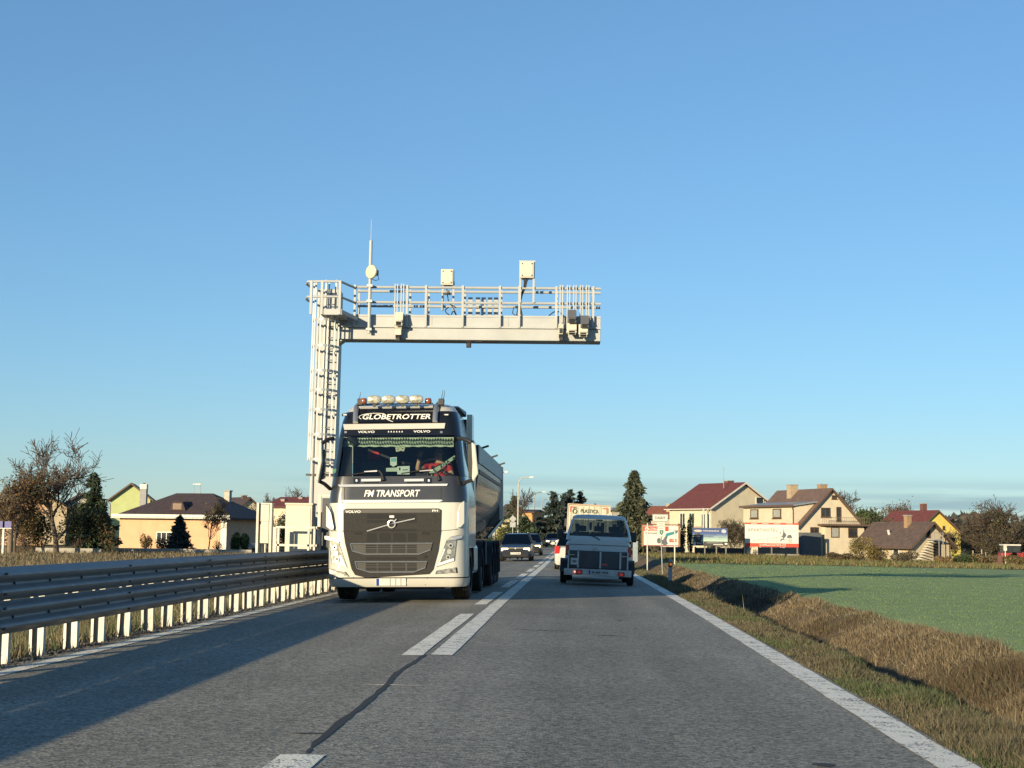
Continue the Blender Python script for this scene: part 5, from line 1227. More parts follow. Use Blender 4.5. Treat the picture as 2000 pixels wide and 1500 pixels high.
for sx in (-1, 1): MB().box(*sorted((sx*.85, sx*1.12)), -.02, .0, .56, .67).build('tail_light', redlens, lo)
MB().box(-1.1, 1.1, 6.6, 8.2, .7, 2.7).build('cab', wcar, lo, bevel=.1)
for sx in (-1, 1):
    m_ = MB().box(*sorted((sx*1.22, sx*1.42)), 7.9, 8.0, 1.9, 2.4).build('mirror', blackp, lo, bevel=.03)
wheels(lo, 1.0, (1.6, 7.4), .45, .26)
# ================================================================ trees and shrubs
bark = M('tree_bark', (.085,.065,.05), .9, var=.3, scale=6, bump=.4, bscale=14); barkl = M('pale_bark', (.16,.125,.09), .9, var=.3, scale=6)
LEAF = leafmat('leaves', .35, .65)
def leafquads(C, size, pal, wts=None, flat=0., shade=.25):
    """small leaf faces at points C"""
    n = len(C); pal = np.asarray(pal)
    a = RNG.normal(0, 1, (n, 3)); a /= np.linalg.norm(a, axis=1, keepdims=True)
    b = RNG.normal(0, 1, (n, 3)); b -= a*(a*b).sum(1, keepdims=True); b /= np.linalg.norm(b, axis=1, keepdims=True)
    s = size*RNG.uniform(.6, 1.4, (n, 1)); C = np.asarray(C)
    V = np.stack([C-a*s, C+b*s*.55, C+a*s, C-b*s*.55], 1).reshape(-1, 3); F = np.arange(4*n).reshape(n, 4)
    c = pal[RNG.choice(len(pal), n, p=wts)]*RNG.uniform(1-shade, 1+shade, (n, 1)); return V, F, np.repeat(c, 4, 0)
def branches(h, spread, levels=4, seed=1, trunk_r=.16, fork=.25, n0=7, lean=(0,0), upward=.55, wig=.18, twigs=4):
    """skeleton of a bare tree: list of (points, radii) plus twig tips"""
    rd = random.Random(seed); segs = []; tips = []
    def grow(p, d, L, r, lev):
        n = 4 if lev < 3 else 3; pts = [p.copy()]; rs = [r]
        for i in range(n):
            wg = wig*(.35 if lev == 0 else 1); d = (d+Vector((rd.gauss(0, wg), rd.gauss(0, wg), rd.gauss(0, wg*.6)+.06*upward))).normalized(); p = p+d*(L/n); pts.append(p.copy()); rs.append(r*(1-(i+1)/n*.62))
        segs.append((pts, rs, lev))
        if lev >= levels: tips.append(pts[-1]); tips.append(pts[2]); return
        k = (n0 if lev == 0 else rd.randint(3, 5)) if lev < levels-1 else twigs
        for i in range(k):
            t = (fork+(1-fork)*rd.random()) if lev == 0 else .25+.75*rd.random()
            q = t*n; j = min(int(q), n-1); b = pts[j].lerp(pts[j+1], q-j); rr = rs[j]*(.62 if lev else .55)
            ax = d.orthogonal().normalized(); ax.rotate(Matrix.Rotation(rd.uniform(0, 6.283), 3, d)); nd = (d*rd.uniform(.5, 1.0)+ax*rd.uniform(.6, 1.1)*spread+Vector((0,0,upward*.5))).normalized()
            grow(b, nd, L*rd.uniform(.5, .78)*(1.05-.35*t if lev == 0 else 1), max(rr, .006), lev+1)
    grow(Vector((0,0,0)), Vector((lean[0], lean[1], 1)).normalized(), h*.62, trunk_r, 0)
    top = max(p.z for s in segs for p in s[0]); f = h/top
    segs = [([p*f for p in pts], rs, lv) for pts, rs, lv in segs]; tips = [p*f for p in tips]
    return segs, tips
def tree_meshes(segs, minr=.012):
    tr_, tw_ = MB(), MB()
    for pts, rs, lv in segs:
        (tr_ if lv <= 1 else tw_).tube(pts, [max(r, minr) for r in rs], 6 if lv == 0 else (5 if lv == 1 else 3), cap=False)
    return tr_, tw_
def fast(name, mb, mat, parent):
    t3 = [f for f in mb.f]; V = np.array(mb.v); F = np.array(t3); return npmesh(name, V, F, mat, parent, smooth=True)
def bare_tree(label, base, h, seed, spread=.8, leaves=0, pal=None, lsize=.07, name='tree', group=None, matb=bark, low=0., trunk_r=None, n0=8, minr=.012, fork=.25, upward=.55, lev=4, twigs=5, cat='tree'):
    t_ = thing(name, label, cat, base, group=group); segs, tips = branches(h, spread, lev, seed, trunk_r or h*.019, n0=n0, fork=fork, upward=upward, twigs=twigs)
    a, b = tree_meshes(segs, minr); fast('trunk', a, matb, t_); fast('crown', b, matb, t_)
    if leaves:
        tp_ = np.array([tuple(p) for p in tips]); k = RNG.choice(len(tp_), leaves); C = tp_[k]+RNG.normal(0, h*.022, (leaves, 3))
        if low: C = C[C[:, 2] < h*(low+RNG.uniform(-.12, .25, len(C)))]
        V, F, c = leafquads(C, lsize, pal); npmesh('leaves', V, F, LEAF, t_, c)
    return t_
def conifer(label, base, h, r, seed, pal, name='conifer', group=None, dens=1., droop=.25, irregular=.25, bare=.04):
    rd = np.random.default_rng(seed); t_ = thing(name, label, 'tree', base, group=group)
    MB().tube([(0,0,0),(0,0,h*.5),(0,0,h*.99)], [h*.022, h*.014, .012], 6, cap=False).build('trunk', bark, t_, smooth=True)
    C = []; A = []; nb = int(95*dens); br = MB()
    for i in range(nb):
        u = (i+rd.random())/nb; z = h*(bare+(1-bare)*u**.92); R_ = r*(1-u)**.82*(1+rd.normal(0, irregular))+.05
        th = rd.uniform(0, 6.283); k = max(6, int(26*R_/r)+4)
        tt_ = np.sqrt(rd.uniform(.02, 1, k)); dx, dy = math.cos(th), math.sin(th)
        side = rd.normal(0, .16*R_, k)*tt_
        zz = z-droop*R_*tt_+ .16*R_*tt_**3+rd.normal(0, .035*h/8, k)
        C.append(np.stack([dx*R_*tt_-dy*side, dy*R_*tt_+dx*side, zz], 1)); A.append(np.tile([dx, dy, -droop], (k, 1)))
        br.tube([(0,0,z),(dx*R_*.55, dy*R_*.55, z-droop*R_*.55),(dx*R_*.95, dy*R_*.95, z-droop*R_*.8)], [.025,.015,.006], 3, cap=False)
    fast('branches', br, bark, t_)
    C = np.concatenate(C); A = np.concatenate(A); n = len(C); rep = 3
    C = np.repeat(C, rep, 0)+rd.normal(0, .06*r, (n*rep, 3))*[1,1,.6]; A = np.repeat(A, rep, 0)+rd.normal(0, .55, (n*rep, 3)); A /= np.linalg.norm(A, axis=1, keepdims=True)
    b = rd.normal(0, 1, (n*rep, 3)); b -= A*(A*b).sum(1, keepdims=True); b /= np.linalg.norm(b, axis=1, keepdims=True)
    s = (.085*r+.06)*rd.uniform(.6, 1.4, (n*rep, 1)); V = np.stack([C-A*s, C+b*s*.32, C+A*s, C-b*s*.32], 1).reshape(-1, 3)
    pal = np.asarray(pal); c = np.repeat(pal[rd.choice(len(pal), n*rep)]*rd.uniform(.65, 1.3, (n*rep, 1)), 4, 0)
    npmesh('crown', V, np.arange(4*n*rep).reshape(-1, 4), LEAF, t_, c); return t_
def bush(label, base, rx, ry_, h, n, pal, lsize=.06, name='bush', seed=1, group=None, twigs=40, lump=6, cat='bush', bottom=.0, matb=bark):
    rd = np.random.default_rng(seed); t_ = thing(name, label, cat, base, group=group)
    ctr = np.stack([rd.uniform(-.6, .6, lump)*rx, rd.uniform(-.6, .6, lump)*ry_, rd.uniform(.3, .75, lump)*h], 1); k = rd.choice(lump, n)
    d = rd.normal(0, 1, (n, 3)); d /= np.linalg.norm(d, axis=1, keepdims=True); rr = rd.uniform(.35, 1, (n, 1))**.5
    C = ctr[k]+d*rr*np.array([rx*.48, ry_*.48, h*.34]); C = C[C[:, 2] > bottom]
    V, F, c = leafquads(C, lsize, pal, shade=.35); mb = MB(); rd2 = random.Random(seed)
    for i in range(twigs):
        e = ctr[i % lump]+rd.normal(0, 1, 3)*[rx*.35, ry_*.35, h*.25]; s0 = Vector((rd2.uniform(-.2, .2)*rx, rd2.uniform(-.2, .2)*ry_, 0)); m_ = s0.lerp(Vector(e), .5)+Vector((rd2.gauss(0, .05), rd2.gauss(0, .05), .1)); mb.tube([s0, m_, Vector((e[0], e[1], max(.1, e[2])))], [.02, .013, .006], 3, cap=False)
    fast('stems', mb, matb, t_); npmesh('foliage', V, F, LEAF, t_, c); return t_
GRN = [(.07,.105,.06),(.09,.12,.07),(.05,.075,.045)]; BLU = [(.06,.085,.075),(.08,.105,.09),(.045,.06,.055)]; BRN = [(.17,.10,.045),(.22,.13,.055),(.12,.075,.04),(.10,.09,.04)]; YEL = [(.34,.26,.07),(.26,.21,.06),(.19,.16,.06),(.13,.12,.05)]; OLV = [(.09,.10,.04),(.12,.11,.05),(.06,.075,.035)]; ORG = [(.30,.17,.06),(.22,.12,.05)]
def hpx(px, py, Y): b = PG(px, Y); return b, P(px, py, Y).z-b.z
# ---- left side
b, h = hpx(111, 836, 105); bare_tree('tall bare tree with a short stout trunk at far left', b, h, 5, .95, 1100, BRN, .085, low=.42, trunk_r=.2, n0=15, minr=.018, fork=.15, lev=4, twigs=6)
b, h = hpx(30, 905, 100); bare_tree('leafy russet-brown young tree beside the tall bare one', b, h, 9, 1.0, 2600, BRN, .09, n0=10, fork=.15)
b, h = hpx(-22, 925, 104); bare_tree('bare twiggy tree cut by the left picture edge', b, h, 14, .9, 500, BRN, .08)
b, h = hpx(178, 926, 112); conifer('dark green conifer right of the tall bare tree', b, h, 1.7, 3, GRN, irregular=.25, dens=1.3)
b, h = hpx(150, 985, 110); bush('dense dark evergreen shrub under the tall bare tree', b, 1.6, 1.2, h*.9, 2600, GRN+OLV, .09, seed=4)
b, h = hpx(75, 1000, 111); bush('low dark green shrub left of the tall bare trunk', b, 1.5, 1., h, 2000, GRN+OLV[:1], .09, seed=5)
b, h = hpx(205, 1000, 111); bush('dark shrub with rusty leaves at the corner of the bungalow', b, 1.0, 1., h, 1500, GRN+BRN[:2], .09, seed=6)
b, h = hpx(48, 960, 109); bush('tall russet shrub mass in front of the far left houses', b, 2.0, 1.2, h, 3000, BRN+OLV, .09, seed=16)
b, h = hpx(350, 1008, 120); conifer('small dense cone-shaped conifer in front of the bungalow', b, h, 1.05, 21, BLU, irregular=.12, dens=1.2, bare=.01)
b, h = hpx(284, 1044, 122); bush('round brown shrub by the bungalow wall', b, .6, .5, h, 900, BRN+OLV, .06, seed=7)
b, h = hpx(318, 1050, 121); bush('low reddish shrub under the bungalow window', b, .7, .4, h, 700, [(.13,.06,.05),(.09,.07,.04)], .06, seed=17)
b, h = hpx(407, 968, 119); bare_tree('slender young tree with sparse ochre leaves before the bungalow', b, h, 23, .7, 700, YEL+BRN, .065, trunk_r=.06, n0=8, minr=.01, fork=.35)
b, h = hpx(464, 1033, 118); bush('clipped rounded dark green hedge by the bungalow corner', b, .8, .7, h*1.05, 3200, [(.04,.075,.03),(.05,.09,.035)], .06, seed=8, lump=3)
b, h = hpx(425, 1055, 120); bush('small bare rose bush by the bungalow wall', b, .5, .4, h, 200, BRN, .05, seed=18)
for i, (px, py, Yd, r, lab) in enumerate(((492,985,150,1.6,'brownish shrub left of the slim cabinet'),(545,985,160,2.0,'reddish hedge of bare twigs behind the cabinets'),(498,1010,140,1.2,'dark evergreen shrub behind the slim cabinet'),(560,1003,145,1.3,'dark shrub between the two cabinets'))):
    b, h = hpx(px, py, Yd); bush(lab, b, r, 1., h, 1600, (BRN+OLV if i % 2 == 0 else [(.10,.05,.04),(.08,.07,.05)]) if i < 2 else GRN, .1, seed=30+i)
b, h = hpx(535, 962, 230); bare_tree('round grey bare tree on the skyline behind the cabinets', b, h, 31, 1.0, 0, n0=12, minr=.03, upward=.4)
b, h = hpx(590, 950, 200); bare_tree('small rusty-leaved tree left of the gantry column', b, h, 33, .6, 500, [(.20,.08,.05)], .1, minr=.02)
b, h = hpx(472, 975, 190); bare_tree('hazy bare tree behind the gabled roof right of the bungalow', b, h, 35, .9, 0, minr=.03)
# ---- centre
for px, py, Yd, r, sd, lab in ((1080,962,210,2.6,41,'leftmost of the dark spruces above the distant road'),(1101,965,220,2.3,42,'second dark spruce left of the lorry'),(1113,957,214,2.2,43,'tallest dark spruce just left of the lorry roof'),(1133,960,216,2.0,44,'rightmost dark spruce rising behind the lorry')):
    b, h = hpx(px, py, Yd); conifer(lab, b, h, r, sd, BLU, irregular=.3, group='spruces above the distant road')
b, h = hpx(1003, 970, 190); conifer('slim ragged dark conifer behind the first lamp post', b, h, 1.9, 45, GRN, irregular=.5)
b, h = hpx(1025, 1010, 185); conifer('broad dark conifer below the orange wall', b, h, 2.2, 46, GRN, irregular=.35)
b, h = hpx(1015, 950, 188); bare_tree('thin bare tree beside the first lamp post', b, h, 47, .5, 0, minr=.02, n0=6)
b, h = hpx(990, 1020, 150); bush('dark shrub behind the navy estate car', b, 1.6, 1.2, h, 1800, GRN+OLV, .1, seed=48)
b, h = hpx(980, 1030, 140); bush('yellow-green shrub beside the trailer mudguards', b, 1.0, .8, h, 900, [(.16,.17,.04),(.08,.09,.03)], .09, seed=49)
b, h = hpx(1050, 1035, 230); bush('dark hedge on the left side of the distant road', b, 3.2, 2, h, 2000, GRN+[(.06,.05,.04)], .16, seed=50)
# ---- right
b, h = hpx(1238, 921, 143); conifer('tall dark conifer right of the van with a ragged top', b, h, 2.15, 51, [(.10,.115,.075),(.13,.14,.09),(.07,.085,.055)], irregular=.25, dens=1.8, droop=.42)
b, h = hpx(1252, 975, 142); conifer('lower drooping conifer merged with the tall one', b, h, 1.6, 52, [(.11,.12,.075),(.14,.14,.09)], irregular=.25, dens=1.1, droop=.6)
b, h = hpx(1224, 985, 144); conifer('short conifer on the left of the tall one', b, h, .8, 152, [(.10,.11,.075),(.12,.12,.08)], irregular=.25, dens=.9, droop=.5)
for px, py, sd, lab in ((1331,1022,53,'slim columnar evergreen left of the tyre billboard'),(1350,1005,54,'taller columnar evergreen before the balcony house')):
    b, h = hpx(px, py, 150); bush(lab, b, .45, .45, h, 1400, GRN, .08, seed=sd, lump=8, name='columnar_evergreen')
b, h = hpx(1425, 1010, 150); bare_tree('bare grey-green bush behind the tyre billboard', b, h, 55, 1.1, 900, OLV+[(.12,.11,.08)], .07, n0=14, fork=.05, minr=.015, trunk_r=.06, name='bush', cat='bush')
b, h = hpx(1455, 1020, 150); bare_tree('bare shrub between the two right billboards', b, h, 56, 1.1, 700, OLV+[(.12,.11,.08)], .07, n0=12, fork=.05, minr=.015, trunk_r=.06, name='bush', cat='bush')
b, h = hpx(1395, 1040, 152); bush('dark shrub under the cream house behind the tyre billboard', b, 1.0, .8, h, 900, GRN+OLV, .08, seed=57)
for px, py, Yd, r, pal, sd, lab in ((1683,1050,118,1.15,YEL,58,'broad golden-yellow bush in front of the low brown barn'),(1716,1062,118,1.0,YEL[1:]+BRN,59,'smaller tawny bush right of the golden one'),(1640,1078,117,1.0,[(.10,.075,.05),(.13,.10,.06)],60,'low brown bramble left of the golden bush'),(1760,1076,117,1.3,[(.11,.10,.07),(.14,.12,.08)],61,'low grey-brown bramble before the barn stairs'),(1870,1080,118,1.7,[(.07,.10,.04),(.05,.08,.03)],62,'green weedy mound right of the barn'),(1840,1082,117,.7,[(.28,.20,.10),(.22,.15,.08)],63,'pile of pale dry grass beside the green mound'),(1920,1082,118,1.1,[(.26,.19,.10),(.16,.13,.07)],64,'tawny grass tussocks left of the tractor'),(1985,1085,119,1.2,[(.24,.18,.09),(.15,.13,.06)],65,'tawny grass tussocks in front of the tractor')):
    b, h = hpx(px, py, Yd); bush(lab, b, r, .7, h, 1500, pal, .06, seed=sd)
b, h = hpx(1940, 975, 150); bare_tree('large spreading bare tree at far right', b, h*1.05, 66, .95, 500, OLV, .09, n0=14, fork=.08, minr=.02, upward=.35, twigs=5, trunk_r=.18)
b, h = hpx(1912, 1008, 152); bare_tree('bare tree with olive remnants left of the large spreading one', b, h, 67, .9, 500, OLV, .1, n0=12, fork=.08, minr=.02)
b, h = hpx(1962, 1005, 148); bare_tree('dense dark bare tree above the tractor', b, h, 68, 1.0, 1600, OLV+[(.05,.05,.035)], .1, n0=14, fork=.06, minr=.02)
b, h = hpx(1995, 1010, 160); bare_tree('bare tree at the right picture edge', b, h, 69, .9, 1200, OLV, .1, n0=12, fork=.06, minr=.02)
b, h = hpx(1935, 1040, 165); bush('dark hedge mass under the bare trees at far right', b, 4.5, 1.5, h, 3500, [(.03,.035,.02),(.045,.05,.03)], .12, seed=70)
b, h = hpx(1648, 955, 210); bare_tree('grey bare tree behind the roof of the balcony house', b, h, 71, .8, 0, minr=.03)
b, h = hpx(1668, 975, 205); bare_tree('lower grey bare tree right of the balcony house', b, h, 72, .9, 0, minr=.03)
b, h = hpx(1697, 990, 175); bare_tree('tree still green between the balcony house and the barn', b, h, 73, .8, 2600, [(.09,.13,.05),(.07,.10,.04)], .14, minr=.02, fork=.1)
b, h = hpx(1739, 976, 200); bare_tree('pale brown birch-like tree behind the barn roof', b, h, 74, .7, 2200, [(.20,.14,.09),(.16,.12,.08)], .12, minr=.02)
b, h = hpx(1758, 980, 202); bare_tree('second pale brown birch-like tree behind the barn roof', b, h, 75, .7, 1800, [(.20,.14,.09),(.17,.13,.07)], .12, minr=.02)
b, h = hpx(1858, 1040, 150); bare_tree('small pale-twigged tree in front of the yellow house', b, h*1.1, 76, 1.0, 300, [(.25,.22,.10)], .07, minr=.012, matb=barkl, n0=12, fork=.1)
# far woods along the horizon: one mass
n = 26000; u = RNG.uniform(-1, 1, n); xx = np.where(u < 0, u*330-6, u*260+8); yy = RNG.uniform(560, 640, n); keep = np.abs(xx) > 4
hh = (9+5*np.sin(xx*.045)+4*np.sin(xx*.13+1)+2*np.sin(xx*.41))*(.75+.5*np.exp(-((xx+35)/45)**2))
C = np.stack([xx, yy, RNG.uniform(0, 1, n)**.8*np.clip(hh, 3, 99)-.5], 1)
V, F, c = leafquads(C, 1.5, [(.10,.085,.075),(.085,.085,.08),(.12,.10,.085),(.06,.07,.06)]); o = npmesh('distant_wood', V, F, LEAF, col=c); tag(o, 'brownish far-off wood closing the horizon', 'wood', kind='stuff')
# ================================================================ houses
def wallm(n, c): return M('render_'+n, c, .85, var=.07, scale=1.2, bump=.15, bscale=30, dirt=.12, dirtcol=tuple(q*.6 for q in c))
wframe = M('white_window_frame', (.6,.6,.57), .5); bframe = M('brown_window_frame', (.09,.045,.025), .6); pane_m = M('dark_window_glass', (.03,.035,.04), .08, var=.3, scale=2); lace = M('lace_curtain', (.30,.31,.29), .6, var=.4, scale=14)
brick_c = M('chimney_brick', (.30,.20,.12), .9, var=.25, scale=9, bump=.4); grey_c = M('chimney_grey', (.28,.28,.28), .9)
gutter = M('brown_gutter', (.11,.07,.05), .6); wtrim = M('white_trim', (.6,.58,.52), .6); dark_in = M('dark_opening', (.012,.011,.01), .9); metal_r = M('grey_sheet_roof', (.30,.32,.33), .45, .3)
def house(label, px, Y, t, L, W_, he, hr, wm, rm, eave_w=(), gable_w=(), over=.35, name='house', sink=.3, hip=0., ridge_half=None, zoff=0., trim=None, gthick=.16):
    """near corner at px; eave wall runs to the left-away, gable wall to the right-away"""
    b = PG(px, Y); b.z += zoff
    r_ = thing(name, label, 'house', b, rz=-t)
    r_['_h'] = 0; del r_['_h']
    mb = MB(); pent = [(0,-sink),(W_,-sink),(W_,he),(W_/2,hr if not hip else he),(0,he)]
    mb.prism([(0,y,z) for y, z in pent], [(-L,y,z) for y, z in pent]); mb.build('wall', wm, r_)
    k = (hr-he)/(W_/2); o_ = over; th = gthick; ze = he-k*o_
    if not hip:
        for s_ in (0, 1):
            y_e, y_r = (-o_, W_/2) if s_ == 0 else (W_+o_, W_/2)
            A = [(o_,y_e,ze+.02),(o_,y_r,hr+.02),(-L-o_,y_r,hr+.02),(-L-o_,y_e,ze+.02)]; MB().prism(A, [(x,y,z+th) for x, y, z in A]).build('roof', rm, r_)
            q = [(o_+.015,y_e,ze-.02),(o_+.015,y_r,hr-.02),(o_+.015,y_r,hr+th+.02),(o_+.015,y_e,ze+th+.02)]; MB().prism(q, [(x+.04,y,z) for x, y, z in q]).build('verge_board', trim or gutter, r_)
    else:
        hl = hip; E0 = [(o_,-o_,ze),(o_,W_+o_,ze),(-L-o_,W_+o_,ze),(-L-o_,-o_,ze)]; Rg = [(-hl,W_/2,hr),(-L+hl,W_/2,hr)]
        mb = MB(); mb.v = E0+Rg+[(x,y,z+.15) for x, y, z in E0]+[(x,y,z+.15) for x, y, z in Rg]; mb.f = [(0,3,5,4),(0,4,1),(1,4,5,2),(2,5,3),(6,10,11,9),(6,7,10),(7,8,11,10),(8,9,11),(0,1,7,6),(1,2,8,7),(2,3,9,8),(3,0,6,9)]; mb.build('roof', rm, r_)
    MB().tube([(o_,-o_-.05,ze+.06),(-L-o_,-o_-.05,ze+.06)], .06, 6).build('gutter', trim or gutter, r_, smooth=True)
    MB().tube([(-.12,-o_-.05,ze+.03),(-.10,-.06,ze-.3),(-.10,-.06,-.2)], .045, 6).build('downpipe', trim or gutter, r_, smooth=True)
    def win(face, u0, u1, z0, z1, fm=wframe, pm=pane_m, door=False, mull=1, depth=.05):
        if face == 'e': pt = lambda u, d, z: (-u, -d, z)
        else: pt = lambda u, d, z: (d, u, z)
        def bx(u0, u1, d0, d1, z0, z1): 
            A = [pt(u0,d0,z0),pt(u1,d0,z0),pt(u1,d0,z1),pt(u0,d0,z1)]; return A, [pt(u0,d1,z0),pt(u1,d1,z0),pt(u1,d1,z1),pt(u0,d1,z1)]
        f = .07; mb = MB()
        for a in ((u0,u0+f,z0,z1),(u1-f,u1,z0,z1),(u0+f,u1-f,z0,z0+f),(u0+f,u1-f,z1-f,z1))+tuple((u0+(u1-u0)*(i+1)/(mull+1)-.03,u0+(u1-u0)*(i+1)/(mull+1)+.03,z0+f,z1-f) for i in range(mull)):
            mb.prism(*bx(a[0],a[1],.003,depth+.02,a[2],a[3]))
        w_ = mb.build('door' if door else 'window', fm, r_); MB().prism(*bx(u0+f*.5,u1-f*.5,.004,.03,z0+f*.5,z1-f*.5)).build('pane', pm, w_)
        if not door: MB().prism(*bx(u0-.06,u1+.06,.004,depth+.07,z0-.07,z0-.003)).build('sill', fm if fm is bframe else wtrim, w_)
        return w_
    for a in eave_w: win('e', *a[:4], **(a[4] if len(a) > 4 else {}))
    for a in gable_w: win('g', *a[:4], **(a[4] if len(a) > 4 else {}))
    return r_
def chimney(r_, x, y, z0, z1, m=brick_c, w=.5, cap=True):
    c_ = MB().box(x-w/2, x+w/2, y-w/2, y+w/2, z0, z1).build('chimney', m, r_)
    if cap: MB().box(x-w/2-.06, x+w/2+.06, y-w/2-.06, y+w/2+.06, z1+.003, z1+.1).build('chimney_cap', grey_c, c_)
red_r = roofmat('dark_red_tiles', (.13,.035,.03)); brn_r = roofmat('brown_tiles', (.13,.085,.07)); drk_r = roofmat('very_dark_ribbed_tiles', (.055,.038,.04), 6); brn2 = roofmat('weathered_brown_sheet_tiles', (.095,.065,.055), 5, .25); orr = roofmat('orange_red_tiles', (.24,.08,.045))
BR = dict(fm=bframe)
# --- right: cream house with dark red roof
HA = PG(1389, 165); s_ = 165/FPX
def zz(py, px, Y): return P(px, py, Y).z-g(P(px, 1060, Y).x, Y)
e_, r__ = zz(991, 1389, 165), zz(942, 1452, 170)-.35
h1 = house('cream house with a plain dark red roof and corner balcony', 1389, 165, R(58), 7.6, 8.7, e_, r__, wallm('cream', (.54,.48,.36)), red_r,
    eave_w=((4.6,5.6,2.6,4.3,dict(mull=1)),(2.9,3.9,2.6,4.3,dict(mull=1)),(.9,1.7,2.4,4.2,dict(mull=0)),(.2,.7,2.4,4.2,dict(mull=0))), gable_w=((6.0,7.1,zz(987,1458,170),zz(973,1458,170),dict(mull=0)),(6.1,7.0,2.6,4.4,dict(mull=0)),(7.6,8.5,2.6,4.4,dict(mull=0))), over=.4, trim=wtrim)
MB().box(-2.6, 0.0, -1.0, -.003, 1.9, 2.05).build('balcony_slab', wtrim, h1)
for k in range(14): MB().box(-2.6+k*.19, -2.54+k*.19, -1.0, -.95, 2.06, 2.75).build('baluster', M('pale_wood_slat',(.30,.20,.13),.8), h1)
MB().box(-2.65, .05, -1.02, -.94, 2.76, 2.82).build('balcony_rail', M('pale_wood_slat',(.30,.20,.13),.8), h1); MB().bar((-.05,-.98,0),(-.05,-.98,e_-.1), .12).build('balcony_post', wtrim, h1)
chimney(h1, -3.2, 4.8, r__-.5, r__+.35, M('dark_brick',(.13,.06,.05),.9), .8); 
am = P(1413.5, 943, 168); am_t = thing('antenna_mast', 'thin antenna mast on the dark red roof', 'antenna', am)
MB().tube([(am.x, am.y, am.z-.6),(am.x, am.y, P(1413.5,911,168).z)], [.04,.02], 5).build('pole', grey_c, am_t, world=True); MB().bar((am.x-.15, am.y, P(1413,916,168).z),(am.x+.15, am.y, P(1413,916,168).z), .04).build('crossbar', grey_c, am_t, world=True)
# --- right: cream house with balcony across the gable
e2, r2 = zz(1026, 1561, 152), zz(953, 1621, 156)-.35; HB = house('cream gabled house with a balcony across its front and a flat-roofed side wing', 1561, 152, R(70), 11.0, 7.0, e2, r2, wallm('warm_cream', (.56,.49,.37)), brn_r,
    gable_w=((1.2,2.1,zz(1050,1581,153),zz(1030,1581,153),BR),(3.2,4.1,zz(1051,1620,155),zz(1031,1620,155),dict(fm=bframe,pm=lace,mull=0)),(5.1,6.1,zz(1051,1650,157),zz(1032,1650,157),BR),(2.4,3.4,zz(1011,1598,154),zz(993,1598,154),BR),(4.1,4.6,zz(1021,1624,155),zz(992,1624,155),dict(fm=bframe,door=True,mull=0)),(3.6,4.1,zz(976,1617,155),zz(969,1617,155),dict(fm=bframe,mull=0)),(5.4,6.0,.05,.5,dict(fm=bframe,mull=0))), over=.35)
zb2 = zz(1025, 1620, 155)
MB().box(.003, 1.1, 2.0, 7.2, zb2-.18, zb2).build('balcony_slab', gutter, HB); MB().box(1.04, 1.08, 2.0, 7.2, zb2+.62, zb2+.66).build('balcony_rail', M('iron_railing',(.18,.14,.11),.6), HB)
for k in range(27): MB().box(1.05, 1.07, 2.0+k*.2, 2.02+k*.2, zb2+.003, zb2+.62).build('baluster', M('iron_railing',(.18,.14,.11),.6), HB)
MB().box(.003, .5, 2.6, 6.9, -.2, zb2-.19).build('bay_wall', wallm('warm_cream', (.56,.49,.37)), HB); MB().box(.503, .53, 2.55, 6.95, -.3, .15).build('plinth', M('brown_plinth',(.16,.09,.06),.8), HB)
for u0, u1, p0, p1, pm_ in ((3.2,4.1,1051,1031,lace),(5.1,6.1,1051,1032,pane_m)):
    q0, q1 = zz(p0,1620,155), zz(p1,1620,155); w_ = MB().box(.53, .56, u0, u1, q0, q1).build('window', bframe, HB); MB().box(.563, .575, u0+.09, u1-.09, q0+.08, q1-.08).build('pane', pm_, w_)
q0, q1 = zz(1100,1580,152), zz(1041,1580,152); MB().box(.003, .9, -.1, 1.9, -.3, q1).build('grey_garage_wall', M('grey_panel_wall',(.10,.11,.12),.8), HB)
# side wing
w0, w1 = zz(1045, 1520, 150), zz(985, 1520, 150)
wp = [(-.3,-.2),(3.2,-.2),(3.2,w1+.46),(-.3,w1-.12)]; MB().prism([(-11.6,y,z) for y, z in wp], [(-.45,y,z) for y, z in wp]).build('wing_wall', wallm('warm_cream', (.56,.49,.37)), HB)
MB().prism([(-11.9,-.6,w1-.1),(-.15,-.6,w1-.1),(-.15,3.3,w1+.5),(-11.9,3.3,w1+.5)], [(-11.9,-.6,w1+.04),(-.15,-.6,w1+.04),(-.15,3.3,w1+.62),(-11.9,3.3,w1+.62)]).build('wing_roof', metal_r, HB); MB().box(-11.95, -.1, -.66, -.603, w1-.14, w1+.08).build('wing_fascia', gutter, HB)
for x0 in (-9.9, -4.9): 
    q0, q1 = zz(1010,1520,150), zz(991,1520,150); w_ = MB().box(x0, x0+1.8, -.36, -.303, q0, q1).build('window', bframe, HB); MB().box(x0+.2, x0+1.6, -.375, -.362, q0+.1, q1-.1).build('pane', lace, w_); MB().box(x0-.08, x0+1.88, -.44, -.303, q0-.09, q0-.004).build('sill', bframe, w_)
MB().tube([(-.5,-.55,w1-.1),(-.5,-.38,w1-.5),(-.5,-.38,0)], .06, 6).build('downpipe', gutter, HB, smooth=True)
chimney(HB, -7.0, 3.0, r2-.9, r2+.6, M('pale_chimney',(.36,.28,.19),.9), .85); chimney(HB, -2.6, 4.0, r2-.9, r2+.55, brick_c, .75)
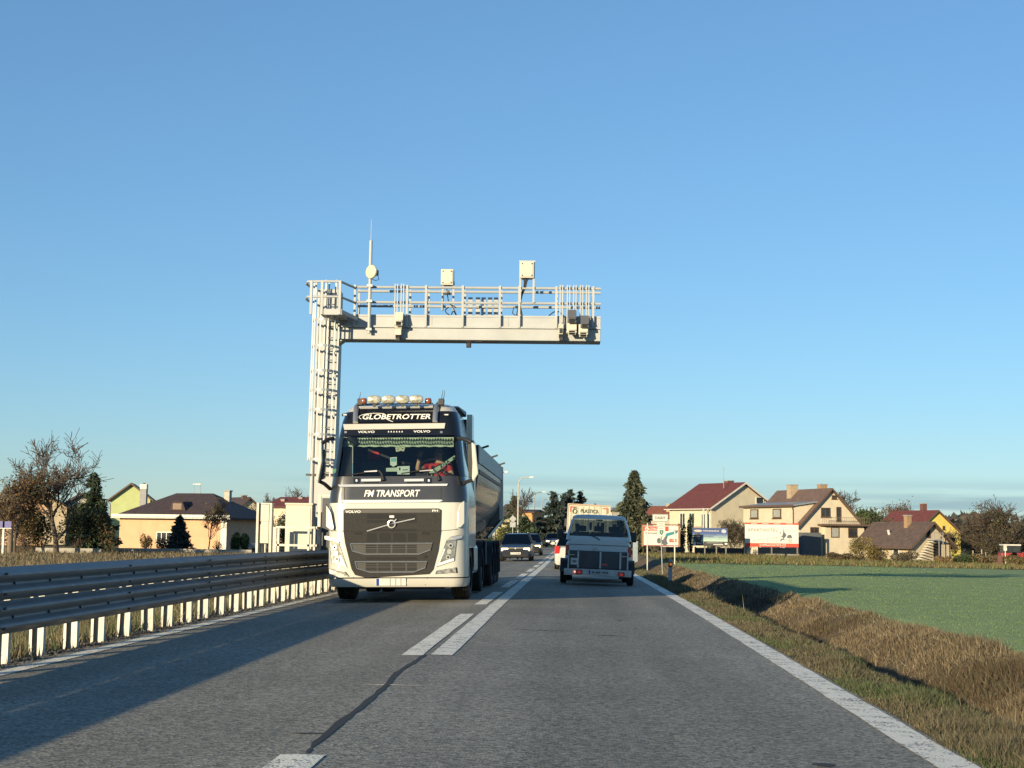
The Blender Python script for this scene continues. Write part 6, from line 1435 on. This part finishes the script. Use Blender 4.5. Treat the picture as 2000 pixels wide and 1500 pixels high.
# --- right: low brown barn
e3, r3 = zz(1062, 1783, 142)-.05, zz(1019, 1817, 146)-.45; BN = house('low barn-like house with a long weathered brown roof and outside stairs', 1782, 142, R(66), 8.6, 4.2, e3, r3, wallm('sand', (.46,.38,.27)), brn2, eave_w=((2.0,2.9,.5,1.2,dict(mull=0)),(4.5,5.4,.5,1.2,dict(mull=0))), gable_w=((1.55,1.95,zz(1056,1812,146),zz(1034,1812,146),dict(fm=bframe,pm=dark_in,door=True,mull=0)),), over=.5)
for k in range(9): MB().box(.35, 1.1, .0+k*.17, .16+k*.17, .1+k*(zz(1058,1812,146)-.1)/9, .16+k*(zz(1058,1812,146)-.1)/9).build('stair_tread', wtrim, BN)
MB().box(.003, 1.15, 1.56, 2.6, zz(1058,1812,146)-.1, zz(1058,1812,146)).build('landing', grey_c, BN)
for y in (1.6, 2.1, 2.55): MB().bar((1.1, y, 0 if y > 2 else zz(1058,1812,146)),(1.1, y, zz(1045,1812,146)), .05).build('railing_post', grey_c, BN)
MB().bar((1.1,1.6,zz(1046,1812,146)),(1.1,2.6,zz(1046,1812,146)), .05).build('railing', grey_c, BN); MB().box(.003, .06, 2.3, 3.1, -.2, zz(1066,1820,146)).build('dark_doorway', dark_in, BN)
chimney(BN, -3.0, 1.7, r3-.6, r3+.7, brick_c, .5); MB().bar((-4.6, .8, e3+.75),(-4.6, .65, e3+1.3), .22, .12).build('roof_vent', wtrim, BN)
# --- right: yellow house
e4, r4 = zz(1070, 1812, 185), zz(998, 1836, 188); YH = house('bright yellow gabled house with a dark red roof behind the barn', 1786, 182, R(68), 9.0, 6.4, zz(1042,1794,182), zz(1000,1836,186), wallm('yellow', (.62,.50,.12)), red_r, gable_w=((1.2,2.2,zz(1040,1805,186),zz(1027,1805,186),dict(mull=0,pm=lace)),(3.9,4.2,zz(1035,1845,188),zz(1028,1845,188),dict(mull=0,fm=bframe))), over=.3)
chimney(YH, -5.0, 4.75, r4-.6, r4+.8, M('dark_brick',(.13,.06,.05),.9), .6)
# --- right of the van, far: pale flat-roofed building and red roof
h5 = house('pale two-storey building half hidden behind the tall conifer', 1197, 240, R(60), 3.5, 4.0, zz(997,1200,240), zz(993,1200,240), wallm('pale', (.48,.45,.37)), metal_r, gable_w=((.6,1.5,3.2,4.6,dict(mull=0)),(2.2,3.1,3.2,4.6,dict(mull=0))), over=.5)
h6 = house('house with a faded red roof behind the town sign', 1330, 215, R(20), 5.5, 8, zz(1012,1320,215), zz(990,1300,217), wallm('grey_beige', (.36,.32,.27)), orr, over=.3, eave_w=((1.0,2.0,1.5,2.8),(3.2,4.2,1.5,2.8)))
chimney(h6, -2.4, 2.0, zz(1005,1300,215), zz(984,1300,215), M('pale_chimney',(.36,.28,.19),.9), .5)
# --- left: orange bungalow with hipped dark roof
e7 = zz(1008, 430, 128); r7 = zz(965, 330, 132)
ob = house('apricot bungalow with a dark hipped roof and roof dormer', 442, 128, R(12), 9.9, 8.0, e7, r7, wallm('apricot', (.58,.35,.21)), drk_r, eave_w=((5.0,6.4,.55,1.6,dict(mull=2)),), over=.55, hip=3.2, trim=wtrim, name='bungalow')
MB().box(-10.4, .5, -.62, -.56, e7-.12, e7+.1).build('white_fascia', wtrim, ob)
dx0, dz0 = -5.6, e7+.45
MB().prism([(dx0,.55,dz0),(dx0+1.5,.55,dz0),(dx0+1.2,.55,dz0+.75),(dx0+.3,.55,dz0+.75)], [(dx0,2.4,dz0),(dx0+1.5,2.4,dz0),(dx0+1.2,2.4,dz0+.8),(dx0+.3,2.4,dz0+.8)]).build('dormer', drk_r, ob); dw_ = MB().box(dx0+.35, dx0+1.15, .50, .545, dz0+.1, dz0+.6).build('dormer_window', M('tan_frame',(.25,.16,.10),.7), ob); MB().box(dx0+.42, dx0+1.08, .48, .497, dz0+.16, dz0+.54).build('pane', M('brown_blind',(.16,.10,.07),.6), dw_)
MB().box(-.5, .03, -.1, -.003, -.1, e7-.1).build('corner_pillar', wtrim, ob)
chimney(ob, -2.2, 4.8, r7-1.6, zz(958,388,132), M('grey_white_chimney',(.40,.38,.33),.9), .5)
q = P(385, 958, 133); at = thing('tv_aerial', 'white rectangular rooftop aerial bracket on the bungalow', 'aerial', q)
MB().bar(P(377,945.5,133), P(392.5,945.5,133), .1, .08).build('top_bar', wtrim, at, world=True)
for px in (379, 391.5): MB().bar(P(px,946,133), P(px,972,133), .045).build('leg', grey_c, at, world=True)
MB().bar(P(370,963,133), P(386,962,133), .03).build('aerial_boom', grey_c, at, world=True)
# --- left: houses behind
h8 = house('house with a lime-green gable and brown verge boards behind the bungalow', 214, 160, R(78), 6, 4.0, zz(974,214,160), zz(946,243,160), wallm('lime', (.42,.47,.22)), brn_r, over=.35)
c8 = P(281, 960, 158); ch = thing('chimney_stack', 'tall grey chimney with a white top behind the bungalow roof', 'chimney', (c8.x, c8.y, g(c8.x, c8.y)))
MB().box(c8.x-.33, c8.x+.33, c8.y-.3, c8.y+.3, g(c8.x, c8.y), P(281,955,158).z).build('shaft', grey_c, ch, world=True); MB().box(c8.x-.35, c8.x+.35, c8.y-.32, c8.y+.32, P(281,955,158).z+.003, P(281,946,158).z).build('white_head', wtrim, ch, world=True); MB().box(c8.x-.1, c8.x+.1, c8.y-.1, c8.y+.1, P(281,946,158).z, P(281,943,158).z).build('pot', gutter, ch, world=True)
h9 = house('cream house whose gable edge rises right of the bungalow', 442, 172, R(55), 6, 5.2, zz(1012,442,172), zz(972,456,172), wallm('cream', (.54,.48,.36)), drk_r, over=.3)
chimney(h9, -1.5, 2.6, zz(985,448,172), zz(967,448,172), gutter, .5)
h10 = house('long low cream house with a dark red roof behind the cabinets', 588, 190, R(25), 5.5, 7, zz(990,570,190), zz(972,560,192), wallm('cream', (.54,.48,.36)), red_r, over=.35); chimney(h10, -4.2, 2.0, zz(990,540,190), zz(975,540,190), M('pink_brick',(.40,.24,.18),.9), .55); chimney(h10, -2.2, 3.0, zz(985,556,190), zz(971,556,190), M('pink_brick',(.40,.24,.18),.9), .55)
h11 = house('orange-walled house cut by the left picture edge', 2, 150, R(70), 6, 4, zz(985,2,150), zz(964,-10,150), wallm('apricot', (.58,.35,.21)), drk_r)
h12 = house('beige gabled house showing through the bare tree', 45, 165, R(72), 5, 4.4, zz(990,45,165), zz(966,65,165), wallm('sand', (.46,.38,.27)), brn_r)
h13 = house('pale house with a dark gable roof behind the dark conifer', 124, 170, R(68), 5, 3.6, zz(985,124,170), zz(965,140,170), wallm('pale', (.48,.45,.37)), drk_r)
# --- centre
h14 = house('house with a yellow gable strip behind the trailer', 980, 205, R(75), 6, 3.6, zz(1014,978,205), zz(985,998,205), wallm('lemon', (.55,.48,.28)), drk_r, over=.3); chimney(h14, -.6, 1.5, zz(1000,990,205), zz(984,990,205), M('pink_brick',(.40,.24,.18),.9), .5)
h15 = house('orange-walled house left of the distant road', 1040, 225, R(15), 3.2, 6, zz(1004,1030,225), zz(1000,1030,228), wallm('orange', (.60,.30,.11)), drk_r, eave_w=((.8,1.6,1.4,2.6,dict(mull=0)),), over=.25)
h16 = house('low house with a brown roof at the end of the road', 1100, 330, R(20), 2.8, 6, zz(1038,1095,330), zz(1029,1090,330), wallm('sand', (.46,.38,.27)), brn_r, over=.3)
h17 = house('red brick house deep in the street on the left', 1068, 300, R(30), 2.6, 5, zz(1026,1065,300), zz(1014,1060,300), wallm('brick_red', (.22,.09,.07)), brn_r, over=.3)
# ================================================================ street furniture, billboards, signs
polem = M('lamp_post_grey', (.22,.24,.24), .5, .4); conc = M('concrete_pole', (.40,.38,.33), .8)
def lamp_post(label, px, Y, ptop, pxh, concrete=False):
    b = PG(px, Y); zt_ = P(px, ptop, Y).z-b.z; arm = P(pxh, ptop, Y).x-P(px, ptop, Y).x
    t_ = thing('street_lamp', label, 'street lamp', b, group='street lamps along the road')
    pts = [(0,0,0),(0,0,zt_-.9)]+[(arm*.35*(1-math.cos(a)), 0, zt_-.9+.85*math.sin(a)) for a in np.linspace(.2, math.pi/2, 6)]+[(arm*.8, 0, zt_)]
    MB().tube(pts, [.11,.08]+[.06]*6+[.05], 8).build('pole', conc if concrete else polem, t_, smooth=True)
    MB().prism([(arm*.7,-.12,zt_-.06),(arm*1.05,-.14,zt_-.05),(arm*1.05,.14,zt_-.05),(arm*.7,.12,zt_-.06)], [(arm*.72,-.06,zt_+.1),(arm*1.0,-.08,zt_+.14),(arm*1.0,.08,zt_+.14),(arm*.72,.06,zt_+.1)]).build('lamp_head', M('pale_lamp_head',(.5,.52,.5),.4), t_, bevel=.02)
lamp_post('street lamp whose head peeps out behind the tipper trailer', 966, 150, 922, 990)
lamp_post('nearest full street lamp with a pale concrete pole', 1011, 178, 932, 1040, True)
lamp_post('second street lamp with a dark pole', 1042.5, 235, 961, 1064)
lamp_post('third street lamp in front of the spruces', 1058, 300, 975, 1074)
lamp_post('short street lamp above the distant off-road car', 1069, 350, 1008, 1081)
# back of a diamond road sign
b = PG(1001, 112); sg = thing('road_sign', 'back of a grey diamond road sign with a square plate under it', 'road sign', b)
sgm = M('sign_back_grey', (.30,.31,.31), .5, .4)
zc = P(1001,1013.5,112).z-b.z; zp = P(1001,1024.5,112).z-b.z
MB().tube([(0,.03,0),(0,.03,zc+.25)], .03, 8).build('post', sgm, sg); MB().prism([(-.27,0,zc),(0,0,zc-.27),(.27,0,zc),(0,0,zc+.27)], [(-.27,.015,zc),(0,.015,zc-.27),(.27,.015,zc),(0,.015,zc+.27)]).build('diamond_plate', sgm, sg); MB().box(-.2, .2, 0, .015, zp-.19, zp+.19).build('square_plate', sgm, sg)
# town sign
TYs = 82; b = PG(1293, TYs); ts = thing('town_sign', 'white town name sign with smaller plates and a green crest on a leaning post', 'town sign', b); tz = INV[ts.name]
TS = lambda px, py: tz @ P(px, py, TYs)
signw = M('white_sign_face', (.58,.57,.50), .5, var=.03)
p0, p1 = TS(1294.5,1085), TS(1290,1004); MB().tube([(p0.x,.06,-.2),(p1.x,.06,p1.z)], .032, 8).build('post', polem, ts, smooth=True)
def splate(name, a, c_, mat, y=0., par=ts, bev=.0):
    A, C = TS(*a), TS(*c_); return MB().box(min(A.x,C.x), max(A.x,C.x), y, y+.02, min(A.z,C.z), max(A.z,C.z)).build(name, mat, par, bevel=bev)
pl = splate('name_plate', (1274.5,1004), (1305,1019), signw, 0, bev=.008)
A, C = TS(1274.5,1004), TS(1305,1019); c_ = (A+C)/2; wv, hv = abs(C.x-A.x), abs(C.z-A.z)
for a0, a1, b0_, b1_ in ((-.48,.48,-.46,-.42),(-.48,.48,.42,.46),(-.485,-.465,-.42,.42),(.465,.485,-.42,.42)): MB().box(c_.x+a0*wv, c_.x+a1*wv, -.004, -.001, c_.z+b0_*hv, c_.z+b1_*hv).build('border', ink, pl)
text('DASNÝ', ink, pl, (c_.x, -.004, c_.z+.02), wv*.66, hv*.5, bold=True)
p2 = splate('small_plate', (1283,1020.2), (1298,1028.5), signw); A, C = TS(1283,1020.2), TS(1298,1028.5)
for k in (.32, .68): 
    cz = A.z+(C.z-A.z)*k; MB().box((A.x+C.x)/2-.13, (A.x+C.x)/2+.13, -.004, -.001, cz-.015, cz+.015).build('print_line', M('grey_print2',(.22,.22,.2),.7), p2)
p3 = splate('crest_plate', (1284.5,1029), (1299,1049), signw); c3 = TS(1292, 1040)
MB().prism([(c3.x-.1,-.004,c3.z+.12),(c3.x+.1,-.004,c3.z+.12),(c3.x+.1,-.004,c3.z-.04),(c3.x,-.004,c3.z-.15),(c3.x-.1,-.004,c3.z-.04)], [(c3.x-.1,-.001,c3.z+.12),(c3.x+.1,-.001,c3.z+.12),(c3.x+.1,-.001,c3.z-.04),(c3.x,-.001,c3.z-.15),(c3.x-.1,-.001,c3.z-.04)]).build('crest', M('dark_green_crest',(.02,.10,.06),.5), p3)
MB().prism([(c3.x-.05,-.007,c3.z+.07),(c3.x+.03,-.007,c3.z+.08),(c3.x+.05,-.007,c3.z-.05),(c3.x-.02,-.007,c3.z-.07)], [(c3.x-.05,-.0045,c3.z+.07),(c3.x+.03,-.0045,c3.z+.08),(c3.x+.05,-.0045,c3.z-.05),(c3.x-.02,-.0045,c3.z-.07)]).build('crest_charge', M('sage_charge',(.25,.38,.28),.5), p3)
MB().box(c3.x-.11, c3.x+.11, -.004, -.001, c3.z+.19, c3.z+.22).build('print_line', M('grey_print2',(.22,.22,.2),.7), p3); MB().box(c3.x-.09, c3.x+.09, -.004, -.001, c3.z-.24, c3.z-.21).build('print_line', M('grey_print2',(.22,.22,.2),.7), p3)
for px, top, Yd, lab in ((1264.5,1022,92,'bare white pole left of the town sign'),(1318,1037,90,'shorter bare white pole right of the town sign')):
    b = PG(px, Yd); t_ = thing('marker_pole', lab, 'pole', b); MB().tube([(0,0,-.2),(0,0,P(px,top,Yd).z-b.z)], .035, 8).build('shaft', M('white_pole',(.55,.54,.48),.6), t_, smooth=True); MB().lathe([(.036,0),(.045,.03),(.001,.05)], (0,0,P(px,top,Yd).z-b.z), 'Z', 8).build('cap', polem, t_)
# delineator post
b = P(1308, 1128, 46); b = Vector((b.x, 46, g(b.x, 46))); dl = thing('delineator_post', 'grey plastic roadside marker post with an orange reflector', 'marker post', b); dz = P(1309, 1092, 46).z-b.z; df = M('weathered_grey_plastic', (.36,.38,.39), .7, dirt=.3)
def dring(z, s=1.): return [(-.06*s,-.02,z),(.06*s,-.02,z),(.045*s,.05,z),(-.045*s,.05,z)]
ln = .04
MB().loft([[(x+ln*z, y, z) for x, y, z in dring(z)] for z in (-.1, .2, .5, dz-.12, dz-.03)]+[[(x+ln*dz, y, dz) for x, y, z in dring(dz, .7)]], True).face([(x+ln*dz, y, dz) for x, y, z in dring(dz, .7)]).build('body', df, dl)
zq = P(1309,1098,46).z-b.z; MB().prism([(-.061+ln*zq,-.03,zq-.15),(.061+ln*zq,-.03,zq-.13),(.063+ln*zq,-.03,zq+.02),(-.059+ln*zq,-.03,zq+0)], [(-.061+ln*zq,-.0205,zq-.15),(.061+ln*zq,-.0205,zq-.13),(.063+ln*zq,-.0205,zq+.02),(-.059+ln*zq,-.0205,zq+0)]).build('black_band', ink, dl)
MB().box(-.03+ln*zq, .035+ln*zq, -.038, -.031, zq-.10, zq-.02).build('reflector', M('orange_reflector',(.85,.22,.03),.3,emit=((1,.25,.03),.25)), dl)
# grey-blue meter cabinet
b = PG(1241, 118); bc = thing('meter_cabinet', 'small grey-blue meter cabinet beside the conifers', 'cabinet', b); zt_ = P(1241,1058,118).z-b.z
mc = M('grey_blue_cabinet', (.22,.27,.31), .6); MB().box(-.19, .19, -.15, .15, -.1, zt_).build('body', mc, bc, bevel=.01); MB().box(-.16, .16, -.165, -.151, .15, zt_-.05).build('door', mc, bc, bevel=.005); MB().box(-.21, .21, -.18, .18, zt_+.002, zt_+.04).build('lid', mc, bc)

def billboard(label, px0, px1, py0, py1, Y, back, legs=(.1,.9), rz=0.):
    A, C = P(px0, py1, Y), P(px1, py0, Y); w_, h_ = C.x-A.x, C.z-A.z; cx_ = (A.x+C.x)/2; gz_ = g(cx_, Y)
    t_ = thing('billboard', label, 'billboard', (cx_, Y, gz_), rz=rz); z0 = A.z-gz_
    pn = MB().box(-w_/2, w_/2, 0, .08, z0, z0+h_).build('panel', back, t_)
    for u in legs: MB().bar((-w_/2+u*w_, .14, -.3),(-w_/2+u*w_, .14, z0+h_*.9), .12).build('leg', M('dull_billboard_leg',(.16,.15,.13),.8), t_)
    def fx(u, v, d=.0): return (-w_/2+u*w_, -.004-d, z0+v*h_)
    def rect(name, u0, u1, v0, v1, m, d=0.): a = fx(u0, v0, d); c_ = fx(u1, v1, d); return MB().box(a[0], c_[0], -.008-d, -.002-d, a[2], c_[2]).build(name, m, pn)
    def poly(name, pts, m, d=0.): q = [fx(u, v, d) for u, v in pts]; return MB().prism([(x, y-.004, z) for x, y, z in q], [(x, y+.002, z) for x, y, z in q]).build(name, m, pn)
    def txt(s, u, v, wu, hv, m, d=.006, **k): return text(s, m, pn, fx(u, v, d+.004), wu*w_, hv*h_, **k)
    return t_, pn, rect, poly, txt, w_, h_, z0
bw = M('billboard_white', (.62,.60,.54), .6, var=.02); bred = M('billboard_red', (.62,.06,.03), .6, var=.03); bgrey = M('billboard_grey_print', (.10,.11,.13), .6); bpink = M('print_rose', (.42,.20,.18), .6)
# white and red hotel billboard
t_, pn, rect, poly, txt, w_, h_, z0 = billboard('large white and red billboard with a castle silhouette in front of the balcony house', 1455, 1559.5, 1022, 1067.5, 146, bw, (.02,.5,.98))
rect('red_band', 0, 1, 0, .15, bred); rect('red_band', 0, 1, .93, 1.0, bred)
txt('APARTHOTEL', .33, .70, .56, .13, bpink, bold=True, spacing=1.25); txt('DOPRACHATICE.CZ', .52, .075, .49, .085, bw, bold=True, spacing=1.2); txt('apartmány', .90, .68, .12, .05, bpink)
for u in (.17, .38, .6, .83): rect('print_line', u-.06, u+.06, .955, .975, bw, .006)
poly('castle_print', [(.66,.40),(.70,.48),(.715,.62),(.725,.82),(.735,.62),(.765,.55),(.775,.48),(.72,.33),(.70,.42)], bgrey); poly('castle_print', [(.65,.55),(.66,.66),(.67,.55)], bgrey); poly('castle_print', [(.78,.38),(.80,.50),(.86,.52),(.885,.38)], bgrey); poly('castle_print', [(.66,.22),(.66,.30),(.69,.36),(.73,.34),(.76,.28),(.77,.22),(.74,.30),(.70,.31)], bgrey)
for u in (.80,.825,.85,.87): rect('castle_column', u, u+.008, .18, .36, bgrey)
for k, u in enumerate((.16,.24,.33,.42,.52,.58)): rect('roofline_print', u, u+.065, .26+.03*k, .272+.03*k, bgrey); rect('roofline_print', u, u+.006, .18, .26+.03*k, bgrey)
# blue tyre billboard
grad = M('billboard_navy', (.02,.045,.16), .6); t_, pn, rect, poly, txt, w_, h_, z0 = billboard('blue and black tyre-shop billboard in front of the cream house', 1352.5, 1421, 1031.5, 1065.5, 142, grad, (.35,.68,.95), rz=R(-8))
for k in range(5):
    c0 = np.array((.03,.07,.24))*(1-k/4)+np.array((.34,.47,.38))*(k/4); rect('sky_band', .0, 1, .24+.10*(4-k), .24+.10*(5-k)+.002, M(f'sky_band_tone_{k}', tuple(c0), .6))
rect('black_strip', 0, 1, 0, .238, ink)
txt('www.pneuch.cz', .53, .83, .46, .10, bw, bold=True); txt('PRODEJ PNEU A SERVIS', .50, .62, .42, .07, grad); txt('PNEUSERVIS', .45, .52, .31, .07, grad, bold=True)
n_ = 16; el = lambda cu, cv, ru, rv: [(cu+ru*math.cos(2*math.pi*k/n_), cv+rv*math.sin(2*math.pi*k/n_)) for k in range(n_)]
poly('oval_logo', el(.16,.83,.12,.06), M('logo_tan',(.45,.38,.28),.6)); poly('round_badge', el(.89,.82,.07,.11), M('badge_steel',(.35,.38,.45),.6)); poly('tyre_print', el(.15,.45,.115,.27), ink, .006); poly('tyre_print_hub', el(.18,.45,.05,.14), M('tyre_grey',(.13,.13,.14),.6), .010)
for k in range(5): poly('tyre_tread', [(.06+.012*k,.28+.09*k),(.13,.26+.09*k),(.13,.29+.09*k),(.06+.012*k,.31+.09*k)], M('tyre_grey',(.13,.13,.14),.6), .014)
rect('badge_white', .02, .10, .04, .20, bw, .006); txt('DALY', .23, .14, .2, .10, bw, bold=True); rect('print_line', .60, .87, .05, .09, bw, .006); rect('print_line', .40, .85, .15, .18, M('grey_print3',(.3,.3,.28),.6), .006); rect('badge_white', .92, .99, .08, .17, bw, .006)
# red and white tool billboard
t_, pn, rect, poly, txt, w_, h_, z0 = billboard('white billboard with red headline and teal power tool behind the town sign', 1257, 1325, 1027.5, 1066, 138, bw, (.1,.9), rz=R(4))
wood = M('ochre_timber', (.28,.16,.08), .8)
for u in (-.06, 1.0): MB().box(-w_/2+u*w_, -w_/2+(u+.055)*w_, -.02, .1, z0-.05, z0+h_+.05).build('timber_post', wood, t_)
MB().box(-w_/2-.06*w_, w_/2+.06*w_, -.02, .1, z0+h_+.053, z0+h_+.14).build('timber_top', M('dark_red_timber',(.18,.05,.04),.8), t_)
rect('red_headline', .0, .72, .74, .97, bred); txt('HORNBACH', .38, .82, .42, .13, bw, bold=True); txt('VELKÁ AKCE', .32, .93, .30, .05, bw); poly('round_logo', el(.09,.84,.06,.10), bw, .006); poly('round_logo_inner', el(.09,.82,.03,.05), bred, .010)
txt('VRTACÍ KLADIVO', .24, .64, .40, .09, ink, bold=True)
teal = M('teal_tool', (.03,.22,.26), .6); poly('tool_print', [(.62,.50),(.66,.64),(.80,.70),(.97,.76),(.98,.66),(.86,.58),(.74,.52),(.64,.46)], teal); poly('tool_print_dark', [(.62,.48),(.70,.50),(.66,.30),(.70,.10),(.60,.02),(.52,.12),(.48,.28),(.56,.32)], bgrey); poly('tool_wheel', el(.44,.26,.06,.14), bgrey, .006); poly('tool_print_dark', [(.86,.74),(.99,.80),(.99,.72),(.94,.68)], bgrey, .006)
rect('price_tag', .74, .95, .20, .36, bred); txt('1 190,-', .845, .28, .17, .10, bw, bold=True); rect('foot_strip', 0, 1, 0, .05, M('dusky_rose_strip',(.30,.10,.12),.6))
# low wall, fence posts and clutter under the billboards
wl = M('grey_garden_wall', (.20,.19,.17), .9, var=.2, bump=.3)
def lowwall(label, pa, pb, Y, top, m=wl, name='garden_wall', th=.2):
    a, c_ = PG(pa, Y), PG(pb, Y); t_ = thing(name, label, 'wall', a); zt_ = P((pa+pb)/2, top, Y).z
    n = max(2, int((c_.x-a.x)/2.2)); xs_ = np.linspace(0, c_.x-a.x, n+1)
    for i in range(n): MB().box(xs_[i]+.01, xs_[i+1]-.01, 0, th, -.4, zt_-a.z).build('wall_panel', m, t_)
    for x_ in xs_: MB().box(x_-.06, x_+.06, -.04, th+.04, -.4, zt_-a.z+.08).build('pillar', m, t_)
lowwall('low grey garden wall under the hotel billboard', 1482, 1560, 149, 1070)
lowwall('dark low fence wall under the tyre billboard', 1358, 1452, 147, 1070, M('dark_fence_wall',(.06,.055,.05),.9))
lowwall('dark hedge-like wall under the tool billboard', 1250, 1335, 142, 1068, M('dark_fence_wall',(.06,.055,.05),.9))
kerbm = M('pale_kerb', (.32,.30,.26), .85, var=.2)
for pa, pb, Yd, tp_, lab in ((70,198,108,1070.5,'pale garden kerb under the tall bare tree'),(225,492,117,1072,'pale garden kerb in front of the bungalow')):
    a, c_ = PG(pa, Yd), PG(pb, Yd); zt_ = P((pa+pb)/2, tp_, Yd).z; o = MB().prism([(a.x,Yd,a.z-.3),(c_.x,Yd,c_.z-.3),(c_.x,Yd,max(zt_,c_.z+.05)),(a.x,Yd,max(zt_,a.z+.05))], [(a.x,Yd+.2,a.z-.3),(c_.x,Yd+.2,c_.z-.3),(c_.x,Yd+.2,max(zt_,c_.z+.05)),(a.x,Yd+.2,max(zt_,a.z+.05))]).build('garden_kerb', kerbm); tag(o, lab, 'kerb')
# left edge information board
b = PG(7, 98); ib = thing('information_board', 'small violet-blue board on a white post at the left picture edge', 'sign', b); z0, z1 = P(7,1031,98).z-b.z, P(7,1018,98).z-b.z
MB().box(-.7, .45, 0, .04, z0, z1).build('panel', M('violet_blue_panel',(.10,.10,.28),.6,var=.3,scale=9), ib); MB().box(-.72, .47, -.005, .045, z0-.05, z0-.003).build('frame', wtrim, ib); MB().bar((-.05,.06,-.2),(-.05,.06,z1), .12).build('post', wtrim, ib)
b = PG(20, 103); tk = thing('timber_post', 'thick pale timber post beside the violet-blue board', 'post', b); MB().tube([(0,0,-.2),(0,0,P(20,1032,103).z-b.z)], [.2,.17], 10).build('shaft', barkl, tk, smooth=True); MB().lathe([(.175,0),(.15,.05),(.001,.06)], (0,0,P(20,1032,103).z-b.z), 'Z', 10).build('top', barkl, tk)
# flatbed cart near the hedge
b = PG(488, 122); ct = thing('flat_cart', 'small grey flat trailer parked by the clipped hedge', 'cart', b); MB().box(-.5, .55, 0, .8, .45, .8).build('box', grey_c, ct, bevel=.01); MB().bar((-.5,.4,.4),(-1.0,.4,.35), .06).build('drawbar', grey_c, ct)
for sx in (-.3, .35): MB().lathe([(.001,-.06),(.22,-.06),(.22,.06),(.001,.06)], (sx, .0, .22), 'Y', 14).build('wheel', rubber2, ct)
# tractor
TYt = 131; b = PG(1972, TYt); tc_ = thing('tractor', 'red farm tractor with a white cab roof at far right', 'tractor', b); ti = INV[tc_.name]; TL2 = lambda px, py, y=0.: ti @ P(px, py, TYt+y)
tred = M('tractor_red', (.26,.035,.03), .45, var=.1, dirt=.2); q = lambda px, py: TL2(px, py)
zr_ = q(1970,1063).z; zs_ = q(1970,1078).z; xl, xr = q(1956,1070).x, q(1989,1070).x
MB().box(xl-.02, xr+.05, -.7, .7, zr_-.12, zr_).build('cab_roof', wtrim, tc_, bevel=.04)
for x_ in (xl+.04, (xl+xr)/2, xr-.02):
    for y_ in (-.62, .62): MB().bar((x_, y_, zs_-.1),(x_, y_, zr_-.12), .06).build('cab_post', ink, tc_)
MB().box(xl+.03, xr, -.6, .6, zs_-.05, zr_-.13).build('cab_glass', pane_m, tc_)
MB().box(xl-.15, xr+.3, -.55, .55, zs_-.45, zs_-.06).build('body', tred, tc_, bevel=.05); MB().box(xr+.05, xr+1.5, -.35, .35, zs_-.45, zs_+.02).build('bonnet', tred, tc_, bevel=.08)
cw = q(1976,1090); rw_ = .62
for y_ in (-.7, .7):
    w_ = MB().lathe([(rw_*.55,-.18),(rw_*.9,-.18),(rw_,-.1),(rw_,.1),(rw_*.9,.18),(rw_*.55,.18)], (cw.x, y_, rw_), 'Y', 24).build('rear_wheel', rubber2, tc_, smooth=True); MB().lathe([(.001,-.12),(rw_*.3,-.1),(rw_*.57,-.15)], (cw.x, y_, rw_), 'Y', 20).build('rim', M('cream_rim',(.55,.5,.38),.5), w_, smooth=True)
    MB().lathe([(.2,-.12),(.36,-.12),(.40,-.05),(.40,.05),(.36,.12),(.2,.12)], (xr+1.2, y_*.85, .4), 'Y', 18).build('front_wheel', rubber2, tc_, smooth=True)
    rows = [[(cw.x+.74*math.cos(t), y_+dy, rw_+.74*math.sin(t)) for t in np.linspace(.2, math.pi-.1, 10)] for dy in (-.2,.2)]; MB().loft(rows).build('mudguard', tred, tc_, smooth=True)
MB().box(q(1946,1080).x, q(1955,1080).x, -.5, .5, .4, zs_-.25).build('rear_linkage', M('rusty_red',(.13,.06,.045),.8), tc_, bevel=.03)
b = PG(1963, 128); mb_ = thing('letter_box_post', 'white box on a thin post in front of the tractor', 'post box', b); zt_ = P(1963,1066,128).z-b.z; MB().bar((0,0,-.3),(0,0,zt_-.3), .06).build('post', wtrim, mb_); MB().box(-.12, .12, -.1, .1, zt_-.4, zt_).build('box', wtrim, mb_, bevel=.01); MB().box(-.1, .1, -.11, -.101, zt_-.12, zt_-.09).build('slot', ink, mb_)
b = PG(1929, 150); ld = thing('leaning_ladder', 'short pale ladder standing left of the tractor', 'ladder', b); zt_ = P(1929,1066,150).z-b.z
for x_ in (-.16, .16): MB().bar((x_,0,0),(x_,.3,zt_), .05).build('stile', wtrim, ld)
for k in range(6): MB().bar((-.16,.3*k/6+.02,.2+k*zt_/6.5),(.16,.3*k/6+.02,.2+k*zt_/6.5), .045).build('rung', wtrim, ld)
for px, Yd, top, lab in ((1900,135,1075,'thin pale fence post left of the ladder'),(1917,136,1073,'second thin pale fence post beside the ladder'),(1614,140,1060,'thin fence post before the balcony house'),(1635,140,1070,'shorter fence post before the balcony house')):
    b = PG(px, Yd); o = MB().bar((b.x,b.y,b.z-.2),(b.x,b.y,P(px,top,Yd).z), .07).build('fence_post', M('weathered_post',(.36,.33,.27),.8), bevel=.01); tag(o, lab, 'post')
